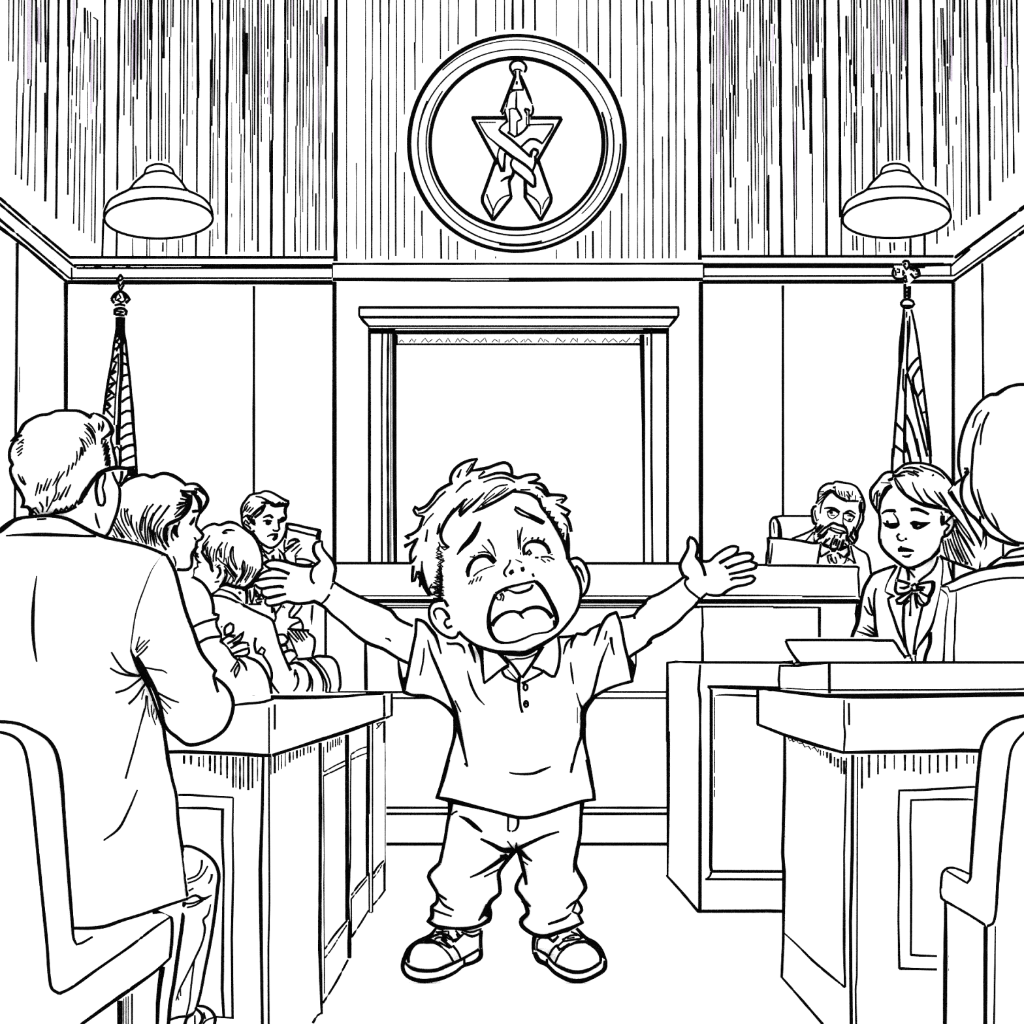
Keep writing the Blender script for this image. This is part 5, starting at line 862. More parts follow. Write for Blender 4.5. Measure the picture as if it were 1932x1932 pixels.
shoe('J: 1200,1340 1210,1400 1205,1500 1310,1530 1380,1595 1500,1655 1600,1655 1690,1612 1760,1560 1735,1480 1660,1405 1620,1375 1545,1290 1310,1340',
     'J: 1205,1480 1210,1520 1240,1568 1310,1602 1380,1665 1500,1722 1600,1722 1700,1680 1770,1630 1778,1570 1745,1540 1690,1612 1600,1652 1500,1652 1380,1597 1310,1522',
     [('J: 1212,1370 1202,1440 1208,1510', [8, 7, 7]), ('J: 1772,1570 1737,1480 1692,1425 1620,1385 1545,1308', [8.4, 8, 7.4, 7, 5.4]), ('J: 1230,1475 1238,1400 1260,1385 1320,1380', [3, 3, 3, 6]), ('J: 1322,1537 1350,1480 1400,1430', 4)],
     [('J: 1208,1500 1240,1565 1310,1600 1380,1665 1500,1722 1600,1722 1700,1680 1767,1630 1774,1565', [7, 7, 7, 7.4, 8, 8, 7.4, 8, 8]), ('J: 1230,1475 1310,1520 1340,1560 1380,1597 1500,1650 1600,1650 1690,1610 1742,1573', [4.4, 5.6, 4.6, 6, 6.6, 6.4, 5.6, 4.4]), ('J: 1310,1550 1310,1600', 4.4), ('J: 1225,1500 1250,1550 1302,1580', 3.6)],
     'J: 1325,1390 1400,1360 1500,1340 1580,1375 1590,1395 1480,1440 1405,1485 1385,1440',
     [('J: 1325,1385 1360,1417 1402,1368', 5), ('J: 1360,1402 1392,1380', 3.6), ('J: 1430,1400 1500,1365 1562,1360', 3.8), ('J: 1435,1412 1500,1402 1582,1390', 3.8), ('J: 1398,1447 1442,1408', 3.6), ('J: 1405,1482 1492,1428', 3.8), ('J: 1385,1440 1412,1482', 4.6), ('J: 1500,1335 1560,1360 1592,1390', 3.4), ('J: 1470,1390 1530,1380', 2.6)],
     'J: 1378,1580 1410,1510 1470,1455 1540,1420 1620,1415 1690,1460 1730,1520 1735,1580 1690,1605 1600,1645 1500,1645',
     [('J: 1375,1582 1410,1510 1470,1455 1540,1420 1620,1413', [3.8, 3.6, 3.8, 5.4, 6]), ('J: 1620,1413 1692,1460 1732,1520 1737,1592', [6, 7, 5.6, 4.6]), ('J: 1400,1430 1470,1390 1540,1385', 4)])

# ---- the man in the suit, seen from behind
ma = thing('person', 'man in a plain suit and dark-rimmed glasses, seen from behind on the nearest chair', 'person', ground(200, 2.32))
b = Part('body', ma, SKIN)
LEGY = lambda x, y: 2.29 + (.07 * min(1, max(0, (349 + max(0, y - 1616) * .13 - x) / 8)) if y < 1696 else 0)
MH = 'F: 260,1400 130,1000 115,730 220,530 400,320 690,225 950,225 1130,265 1310,350 1400,500 1440,900 1460,1160 1460,1280 1380,1590 1280,1750 600,1500'
b.blob('F: 300,600 600,330 1000,320 1300,420 1372,600 1395,900 1402,1060 1452,1160 1458,1280 1432,1430 1380,1590 1322,1710 1280,1755 1160,1715 1000,1640 850,1560 600,1500 420,1450 300,1250 200,900', 2.3, .1, 75, over=MH)
b.blob('F: 1185,1060 1240,1000 1275,985 1278,1060 1250,1160 1268,1230 1272,1340 1250,1376 1200,1372 1178,1300 1160,1180', 2.225, .015, 10, step=4)
b.blob('L: 200,80 700,60 800,150 1200,330 1050,900 1150,1700 1000,2900 300,2900 -50,1500 -50,400', 2.31, .09, 90, back=.5)
b.blob('L: 1240,330 1320,500 1500,1050 1700,1300 1740,1450 1600,1640 1440,1660 1300,1500 1080,1000', lambda x, y: 2.22, .045, 40)
b.blob('M: 900,1000 1170,860 1300,960 1330,1080 1290,1400 1220,1780 1080,1780 1120,1300 900,1200', LEGY, .022, 26)
b.blob('M: 1075,1880 1190,1880 1280,1960 1290,2100 1100,2100', LEGY, .022, 20)
b.fuse(.006); b.mid = lambda x, y: 2.3
for sp, w, *a in [('F: 1368,970 1400,1060 1450,1160 1456,1280 1432,1430 1380,1580 1322,1710 1280,1755', [4.4, 4.4, 5.4, 5.6, 5.4, 5.4, 5.6, 6]), ('F: 1158,1468 1180,1570 1207,1647', [3, 5.4, 4]),
 ('F: 1190,1050 1167,1180 1180,1300 1200,1370 1250,1376 1272,1340 1267,1230 1247,1160 1275,1050 1277,985', [5.4, 6.4, 6, 6, 5.4, 5, 4.4, 3.6, 4.4, 4.4]), ('F: 1198,1050 1240,1000 1267,985', 3.4)]: b.ink(sp, w)
mb = b.done()
q = Part('hair', ma, HAIR)
q.blob('F: 550,1490 430,1480 350,1420 260,1400 285,1350 280,1300 230,1200 170,1110 130,1000 128,930 150,880 118,800 115,730 150,640 200,570 130,590 220,530 270,440 300,390 400,320 500,280 600,260 690,225 850,220 950,225 1040,260 1100,300 1130,258 1240,293 1310,350 1360,430 1378,490 1345,520 1380,680 1412,850 1418,905 1340,930 1240,960 1120,1090 1050,1200 1000,1330 900,1390 800,1450 640,1480', 2.3, .105, 80, over=MH, lift=.012, step=7)
q.mid = lambda x, y: 2.26
for sp, w, *a in [
 ('F: 200,527 240,480 290,390 380,325 480,280 590,265 680,228 850,222 960,228 1040,265 1105,305', [4, 8, 6, 5.4, 5.4, 5.6, 5, 5, 5, 6, 8]), ('F: 1105,305 1110,270 1140,257 1240,293 1312,350 1360,440 1370,470 1300,530 1238,572', [5, 4.6, 5, 5.4, 5.6, 8.4, 8, 6, 3.6]), ('F: 128,597 220,532 272,525', [3, 8, 3.4]), ('F: 227,573 170,600 120,700 112,760 120,820 150,880 128,920 130,990 180,1110 260,1240 287,1310 280,1362', [3.4, 6, 5.8, 6, 7, 6, 6, 7, 7, 6.6, 6.6, 6.6]), ('F: 282,1360 262,1397 330,1395 372,1440 360,1492', [6, 5.6, 6.4, 8, 6]),
 ('F: 215,632 292,568; 245,600 262,612 290,618; 198,697 277,643; 208,737 277,680; 220,772 267,728', 3), ('F: 1023,388 1080,430 1142,530 1162,640', [3, 5, 5, 2.6]), ('F: 1073,378 1120,422 1162,493', [3.6, 2.8]), ('F: 1050,438 1100,490 1132,562; 1028,478 1090,540 1127,627; 1050,548 1102,637', 2.6), ('F: 963,548 1010,630 1040,722', [2.4, 4, 4]), ('F: 990,563 1042,612 1075,672', 2.6), ('F: 985,668 1003,720 1005,772', [5, 5, 3]), ('F: 992,690 960,832', [5.4, 2.6]), ('F: 930,713 937,790 915,893', [2.4, 3.4, 3]), ('F: 892,853 868,942', [4.4, 3]),
 ('F: 840,883 830,950 808,1027', [3, 4, 3]), ('F: 725,958 690,1050 638,1137', [2.4, 3.6, 2.4]), ('F: 787,958 710,1072 682,1150 682,1220 622,1350 567,1452', [3, 3.4, 3.4, 3.4, 3.4, 2.6]), ('F: 580,1043 527,1197', [2.4, 4]), ('F: 627,1048 562,1197', [2.4, 4]), ('F: 470,1093 430,1257', [3, 4, 2.6]), ('F: 505,1118 478,1233', [4, 3]), ('F: 860,1118 793,1272', [3, 4]), ('F: 810,1143 722,1307', [2.4, 5]), ('F: 722,1213 690,1300 650,1327', 3),
 ('F: 577,1263 567,1382', [4, 4]), ('F: 478,1333 520,1400 514,1452', [3.4, 4.4, 3]), ('F: 220,998 260,1080 312,1124', [3, 5, 5]), ('F: 268,1023 312,1122', 2.6), ('F: 1198,375 1207,420 1200,467', [3, 6, 2.6]), ('F: 1245,353 1254,390 1234,482', [3, 6, 3]),
 ('F: 1235,632 1240,570 1292,578 1245,672 1312,608 1260,712 1312,648 1260,762 1332,688 1270,832 1332,758 1277,892 1337,798 1300,902 1337,828 1332,907', 3.6), ('F: 1310,650 1300,720 1302,800', 6), ('F: 1377,493 1347,560 1367,650 1392,760 1412,850 1414,907', [3, 4.4, 4.6, 5.6, 5.6, 5.6]),
 ('F: 640,1492 680,1420 720,1468 740,1415 780,1442 810,1385 832,1440 880,1365 900,1402 935,1315 952,1362 1000,1330 992,1285 1052,1240 1062,1195', 4), ('F: 560,1512 650,1472 800,1452 930,1390', 4.8), ('F: 965,1342 1020,1230 1062,1155', [6.6, 9, 6]), ('F: 1240,962 1150,1050 1080,1152 1020,1262 965,1345', [6, 8, 8, 7.4, 5]),
 ('F: 358,1492 402,1470 350,1393 442,1482; 428,1398 472,1467; 368,1442 422,1408', 3.4), ('F: 350,1497 480,1507 560,1500 640,1490', 5.6)]: q.ink(sp, w)
q.done()
q = Part('glasses', ma, METAL, 'dark-rimmed glasses')
q.blob('F: 1210,965 1330,915 1440,905 1640,900 1640,912 1540,935 1440,930 1330,945 1220,990', 2.21, .008, 5, step=4)
q.ink('F: 1120,1085 1210,985 1330,932 1440,916 1540,926 1642,905', [7, 8, 8.4, 8.4, 7, 4.4]).ink('F: 1483,955 1473,1050 1445,1112', [6, 6, 4]).ink('F: 1370,965 1400,1045 1440,1112', [3, 4, 3]).ink('F: 1500,1082 1550,1010 1560,945', 4).ink('F: 1582,930 1590,970 1582,1020', [9, 12, 12]).ink('F: 1600,930 1640,985 1635,1015', 3.4); q.done()
jk = Part('suit_jacket', ma, CLOTH)
jk.blob('F: -500,1790 0,1680 70,1625 160,1560 260,1528 380,1512 550,1500 700,1512 830,1545 930,1595 1050,1655 1160,1712 1280,1757 1400,1780 1550,1800 1700,1840 1900,1912 L: 1250,270 1280,300 1300,400 1200,900 1200,1350 1250,1560 1280,1850 1300,1930 M: 1085,520 1100,700 1130,900 1150,1080 1160,1155 1020,1205 880,1255 750,1295 650,1330 560,1342 300,1400 -500,1400', 2.32, .12, 100, step=12, back=.5,
        over='F: -700,1200 0,1250 600,1200 1000,1300 1330,1640 1400,1778 1550,1798 1700,1838 1900,1910 L: 1252,270 1282,300 1302,400 1202,900 1202,1350 1252,1560 1282,1850 1302,1930 M: 1087,520 1102,700 1132,900 1152,1080 1162,1155 1162,1500 300,1700 -700,1700')
for sp, w, *a in [
 ('F: -20,1690 0,1682 70,1627 160,1562 260,1527 380,1513 550,1500 700,1512 830,1545 930,1595 1050,1660 1160,1715 1282,1762', [10, 10, 7, 5.6, 5.6, 6, 6, 6.4, 7, 7, 7, 7.4]), ('F: 72,1744 200,1735 400,1730 550,1730 740,1735 1000,1745 1162,1748', [3, 4.6, 7, 7, 5.4, 4.6, 4.6]), ('F: 450,1545 562,1537', 3.4), ('L: 805,138 960,170 1080,198 1180,235 1262,272', [6.6, 5.6, 5.6, 5.6, 5.6]),
 ('L: 1230,275 1160,380 1100,530 1042,700 1012,880 1000,1000', [2.8, 4, 5.4, 5.6, 5.6, 6]), ('L: 1000,995 1050,1110 1100,1200 1160,1310 1200,1440 1240,1560', [7, 11, 12, 13, 9.6, 8.4]), ('L: 1240,1560 1265,1750 1280,1850 1302,1935', [6.4, 5.6, 5.8, 6]), ('L: 845,1007 890,1080 950,1150 1050,1190', [3.4, 4, 4, 4.6]), ('L: 836,1129 900,1165 980,1185 1060,1187', [3.4, 4, 4.4, 5]), ('L: 877,1316 960,1290 1030,1240 1082,1198', [4.4, 4, 4, 4]), ('L: 977,1402 1030,1350 1080,1280 1112,1238', [4.6, 4, 4, 5]),
 ('L: 1110,1338 1105,1420 1060,1580 1020,1740 963,1935', 3), ('M: 890,-10 840,180 773,422', [3, 3, 4]), ('M: 846,490 790,620 730,730 638,802', [3, 4, 5, 3]), ('L: 1120,1340 1125,1440 1137,1502; 1150,1408 1155,1480 1182,1562; 1170,1438 1165,1482; 1192,1468 1185,1522; 1095,1290 1075,1370', 2.3), ('L: 279,428 260,560 250,720 250,850 260,970 279,1083', [2.4, 4.4, 6.6, 6.6, 5.6, 3]),
 ('M: 1005,90 1030,250 1060,420 1085,520 1100,700 1130,900 1150,1080 1160,1155', [6, 6, 5.4, 5.4, 6, 6, 6.4, 6.4]), ('M: 1157,1160 1020,1205 880,1255 750,1295 650,1330 560,1342 452,1342', [4.4, 5.4, 5.6, 5.6, 6.6, 6.6, 5.6])]: jk.ink(sp, w)
jo = jk.done()
q = Part('sleeve', jo, CLOTH)
q.blob('L: 1225,278 1280,282 1330,390 1370,540 1420,700 1480,870 1530,1010 1600,1107 1642,1152 1640,1205 1720,1270 1765,1345 1772,1420 1752,1510 1710,1592 1640,1652 1560,1690 1435,1714 1340,1652 1270,1592 1235,1530 1190,1400 1120,1220 1040,1060 1002,990 1012,880 1042,700 1100,530 1160,380', lambda x, y: 2.21, .06, 45, step=10)
for sp, w, *a in [
 ('L: 1262,268 1300,330 1332,400 1370,540 1410,690 1470,850 1530,1010 1600,1105 1640,1150', [5.6, 6.4, 6.6, 6.6, 6.6, 6.6, 7.4, 6.4, 6.4]), ('L: 1640,1148 1625,1180 1632,1230 1657,1314', [6, 6, 6, 5]), ('L: 1638,1203 1700,1250 1752,1320 1772,1400 1755,1500 1710,1590 1640,1650 1560,1690 1430,1712 1340,1652 1270,1592 1222,1500', [5.6, 6.4, 6.6, 6.6, 6.6, 6.6, 6, 6.6, 6.8, 6.6, 6.4]), ('L: 1060,888 1030,992; 1100,918 1050,970 1035,1002; 1137,913 1040,1012', 2.8), ('L: 1122,963 1080,1010 1040,1042', 3.4),
 ('L: 1093,1123 1180,1140 1240,1150 1270,1170', [3, 3.6, 3.4, 2.4]), ('L: 1178,1303 1240,1340 1300,1370 1360,1391', [3, 4, 4, 2.6]), ('L: 1200,1343 1250,1390 1300,1439', 2.8), ('L: 1213,1398 1274,1477', 2.4), ('L: 1040,1042 1080,1110 1130,1210 1180,1310 1215,1420 1240,1540', [5, 8, 9, 8, 7, 7])]: q.ink(sp, w)
q.done()
q = Part('trousers', ma, CLOTH)
q.blob('M: 900,950 1130,836 1170,834 1250,870 1320,932 1350,1005 1342,1090 1322,1250 1295,1430 1262,1600 1240,1720 1218,1800 1195,1865 1150,1890 1048,1908 1040,1870 1060,1720 1090,1540 1112,1360 1135,1200 900,1200', LEGY, .035, 34)
for sp, w, *a in [('M: 1125,838 1170,838 1250,872 1320,935 1348,1010 1340,1100 1322,1260 1292,1450 1260,1610 1240,1720 1220,1800 1200,1860 1150,1887', [4.6, 5.4, 5.8, 6.4, 6.6, 6, 6, 5.8, 5.6, 5.4, 5, 5, 4]), ('M: 1135,1182 1120,1330 1095,1500 1070,1680 1047,1810 1037,1934', 7), ('M: 1048,1906 1100,1890 1152,1885', 4.4), ('M: 1243,922 1240,965 1215,1015 1153,1042', [4.6, 3.6, 3.6, 3.4]), ('M: 1280,958 1250,1010 1210,1045 1155,1065', 3.2), ('M: 1305,1008 1300,1040 1283,1068', [4.6, 4, 3]), ('M: 1163,1112 1192,1096', 3.4),
 ('M: 1150,1162 1205,1140 1250,1162 1304,1138', [3, 4.6, 6, 2.4]), ('M: 1143,1192 1190,1187 1242,1165; 1153,1215 1200,1202 1252,1170', 3.4), ('M: 1298,1193 1280,1260 1252,1290 1262,1340 1245,1430 1200,1530 1140,1650 1105,1720 1083,1788', [2.4, 4, 4.6, 3.6, 4, 3.6, 3.4, 3.4, 2.4]), ('M: 1197,1538 1177,1700 1167,1800 1150,1872', 3.4), ('M: 1110,1712 1112,1760; 1092,1755 1100,1785', 2.4)]: q.ink(sp, w)
q.done()
q = Part('shoe', ma, CLOTH)
q.blob('M: 1130,1960 1150,1895 1190,1870 1215,1820 1260,1822 1308,1855 1325,1900 1325,2480 1130,2480', 2.29, .045, 26, step=6)
q.ink('M: 1218,1820 1262,1825 1308,1858 1325,1895 1320,1940', [4.6, 5, 5.4, 6, 6]).ink('M: 1190,1872 1155,1890 1135,1940', [4, 5, 6]).ink('M: 1205,1835 1240,1870 1247,1900 1230,1935', [5, 6, 6, 5]).ink('M: 1200,1880 1200,1935; 1255,1860 1265,1900', 3.4).ink('M: 1250,1932 1270,1910 1320,1890', 3.4); q.done()

# ---- the woman beside him
wo = thing('person', 'person with swept-back chin-length hair in profile, arms folded, right behind the man in the suit', 'person', ground(300, 3.15))
b = Part('body', wo, SKIN)
b.blob('G: 1000,400 1170,470 1195,570 1192,660 1205,700 1172,780 1160,850 1190,890 1246,962 1225,1010 1170,1042 1160,1125 1120,1180 1106,1220 1110,1300 1095,1355 1060,1382 930,1400 800,1500 700,1300 750,1000 800,800', 3.1, .07, 45)
b.blob('G: 850,1200 1110,1330 1130,1460 900,1600', 3.13, .05, 40)
b.blob('K: 60,120 320,190 400,330 430,560 600,760 800,850 840,1000 160,1000 160,1800 40,1800', 3.2, .06, 60)
b.blob('K: 480,592 497,505 540,462 566,478 562,535 640,532 625,600 680,618 688,660 655,716 580,722 530,650', 3.09, .022, 10, step=5)
b.fuse(.0055); b.mid = lambda x, y: 3.08
for sp, w, *a in [
 ('G: 1300,525 1272,610 1202,700', 6), ('G: 1205,695 1172,780 1160,850 1190,890 1247,960 1225,1012 1170,1042 1160,1120 1120,1180 1107,1220 1110,1300 1096,1355 1060,1382 928,1384', [4, 4.6, 4.6, 5, 6, 5, 5, 6, 7, 6, 5, 5.4, 5.6, 5.4]), ('G: 1112,680 1150,672 1195,668', [6, 6, 4]), ('G: 1142,745 1115,800 1085,842', [3.4, 7, 5.4]), ('G: 1138,988 1158,1024', 4), ('G: 1150,1150 1122,1182 1182,1190 1150,1202', 6), ('G: 1170,1215 1192,1237', 4), ('G: 1125,1215 1175,1214', 3), ('G: 1185,1098 1190,1117', 2.4), ('G: 880,1218 910,1290 910,1342', [3, 3.6, 2.6]),
 ('G: 962,795 940,850 892,850 862,930 862,990 887,1032', 3.4), ('G: 925,850 905,930 942,992', [6, 9, 4]), ('G: 910,900 925,960', 5),
 ('K: 500,562 500,500 540,465 565,480 560,530 502,562', 4.8), ('K: 480,590 540,560 582,560', 4), ('K: 482,600 520,562 570,575', 3), ('K: 518,622 570,592 642,532 620,590 560,622', 4.4), ('K: 543,657 620,615 672,615 682,642', 4.4), ('K: 563,697 640,667 682,655 684,690 652,715 578,717', 4.6), ('K: 610,600 625,615', 3)]: b.ink(sp, w)
b.done()
WH = 'G: 200,980 150,850 230,380 330,285 530,225 760,210 940,270 1080,335 1230,390 1305,530 1210,690 1246,962 1160,1120 1100,1370 930,1400 700,1150'
q = Part('hair', wo, HAIR)
q.blob('G: 230,380 260,340 330,288 420,250 530,228 620,255 700,228 760,212 850,228 940,272 1030,345 1080,338 1170,342 1230,395 1290,470 1305,530 1275,610 1208,695 1192,660 1190,590 1160,490 1105,480 1090,560 1055,665 960,770 850,820 790,870 770,960 800,1060 860,1110 800,1180 760,1160 660,1120 540,1070 380,1020 150,1000 100,900 150,800 190,700 225,520', 3.1, .078, 50, over=WH, lift=.01, step=6)
q.mid = lambda x, y: 3.06
for sp, w, *a in [
 ('G: 235,372 270,330 330,287 430,247 530,227 620,255 700,227 760,212 850,228 950,280 1032,347', [6.4, 6, 5.4, 5.4, 5.6, 7, 6, 6, 7, 6.4, 5.4]), ('G: 1015,355 1080,340 1170,347 1230,400 1282,470 1302,530 1272,610 1202,700', [4.6, 5.4, 5.6, 6, 6.4, 7, 6.4, 5]), ('G: 250,638 248,740 300,870 372,982', [2.6, 3.4, 3, 2.6]), ('G: 288,638 300,760 342,852', 3.2), ('G: 332,638 312,685', 4), ('G: 318,690 360,830 422,962', 2.6), ('G: 372,715 370,800 400,900 452,1012', [4, 3, 2.6, 2.6]), ('G: 435,798 440,900 512,1052', 2.8),
 ('G: 572,598 512,720 480,830 480,920 552,1072', [2.6, 4, 3.8, 3.6, 2.8]), ('G: 642,583 580,660 547,760 537,900 542,960 557,1072', 3.4), ('G: 738,598 650,710 612,820 602,950 617,1092', [4.6, 3.6, 3.4, 3.4, 2.6]), ('G: 837,598 740,730 652,860 642,960 662,1102', [4.4, 4, 3.4, 2.8]), ('G: 642,688 580,830 570,920 582,1067; 530,740 505,830 500,910', 2.8), ('G: 767,768 690,870 690,960 740,1060 802,1142', 3), ('G: 740,868 715,970 760,1062; 620,900 630,1000 660,1100', 2.8), ('G: 690,1060 720,1090; 740,1080 790,1150', 2.4),
 ('G: 952,770 850,815 800,850 772,920 777,1010 830,1112', [6, 7, 6, 6, 6, 3.6]), ('G: 810,868 800,960 832,1040 912,1112', [3.4, 3.4, 7, 4]), ('G: 850,1062 892,1100', 11), ('G: 168,798 220,880 292,992; 160,840 210,910 282,1002; 198,760 240,850 320,960 382,1032; 150,888 202,992; 143,963 172,992; 180,880 260,1000; 420,1020 460,1050; 590,860 600,960; 660,930 680,1060', 2.8),
 ('G: 965,420 1020,430 1172,435', 4.6), ('G: 1135,398 1200,410 1250,460 1272,477', [3, 6.6, 3.4]), ('G: 980,458 1082,490; 965,520 1062,540; 945,570 1052,570; 920,600 1082,560; 920,640 1032,600; 965,430 1102,490; 985,480 1090,520', 3.4), ('G: 890,720 970,640 1042,590', 2.8), ('G: 900,747 1000,680 1082,570', [3, 6.6, 4.4]), ('G: 1092,480 1087,560 1052,670 970,760 858,817', [7, 9, 6.4, 5.4, 6.4]), ('G: 1050,520 1050,560', 8),
 ('G: 1150,480 1192,570 1196,660', [6.6, 5.4, 4.4]), ('G: 1175,480 1217,560 1216,650', [3.4, 6, 3.4]), ('G: 1117,440 1162,468', 10), ('G: 820,880 800,950 830,1030', 2.4), ('G: 210,560 238,480 235,390', 3), ('G: 170,800 215,620', 3)]: q.ink(sp, w)
q.done()
q = Part('jacket', wo, CLOTH)
q.blob('K: -40,60 130,82 260,108 320,148 370,205 398,265 412,335 414,398 452,402 442,440 440,480 472,560 468,600 520,642 572,720 600,745 660,722 740,752 800,815 835,885 852,960 860,1012 169,1012 169,1200 60,1200', 3.2, .09, 60)
for sp, w, *a in [
 ('K: 130,83 250,112 325,155 370,210 398,270 413,340 413,397', 5.4), ('K: 412,397 453,402 446,437 435,452', 5.4), ('K: 435,450 440,490 475,560 470,602', [4.4, 5, 4.4, 4.4]), ('K: 463,600 520,642 570,720 600,747', [4.6, 5.4, 5.6, 3.6]), ('K: 600,745 543,837', 3.4), ('K: 600,762 612,800 580,882 573,832 602,780', 3.4), ('K: 608,738 650,780 667,828', [5.4, 5.8, 3]), ('K: 660,720 740,752 790,800 832,880 850,960 854,1000', [4.6, 5.4, 5.4, 5.4, 5.4, 5.4]), ('K: 253,497 340,457 437,432', [4.4, 5, 4.6]), ('K: 293,622 370,580 467,566', [5, 5, 5])]: q.ink(sp, w)
q.done()
q = Part('trousers', wo, CLOTH); a_ = P(250, 1400, 3.2); q.loft([V3(a_.x - .16, 3.14, .62), V3(a_.x + .06, 3.14, .62), V3(a_.x + .06, 3.26, .62), V3(a_.x - .16, 3.26, .62)], [V3(a_.x - .14, 3.14, 0), V3(a_.x + .04, 3.14, 0), V3(a_.x + .04, 3.26, 0), V3(a_.x - .14, 3.26, 0)]); q.done()

PEN[0] = .88
# ---- the third in the row
th_ = thing('person', 'short-haired person turned away with folded arms, beside the boy\'s hand', 'person', ground(450, 3.65))
b = Part('body', th_, SKIN)
TH = 'G: 1240,1050 1225,905 1290,850 1380,820 1550,800 1720,870 1932,1080 H: 478,1220 350,1420 240,1500 G: 1440,1620 1340,1680 1130,1470 1180,1190'
b.blob('G: 1260,900 1700,900 1880,1050 1900,1400 1700,1600 1440,1605 1400,1650 1340,1690 1230,1600 1120,1480 1128,1410 1180,1345 1172,1302 1216,1292 1180,1240 1145,1200 1180,1100', 3.6, .07, 50, over=TH)
b.blob('G: 1380,1325 1410,1288 1445,1295 1500,1380 1500,1470 1470,1550 1400,1520 1420,1420', 3.545, .012, 9, step=4)
b.blob('K: 420,240 640,300 640,380 420,330', 3.64, .05, 30)
b.blob('K: 470,280 640,340 850,460 960,760 985,990 480,990 480,1800 390,1800 400,1000 430,600', 3.68, .05, 50)
b.fuse(.0055); b.mid = lambda x, y: 3.57
for sp, w, *a in [('G: 1138,1208 1180,1280 1218,1296 1172,1302 1180,1347 1140,1372 1126,1420 1120,1462', [3, 6, 4.4, 4.4, 4.4, 4.6, 4.6, 4.6]), ('G: 1380,1332 1410,1290 1440,1294 1467,1312 1410,1350 1442,1360 1452,1420 1410,1492', [5, 4.4, 3.6, 3.8, 6, 6, 6, 3.4]), ('G: 1388,1536 1442,1524', 4), ('G: 1502,1378 1512,1460 1482,1550 1430,1622 1380,1662 1343,1682', [3.4, 3.6, 4.6, 3.8, 3.6, 3.6])]: b.ink(sp, w)
b.done()
q = Part('hair', th_, HAIR)
q.blob('G: 1220,910 1290,852 1380,825 1440,838 1550,803 1640,820 1720,870 H: 300,790 380,850 440,935 465,1010 480,1090 485,1190 478,1230 430,1300 390,1370 340,1440 240,1495 G: 1760,1620 1600,1610 1440,1590 1500,1500 1512,1420 1490,1360 1430,1300 1380,1332 1370,1412 1330,1330 1280,1250 1225,1160 1240,1060', 3.6, .078, 55, over=TH, lift=.008, step=6)
q.mid = lambda x, y: 3.56
for sp, w, *a in [
 ('G: 1213,916 1290,855 1380,825 1440,840 1550,805 1640,820 1717,872', [4.6, 5.4, 5.4, 5.6, 6.6, 5.6, 3.4]), ('G: 1478,942 1520,905 1580,900 1632,911', [5, 5, 5, 2.6]), ('G: 1485,945 1542,935', 3.4), ('H: 233,738 300,786 370,840 430,930 460,1010 480,1090 485,1180 480,1232', [4, 5.4, 5.4, 5.4, 5.4, 5, 4.6, 5]), ('H: 490,1230 430,1300 390,1370 340,1440 280,1480 240,1502', [5.4, 5.8, 7, 10, 11, 7]),
 ('G: 1327,963 1290,1020 1242,1080 1235,1132', 3.6), ('G: 1312,1038 1265,1100 1230,1170 1282,1250 1332,1300 1352,1390 1370,1412', [3, 5.8, 6.6, 6.6, 9, 8, 5.6]), ('G: 1300,1108 1297,1180 1322,1272; 1350,1098 1322,1180 1342,1272; 1385,1128 1370,1200 1367,1292; 1270,1100 1290,1220', 3), ('G: 1482,1048 1422,1130 1402,1200 1402,1282', [4.4, 3.8, 3.6, 3]), ('G: 1440,1128 1452,1232; 1465,1118 1467,1242; 1542,1048 1512,1120 1502,1230 1492,1292', 3),
 ('G: 1612,1098 1582,1150 1582,1250 1652,1392', [5, 5, 4, 3]), ('G: 1610,1118 1612,1230 1662,1382; 1520,1238 1532,1300 1582,1400 1662,1472; 1550,1220 1560,1330 1640,1440', 3), ('G: 1418,1238 1460,1290 1532,1340 1612,1450 1642,1482; 1500,1338 1562,1430 1612,1490 1592,1552', 3.4), ('G: 1735,1260 1722,1330 1722,1430 1642,1552', [2.4, 6, 3.4, 2.8]), ('G: 1747,1278 1752,1390 1702,1490 1622,1592; 1787,1318 1772,1400 1692,1542; 1820,1343 1802,1420 1747,1512; 1847,1343 1837,1400 1752,1542; 1890,1368 1872,1420 1837,1482; 1690,1360 1690,1390; 1660,1440 1620,1530', 2.9),
 ('G: 1510,1378 1532,1450 1502,1520 1460,1582', [4.6, 4.8, 7, 7]), ('G: 1448,1590 1520,1562 1620,1590 1752,1612', [6, 8, 7, 8]), ('G: 1582,1458 1522,1572; 1602,1528 1562,1592; 1700,1560 1640,1620', 3), ('G: 1680,1650 1700,1680', 6)]: q.ink(sp, w)
q.done()
q = Part('jacket', th_, CLOTH)
q.blob('G: 1340,1690 1450,1620 1600,1660 K: 620,300 650,328 760,388 862,442 882,500 922,640 962,740 1003,825 1030,890 1000,1003 487,1003 487,1250 380,1250 400,800 500,600 440,440 400,330 395,250', 3.66, .07, 40)
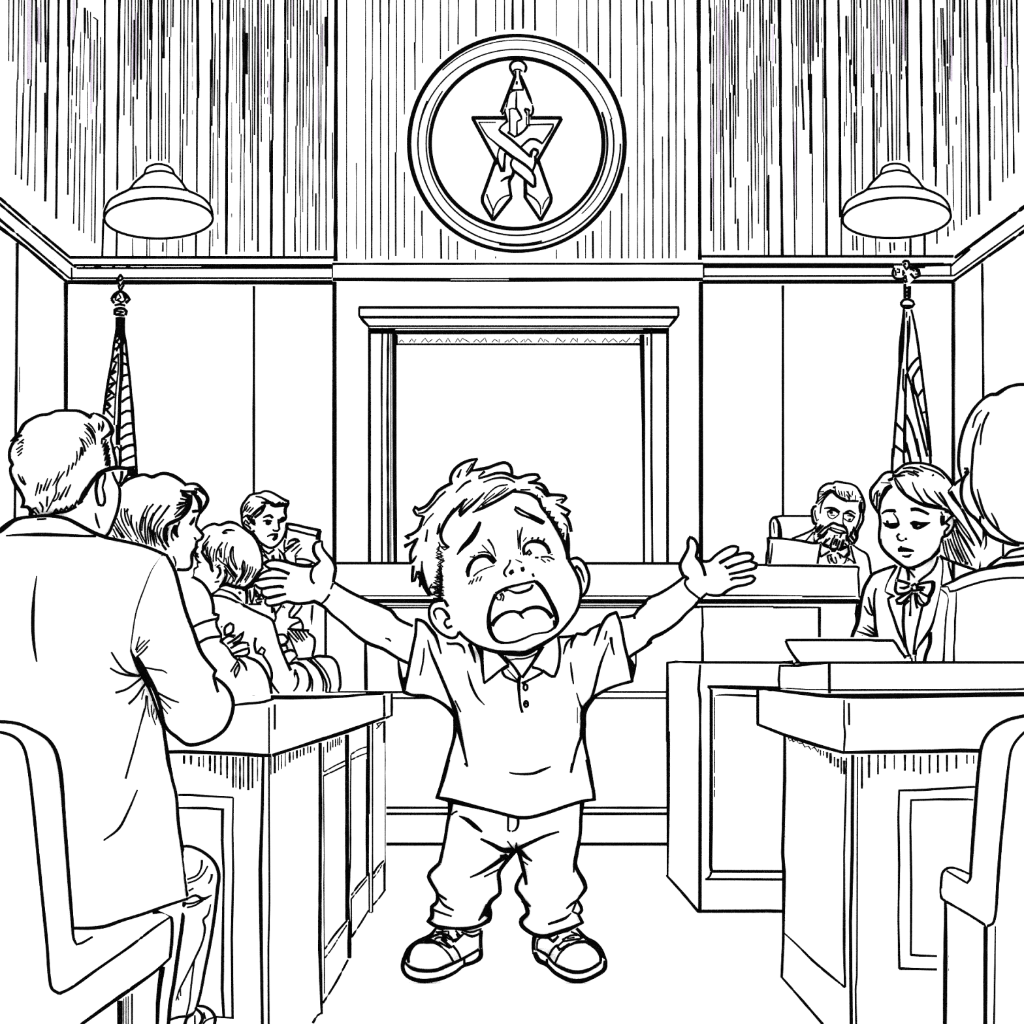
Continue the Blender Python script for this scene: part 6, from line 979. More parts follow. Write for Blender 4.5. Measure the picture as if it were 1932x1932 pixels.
for sp, w, *a in [
 ('G: 1350,1690 1450,1622 1520,1640 1600,1670 1662,1720 1732,1802', [4.4, 3.6, 3.6, 4.4, 5.4, 5.4]), ('G: 1358,1700 1450,1702 1560,1732 1660,1780 1762,1832', 4.8), ('G: 1760,1638 1770,1700 1767,1802', 5), ('K: 640,325 700,360 760,388 860,442 882,500 922,640 962,740 1002,826', [5, 5.2, 5.4, 5.4, 5.4, 5.4, 5.4, 7]), ('K: 735,578 725,630 737,690 790,706 806,670 780,648 745,692', [5.4, 5.4, 5.6, 4.6, 4.6, 4.6, 4.6]), ('K: 722,580 745,585', 4), ('K: 790,710 840,790 857,860 850,912', [5, 5.4, 5.8, 5]), ('K: 848,908 880,960 910,996', [4, 5.4, 4]), ('K: 395,250 415,330 420,400', 4), ('K: 470,490 480,497', 4)]: q.ink(sp, w)
q.done()
q = Part('trousers', th_, CLOTH); a_ = P(408, 1400, 3.66); q.loft([V3(a_.x - .12, 3.6, .62), V3(a_.x + .02, 3.6, .62), V3(a_.x + .02, 3.74, .62), V3(a_.x - .12, 3.74, .62)], [V3(a_.x - .12, 3.6, 0), V3(a_.x, 3.6, 0), V3(a_.x, 3.74, 0), V3(a_.x - .12, 3.74, 0)]); q.done()

# ---- the man drinking
cu_ = thing('person', 'clean-cut man lifting a wide cup, farthest in the row on the left', 'person', ground(530, 4.72))
b = Part('body', cu_, SKIN)
CH = 'H: 230,600 225,520 250,450 300,380 380,325 510,295 680,360 800,425 775,560 765,660 770,790 690,930 590,992 500,950 380,800 250,700'
b.blob('H: 250,520 400,420 640,420 770,470 772,560 768,640 745,662 692,672 690,740 770,700 768,790 740,862 690,932 640,972 590,992 500,955 430,885 380,800 300,760 240,690', 4.64, .08, 32, over=CH, step=6)
b.blob('H: 480,900 650,960 700,1150 500,1150', 4.68, .05, 20)
b.blob('K: 660,290 900,260 1150,300 1200,600 1150,980 945,980 945,1700 860,1700 860,900 820,500', 4.73, .09, 50)
b.blob('H: 740,1062 790,1002 830,960 790,945 812,905 850,886 910,888 932,920 945,950 962,992 910,1042 890,1090 900,1180 830,1190 768,1190', 4.6, .05, 12, step=5)
b.blob('K: 905,555 950,553 982,590 962,622 975,640 975,672 1002,668 1042,690 1052,740 1000,775 960,740', 4.645, .04, 9, step=5)
b.fuse(.006); b.mid = lambda x, y: 4.6
for sp, w, *a in [
 ('H: 232,592 242,700 290,762 370,812 402,850 450,920 500,955 580,992 640,975 690,930 742,860 772,780', 5), ('H: 775,468 760,560 772,610 757,650 700,667', [6, 7, 6, 6, 8]), ('H: 490,622 540,602 575,595 612,630', [3, 5, 7, 5.6]), ('H: 488,665 540,658 602,665', [3, 5, 4]), ('H: 525,690 555,690 587,680', [7, 10, 6]), ('H: 688,668 684,720 692,762 665,786 625,782 608,765', [6, 4.4, 4.4, 4.8, 4.6, 3.6]), ('H: 542,852 590,830 672,828', [3.4, 5, 6]), ('H: 662,835 642,870 612,896', [7, 9, 6]), ('H: 705,650 735,630 762,640', 8), ('H: 680,640 680,690', 5), ('H: 500,612 560,605', 3),
 ('H: 788,952 810,910 850,888 910,888 932,922', [3.4, 5, 5.4, 5.6]), ('H: 770,995 830,960 900,920 925,898', 4.6), ('H: 840,905 880,900 900,925', 2), ('H: 743,1057 800,1002 862,960', 3.4), ('H: 833,1037 900,980 942,945', [3, 4.4, 3]), ('H: 962,990 910,1042 875,1087 912,1087', 3.4), ('H: 885,1090 892,1172', 3.4), ('H: 748,1060 765,1130 830,1172 905,1192', 4.6), ('H: 470,958 490,1010 560,1062 632,1008', 4.4), ('H: 488,1030 562,1132', 3),
 ('K: 905,555 950,553 982,590 962,622 918,632', 5), ('K: 922,640 970,635 977,670 938,692', 4.6), ('K: 938,697 1000,670 1042,690 1052,740 1000,772', 5), ('K: 1000,762 1042,720', 3.6)]: b.ink(sp, w)
b.done()
q = Part('hair', cu_, HAIR)
q.blob('H: 230,600 225,520 245,455 290,395 330,350 385,328 450,318 510,296 590,311 680,360 745,400 800,428 792,460 762,490 640,478 560,462 495,490 465,560 395,635 390,710 350,700 330,760 250,690', 4.64, .085, 36, over=CH, lift=.01, step=4)
q.mid = lambda x, y: 4.59
for sp, w, *a in [
 ('H: 235,602 225,540 240,470 290,400 330,350 400,330 460,320 510,298 590,312 670,355 740,398 797,425 797,452 770,497', [6, 5.6, 5.4, 5.4, 5.4, 4.8, 4.6, 4.6, 4.6, 4.8, 4.8, 5.6, 7, 7]), ('H: 403,365 470,375 562,427', [3.4, 4, 6]), ('H: 467,440 540,440 592,440', [4.4, 6, 8]), ('H: 590,450 640,477 700,475 772,470', [11, 8, 6.6, 6]), ('H: 648,462 702,430; 678,467 742,440; 718,462 772,450', 4), ('H: 522,470 450,502 390,552 338,602', [6, 3.6, 3.6, 3]), ('H: 512,480 470,560 388,622', 5.6), ('H: 480,502 400,572 350,622; 430,522 370,582', 3), ('H: 332,425 280,470 250,562; 310,470 270,542; 342,488 290,552; 377,498 318,562', 3.2),
 ('H: 248,622 300,590 362,622 330,662 382,650 392,712 340,680 320,702 278,650 258,690 330,742 342,762', 4.2), ('H: 345,655 390,705', 8), ('H: 300,600 330,650', 6), ('H: 370,775 385,800', 6)]: q.ink(sp, w)
q.done()
q = Part('jacket', cu_, CLOTH)
q.blob('H: 300,1490 480,1000 640,1010 760,1130 1100,1180 1110,1640 K: 1165,330 1155,450 1150,530 1190,600 1175,720 1150,984 950,984 950,1250 850,1250 870,500 660,320', 4.72, .1, 40)
for sp, w, *a in [('H: 540,1052 602,1070 602,1122', 4), ('H: 622,1010 612,1062 627,1132; 640,1000 692,1080 702,1132; 650,990 722,1052 762,1142', 4.6), ('H: 762,888 747,960 757,1032', 4.4), ('H: 498,1078 562,1132 500,1172', 4.4), ('K: 1167,328 1157,450 1152,532', 4.8), ('K: 880,402 932,328', 4.4), ('K: 870,348 887,430 877,452', 4.6), ('K: 940,352 942,330 957,352', 3.4), ('K: 1030,330 990,390 990,420 1010,425 1062,370 1087,333', [4.6, 5.6, 5, 4.6, 4.6, 4.6]), ('K: 1008,425 1062,430 1092,480 1092,512', 4.8), ('K: 1080,450 1000,490 980,532', 4.6),
 ('H: 300,1500 296,1672', 5), ('H: 330,1500 328,1580 345,1660 330,1500', 3), ('H: 350,1470 385,1450 382,1560 352,1672; 400,1500 440,1560 470,1550 472,1500; 400,1580 480,1570 500,1610 400,1620 420,1660 480,1640; 320,1675 470,1675', 4), ('H: 400,1505 402,1570', 5), ('H: 600,1705 602,1780', 5), ('H: 450,1570 430,1620', 6)]: q.ink(sp, w)
jo = q.done()
q = Part('scarf', cu_, CLOTH, 'striped cloth hanging from the arm')
q.blob('K: 975,510 1050,512 1145,520 1180,575 1182,640 1165,720 1050,725 1012,620', 4.6, .03, 16, step=5)
q.ink('K: 978,510 1050,516 1142,521', 5.4).ink('K: 978,530 1010,570 1052,612; 1000,520 1062,592; 1030,520 1092,607; 1060,525 1107,597; 1090,525 1127,577; 1120,520 1142,552', 3.8).ink('K: 1138,545 1180,580 1182,640 1165,717', 5.4).ink('K: 973,540 1010,620 1052,722', 4); q.done()
q = Part('sleeve', jo, CLOTH, 'sleeve with dark bands at the cuff')
q.blob('K: 990,775 1050,738 1160,728 1250,716 1310,725 1350,770 1374,860 1378,960 1358,984 1300,984 960,984 1030,900', 4.54, .05, 30, step=7)
for sp, w, *a in [('K: 1050,740 1160,730 1200,716 1250,717 1310,725 1352,770 1373,860 1376,950 1362,980', [5.4, 5.6, 6, 6, 5.4, 5.4, 5.6, 5.6, 5.4]), ('K: 988,775 1060,765 1110,800 1142,870 1142,950 1122,982', [7, 4.6, 4.6, 4.8, 6, 4.6]), ('K: 1040,770 1110,810 1162,890 1162,982', 3.6), ('K: 1120,740 1202,810 1246,910 1246,982', 3.6), ('K: 1148,740 1222,820 1272,930 1268,982', 4.6), ('K: 1178,735 1262,830 1302,930 1296,982', 4.2), ('K: 1030,818 1057,890 1046,950 1022,982', [4.6, 4.8, 4.6, 3.4]), ('K: 1035,820 1022,892 1008,895', 4.6)]: q.ink(sp, w)
q.done()
q = Part('trousers', cu_, CLOTH); a_ = P(545, 1400, 4.8); q.box(a_.x - .12, a_.x + .06, 4.72, 4.86, 0, .55); q.done()
q = Part('cup', None, METAL, 'wide white cup raised to the lips of the clean-cut man', 'cup')
q.blob('H: 775,700 830,702 920,716 1010,740 1110,760 1188,780 1172,890 1150,1000 1110,1170 1000,1192 900,1180 890,1100 800,960 790,830', 4.615, .03, 26, step=5)
for sp, w, *a in [('H: 768,700 830,700 920,716 1010,740 1110,760 1190,780', [6.4, 5.4, 5.6, 5.6, 5.6, 6.6]), ('H: 1190,780 1177,830 1172,895', 6.4), ('H: 773,705 800,760 900,785 1010,815 1140,845 1165,785', [5.4, 4.8, 4.8, 4.8, 4.8, 3.6]), ('H: 772,705 775,790 768,880', [5, 4.4, 4]), ('H: 1145,850 1140,892; 1165,850 1158,892', 4), ('H: 890,1128 960,1125 1050,1145 1117,1178', 4.6), ('H: 905,1182 1000,1197 1060,1190 1105,1168', 3.8)]: q.ink(sp, w)
q.done()

PEN[0] = .78
# ---- the bearded man at the bench
ju = thing('person', 'bearded man in a dark-collared jacket seated behind the long bench', 'person', ground(1560, 6.15))
b = Part('body', ju, SKIN)
JH = 'O: 770,575 800,430 860,360 930,325 1010,312 1190,338 1260,378 1350,550 1362,640 1340,780 1275,930 1268,1000 1220,1075 1050,1165 960,1165 790,1060 750,990 770,850 730,760 715,680 745,615'
b.blob('O: 820,700 832,600 900,450 1200,400 1320,560 1330,700 1300,850 1240,980 1150,1060 980,1120 860,1040 800,900', 6.15, .09, 34, over=JH, step=5)
b.blob('O: 805,600 745,616 716,680 726,760 748,830 800,830 830,750', 6.13, .02, 9, step=4)
b.blob('O: 880,1000 1140,1000 1180,1200 1120,1340 900,1340 840,1200', 6.17, .02, 20)
b.blob('O: 560,1010 820,960 1220,1090 1390,1200 1420,1400 1420,2400 560,2400', 6.2, .06, 30, step=8)
b.fuse(.007); b.mid = lambda x, y: 6.1
for sp, w, *a in [
 ('O: 802,605 742,620 720,660 724,740 747,820 782,832', [4.6, 6.6, 6.6, 6, 8, 8]), ('O: 760,660 755,700 780,790 802,770', 3.4), ('O: 868,640 920,630 990,642 1062,682', [3, 6, 7, 3.4]), ('O: 1128,690 1180,666 1252,707', [5.6, 4.6, 3.4]), ('O: 903,690 950,660 1010,670 1052,702', 4.6), ('O: 908,700 930,750 970,766 1010,745 1052,705', 3), ('O: 935,690 972,692', 6), ('O: 945,720 1000,725', 2.6),
 ('O: 1108,700 1170,700 1242,747', 4.8), ('O: 1108,760 1160,796 1200,801 1237,748', 3), ('O: 1165,780 1192,770', 4.8), ('O: 1150,725 1210,735', 2.6), ('O: 1104,690 1102,830 1142,872', [3.2, 3.2, 4.4])]: b.ink(sp, w)
b.done()
q = Part('hair', ju, HAIR)
q.blob('O: 770,575 790,540 800,440 850,370 920,333 975,333 1010,312 1100,325 1190,338 1260,375 1310,450 1350,540 1362,640 1340,700 1310,690 1300,600 1280,552 1150,555 1080,522 1020,482 970,432 930,455 862,545 832,620 820,705 800,650', 6.15, .097, 36, over=JH, lift=.008, step=4)
q.mid = lambda x, y: 6.1
for sp, w, *a in [
 ('O: 770,582 790,540 800,440 850,370 920,335 975,335 1010,312 1100,325 1190,340 1260,375 1310,450 1350,540 1362,620 1340,700', [5.4, 5, 5.2, 5.6, 5.6, 5.4, 5.4, 4.6, 4.6, 5.6, 6.4, 6, 6, 8]), ('O: 820,705 830,620 860,540 930,450 970,430', [3.4, 4, 4.6, 6, 6.6]), ('O: 970,432 1020,482 1080,522 1150,552', [6, 7, 7, 7]), ('O: 1150,550 1282,552', 5), ('O: 858,472 940,420 1002,442', 6.4), ('O: 1000,378 1010,440 1042,492; 1040,418 1062,482; 1075,428 1092,492; 1110,428 1122,502; 1140,428 1202,502; 1160,428 1182,532; 1215,428 1210,482; 1250,478 1252,540 1208,542; 1300,498 1332,522 1310,552; 1180,542 1140,468; 1060,500 1130,520', 2.9),
 ('O: 818,440 867,432; 818,465 882,465; 788,562 872,490; 798,592 872,518; 800,520 860,470', 3), ('O: 1318,560 1310,640 1330,690', [8, 10, 6]), ('O: 1300,600 1308,690', 6), ('O: 975,385 1010,375', 4)]: q.ink(sp, w)
q.done()
q = Part('beard', ju, HAIR)
q.blob('O: 775,850 830,835 900,865 940,830 990,815 1040,838 1100,855 1142,895 1158,950 1220,885 1290,800 1310,850 1275,930 1268,1000 1222,1075 1150,1105 1050,1162 980,1165 860,1092 790,1060 752,990 760,920', 6.09, .1, 36, over=JH, lift=.01, step=4)
q.mid = lambda x, y: 6.05
for sp, w, *a in [
 ('O: 1340,700 1342,780 1310,850 1272,930 1267,1000 1222,1072', [6, 6.6, 6.6, 6.6, 8, 6.4]), ('O: 868,882 920,850 980,815 1040,840 1100,855 1142,892 1157,955', [4, 6, 7, 6.4, 7, 6, 4.6]), ('O: 918,880 1000,922 1060,942 1135,935', 4.8), ('O: 940,868 1050,900 1125,922', 3.4), ('O: 832,833 768,912; 892,858 788,962; 922,888 840,970 778,1032; 942,998 870,1062; 982,998 940,1092; 1012,1008 980,1082; 1032,1008 1010,1092; 1062,1028 1030,1112; 1102,1018 1070,1112; 1112,1018 1092,1090 1040,1152; 1150,938 1162,1000 1212,1062; 1180,958 1222,1022; 1242,878 1202,970 1232,1032; 1252,898 1240,962; 860,1078 920,1110 980,1150 1012,1150; 1060,1152 1142,1110; 788,982 832,960; 798,1012 852,990; 778,902 802,900; 880,930 820,1010; 1120,1060 1150,1100; 1140,960 1140,1040; 800,860 770,930; 860,845 780,930; 910,920 850,1000; 900,1010 850,1080; 1000,960 990,1000; 1080,950 1060,1000; 1200,920 1180,990; 1210,980 1240,1040; 1262,900 1250,980; 1230,860 1215,930; 960,1040 950,1120; 1050,1060 1020,1140; 1160,1000 1170,1060', 4.6), ('O: 778,1040 800,1062 830,1050 862,1095 900,1085 940,1130 985,1160 1020,1120 1060,1150 1110,1100 1150,1110 1180,1070 1215,1080', 4),
 ('O: 862,1082 922,1107', 8), ('O: 955,1145 1008,1147', 9), ('O: 1302,720 1310,700 1290,800 1250,892', [4, 5, 5.6, 3.4]), ('O: 775,850 760,920 752,960', 3), ('O: 945,968 950,970; 1015,968 1035,968', 3)]: q.ink(sp, w)
q.done()
q = Part('jacket', ju, CLOTH)
q.blob('O: 480,1010 620,952 740,892 790,1050 860,1090 980,1165 1150,1105 1222,1080 1300,1138 1392,1195 1418,1270 1432,1370 1440,1500 1440,2000 480,2000', 6.2, .085, 30, step=8)
q.mid = lambda x, y: 6.12
for sp, w, *a in [
 ('O: 478,1006 620,950 740,890 772,850', 5), ('O: 737,928 638,1042', 4), ('O: 762,925 760,1052', 7), ('O: 1218,1083 1300,1140 1390,1195 1416,1270 1432,1370 1437,1435', [4, 4.4, 5.4, 6, 6, 5]), ('O: 832,1068 805,1200 785,1332', 5), ('O: 828,1228 932,1163', 4.8), ('O: 810,1108 827,1232', 4.4), ('O: 962,1200 910,1215 920,1270 942,1312; 948,1218 980,1290 1012,1322; 1000,1228 1022,1290 1010,1322', 3.8), ('O: 955,1240 965,1285', 6), ('O: 1028,1178 1110,1232 1182,1158', 4.8), ('O: 1048,1188 1072,1252; 940,1180 1020,1185', 3.6), ('O: 1160,1088 1172,1200 1128,1232', 6), ('O: 1193,1098 1222,1220 1252,1312', 4.8), ('O: 1140,1238 1127,1290 1088,1322', 3.8), ('O: 1150,1238 1222,1290 1232,1322', 3.8), ('O: 1150,1280 1180,1260', 3)]: q.ink(sp, w)
q.done()

PEN[0] = .95
# ---- the girl with the bow tie
gi = thing('person', 'girl with long side-parted hair, open jacket and bow tie, looking down behind the right table', 'person', ground(1700, 4.25))
b = Part('body', gi, SKIN)
GH = 'P: 345,1340 345,1230 460,1080 520,1045 650,1000 760,952 970,975 1150,1110 1205,1190 1290,1430 1300,1700 1150,1850 990,1910 820,2010 720,2030 600,1980 480,1850 430,1700 430,1500'
b.blob('P: 435,1400 470,1250 620,1050 1000,1050 1120,1300 1140,1500 1140,1700 1090,1722 1050,1830 990,1905 900,1965 820,2012 720,2032 620,1985 530,1915 480,1850 440,1780 428,1700 440,1590', 4.12, .1, 50, over=GH, step=6)
b.blob('P: 1080,1590 1130,1550 1190,1498 1212,1560 1198,1630 1140,1702 1090,1710', 4.06, .014, 9, step=4)
b.blob('Q: 640,440 1040,340 1060,500 860,760 740,760', 4.19, .06, 30)
b.blob('Q: 380,620 1040,500 1090,1000 1080,2600 260,2600 250,1300 280,800', 4.25, .06, 40)
b.fuse(.0055); b.mid = lambda x, y: 4.05
for sp, w, *a in [
 ('P: 420,1430 440,1540 440,1600 430,1700 440,1780 480,1850 545,1925', 5.6), ('P: 463,1477 500,1450 590,1445 597,1467', [3.4, 5.6, 7, 6]), ('P: 758,1437 810,1430 880,1450 947,1485', [7, 7, 6, 5]), ('P: 473,1570 530,1600 622,1588', [3, 10, 7]), ('P: 515,1548 522,1600', 4.6), ('P: 578,1473 620,1530 636,1590 600,1621 540,1621', [2.4, 3.4, 4.6, 4.4, 4.4]), ('P: 498,1590 562,1612', 8), ('P: 753,1580 790,1566 860,1582 962,1570', [5, 7, 7, 2.6]), ('P: 788,1612 830,1627 890,1606 957,1570', [7, 6, 4.6, 2.6]), ('P: 790,1575 808,1612', 11),
 ('P: 642,1683 616,1710 630,1745 665,1761 692,1750', [4.6, 4.8, 4.6, 3.4, 2.6]), ('P: 698,1740 720,1738', 5), ('P: 628,1852 680,1848 740,1855 792,1864', [8, 9, 7, 3.6]), ('P: 655,1812 660,1850', 4.4), ('P: 668,1914 700,1922 740,1920 767,1897', [3, 4.4, 5.4, 2.6]),
 ('Q: 440,200 450,270 500,340 570,400 620,440 690,490 740,506 830,482 920,432 1000,380 1060,310 1090,210', [5.4, 5.6, 6.6, 6.6, 6.6, 5.6, 6, 7, 5.6, 5.6, 6.6, 5.4]), ('P: 1192,1493 1130,1560 1110,1580 1082,1592 1078,1520', [5.4, 4.6, 4.4, 7, 6]), ('P: 1090,1498 1088,1570', 9), ('P: 1128,1580 1162,1600 1130,1640 1110,1660 1108,1697', 4.6), ('P: 1205,1508 1213,1560 1200,1620 1140,1702 1090,1722 1075,1790 1040,1860 978,1927', [4.6, 4.6, 4.6, 5.6, 6, 5.4, 5.4, 5.4]),
 ('Q: 735,518 802,602', 3.6), ('Q: 770,515 805,520', 4)]: b.ink(sp, w)
b.done()
q = Part('hair', gi, HAIR)
GHH = 'P: 345,1340 345,1230 460,1080 520,1045 590,1050 650,1000 760,952 970,975 1150,1110 1205,1190 1290,1420 1500,1820 1520,1900 1480,2060 1330,2030 1100,1950 1000,1900 700,1900 440,1500'
q.blob('P: 425,1470 360,1370 340,1300 345,1230 390,1170 430,1120 460,1080 520,1045 590,1050 650,1000 700,965 760,952 870,952 970,975 1060,1020 1150,1110 1207,1188 1157,1245 1210,1330 1290,1430 1370,1590 1450,1720 1500,1820 1517,1900 Q: 1490,430 1460,525 1330,490 1220,450 1140,420 1060,385 1085,230 1140,200 1205,130 P: 1212,1560 1192,1492 1100,1500 1068,1422 1000,1412 900,1392 830,1362 730,1302 670,1250 620,1190 590,1125 560,1190 510,1225 480,1275 450,1335 435,1420', 4.13, .115, 55, over=GHH, lift=.01, step=6)
q.mid = lambda x, y: 4.08
for sp, w, *a in [
 ('P: 422,1472 360,1370 341,1300 346,1230 390,1170 430,1120 460,1080 520,1045 590,1050', [4.6, 5.6, 5.6, 5.6, 6.6, 5.6, 5.4, 5.4, 6]), ('P: 590,1052 650,1000 700,965 760,953 870,953 970,976 1060,1020 1150,1110 1207,1190 1153,1247', [6, 5.4, 5.4, 4.8, 4.6, 5.4, 6, 6.8, 7, 6]), ('P: 1155,1245 1210,1330 1290,1430 1370,1590 1450,1720 1500,1820 1517,1905', [7, 5.6, 5.6, 6, 5.6, 6.6, 7]), ('P: 590,1118 620,1190 670,1250 730,1300 830,1360 900,1390 1000,1410 1075,1422', [3, 4.4, 5.6, 7.4, 6.8, 6.6, 6.6, 6]), ('P: 610,1120 650,1180 712,1282', 3.4), ('P: 588,1118 612,1115', 4), ('P: 775,1148 800,1220 860,1310 902,1362 1000,1390 1082,1412', [2.6, 3.8, 4.6, 4.4, 3.4, 3]), ('P: 888,1213 930,1290 1010,1360 1082,1402', [2.6, 4.6, 4.6, 3]), ('P: 1002,1241 1060,1320 1132,1402', [2.6, 4.2, 3.4]),
 ('P: 1053,1253 1100,1320 1150,1410 1200,1480 1290,1590 1360,1690 1422,1812', [4.6, 4.4, 3.4, 3.6, 3.4, 3.4, 3.4]), ('P: 1058,1420 1130,1440 1202,1502', 5.6), ('P: 1110,1460 1150,1465; 1060,1440 1090,1490', 3.4), ('P: 1210,1538 1250,1640 1330,1760 1422,1934', 3.4), ('P: 678,1010 750,1000 820,1010 893,1044', [3.4, 4.6, 4.6, 3]), ('P: 567,1088 620,1085 702,1080', [8, 5, 3]), ('P: 620,1077 680,1045 740,1040 800,1060 842,1092', [3.4, 4.6, 4.6, 4.6, 4.6]), ('P: 728,1060 792,1082; 783,1030 842,1052', 3), ('P: 853,985 920,1010 1000,1035 1070,1075 1112,1117', 3.6), ('P: 984,1070 997,1087', 4.6), ('P: 450,1155 552,1160', 2.6),
 ('P: 562,1188 510,1220 480,1272 450,1330 432,1442', [8, 11, 8, 6, 5.4]), ('P: 430,1235 390,1270 375,1352', 3.2), ('P: 412,1238 405,1432', 4), ('P: 525,1132 572,1113', 6), ('P: 440,1260 430,1300', 3),
 ('Q: 1090,228 1110,340 1142,412; 1115,218 1130,300 1162,422; 1140,198 1170,300 1232,442; 1165,198 1200,290 1282,462; 1185,138 1220,260 1302,432; 1200,108 1250,250 1342,462; 1230,108 1290,270 1392,477; 1210,48 1280,170 1422,400; 1225,-2 1300,120 1422,272; 1320,430 1325,470; 1350,440 1345,470; 1230,310 1300,440', 3.3), ('Q: 1058,378 1140,420 1220,450 1330,490 1452,532', [5.6, 4.6, 5.6, 5.4, 4.6]), ('Q: 1468,522 1490,430 1512,380 1500,308', [3.6, 3.6, 4.6, 4]), ('Q: 1500,310 1545,390 1578,442', [5, 6, 6.4]), ('Q: 1510,370 1510,467', 4.6)]: q.ink(sp, w)
q.done()
q = Part('jacket', gi, CLOTH)
q.blob('Q: 600,478 500,510 420,540 355,575 320,630 280,700 255,790 235,880 215,1010 198,1090 165,1170 140,1250 140,1700 1110,1700 1130,1060 1150,900 1150,800 1075,700 1085,560 1130,430 1080,400 1040,390 1000,430 740,520 690,490', 4.25, .085, 45, step=8)
q.mid = lambda x, y: 4.15
for sp, w, *a in [
 ('Q: 605,477 500,510 420,540 358,572 320,630 280,700 255,790 235,880 215,1010 200,1090 165,1170 143,1242 135,1275', [5.6, 5.6, 5.4, 6.4, 6.6, 6.6, 6.6, 8.4, 9, 8, 7, 5.6]), ('Q: 402,713 385,760 380,870 385,970 390,1080 400,1180 412,1265', [4, 4.4, 4.6, 5.8, 5.8, 7.6, 9.4]), ('Q: 320,803 350,930 382,1002', [4, 5, 4.6]), ('Q: 278,898 330,980 362,992', [3.4, 4.6, 3.4]), ('Q: 308,1096 387,1152', [2.6, 5]), ('Q: 263,1113 387,1192', [2.6, 5]), ('Q: 203,1158 300,1190 387,1222', [2.6, 4.6, 6]), ('Q: 255,1200 260,1203', 3),
 ('Q: 612,488 560,580 520,670 500,742 530,765 602,792', [5.6, 5, 4.6, 5.6, 5.6, 4]), ('Q: 605,790 560,800 525,822 540,900 580,1010 630,1160 690,1290 720,1402', [4, 5, 5, 5, 5.6, 5.6, 5.4, 4.6]), ('Q: 1060,700 1040,800 1010,950 980,1080 940,1170 880,1260 815,1350 810,1412', [6, 6.6, 6.8, 6.8, 7, 6, 5.4, 4.4]), ('Q: 960,1165 957,1290 920,1390 898,1482', [8, 8, 7, 7]), ('Q: 1075,723 1130,770 1152,800 1150,900 1135,1000 1130,1100 1120,1250 1110,1400 1105,1482', [2.6, 3.4, 5, 6, 6.8, 6.8, 6, 5.6, 6.6]), ('Q: 1080,398 1086,500 1070,680', 5.4), ('Q: 1145,440 1170,540 1197,632', [4, 4.4, 5])]: q.ink(sp, w)
jo = q.done()
q = Part('blouse', gi, CLOTH)
q.blob('Q: 655,495 710,500 740,560 830,640 880,610 960,550 1010,480 1040,395 1075,420 1065,680 1010,940 960,1100 820,1330 800,1480 700,1480 690,1200 680,1080 690,890 600,790 500,745 530,650', 4.13, .02, 12, step=5)
q.mid = lambda x, y: 4.11
for sp, w, *a in [('Q: 655,493 630,580 605,642', 4.8), ('Q: 712,493 735,560 736,632', 5.4), ('Q: 1040,388 1010,480 960,550 880,610 838,647', 4.6), ('Q: 757,778 757,900 752,1002', [3.4, 3, 5.4]), ('Q: 742,840 690,890 685,960 680,1080 690,1190 710,1320 740,1402', [4.6, 6, 6, 6, 5.6, 5.4, 4.6]), ('Q: 880,900 850,1030 820,1160 800,1290 790,1402', 5), ('Q: 698,1413 762,1415 750,1442; 768,1430 772,1467', 3.4), ('Q: 800,1350 805,1400', 8), ('Q: 808,1410 810,1467', 3.2), ('Q: 740,1400 760,1412', 4)]: q.ink(sp, w)
q.done()
q = Part('bow_tie', gi, CLOTH)
q.blob('Q: 612,620 700,645 765,665 820,665 880,648 995,642 1000,720 955,850 920,890 870,905 820,760 760,770 680,860 640,880 605,850 600,740', 4.1, .016, 8, step=4)
q.mid = lambda x, y: 4.08
for sp, w, *a in [('Q: 618,628 700,650 752,670', 5.4), ('Q: 765,732 740,752 680,770 622,770 600,742 608,645', [4.6, 5.4, 6, 6, 6, 5.4]), ('Q: 640,705 690,712 742,690', [3, 6, 5]), ('Q: 828,672 930,650 995,645', [5, 5, 6]), ('Q: 995,645 990,720 950,802', [8, 9, 9]), ('Q: 945,800 920,790 850,750', 4.6), ('Q: 765,690 800,667 822,682 820,735 780,737 765,702', 5), ('Q: 828,700 907,705; 833,730 892,730', 4.8), ('Q: 742,755 650,810 610,832 620,870 660,872 740,800 782,760', [4.6, 5, 5.6, 6, 5.4, 5, 4.6]), ('Q: 820,760 830,850 870,890 920,880 945,850 952,802', [4.6, 4.6, 4.8, 6, 7, 7]), ('Q: 838,780 870,840 902,872', 3.4), ('Q: 800,758 820,900 830,922', 4.8)]: q.ink(sp, w)
q.done()
q = Part('trousers', gi, CLOTH); a_ = P(1700, 1400, 4.25); q.box(a_.x - .14, a_.x + .1, 4.2, 4.32, 0, .62); q.done()

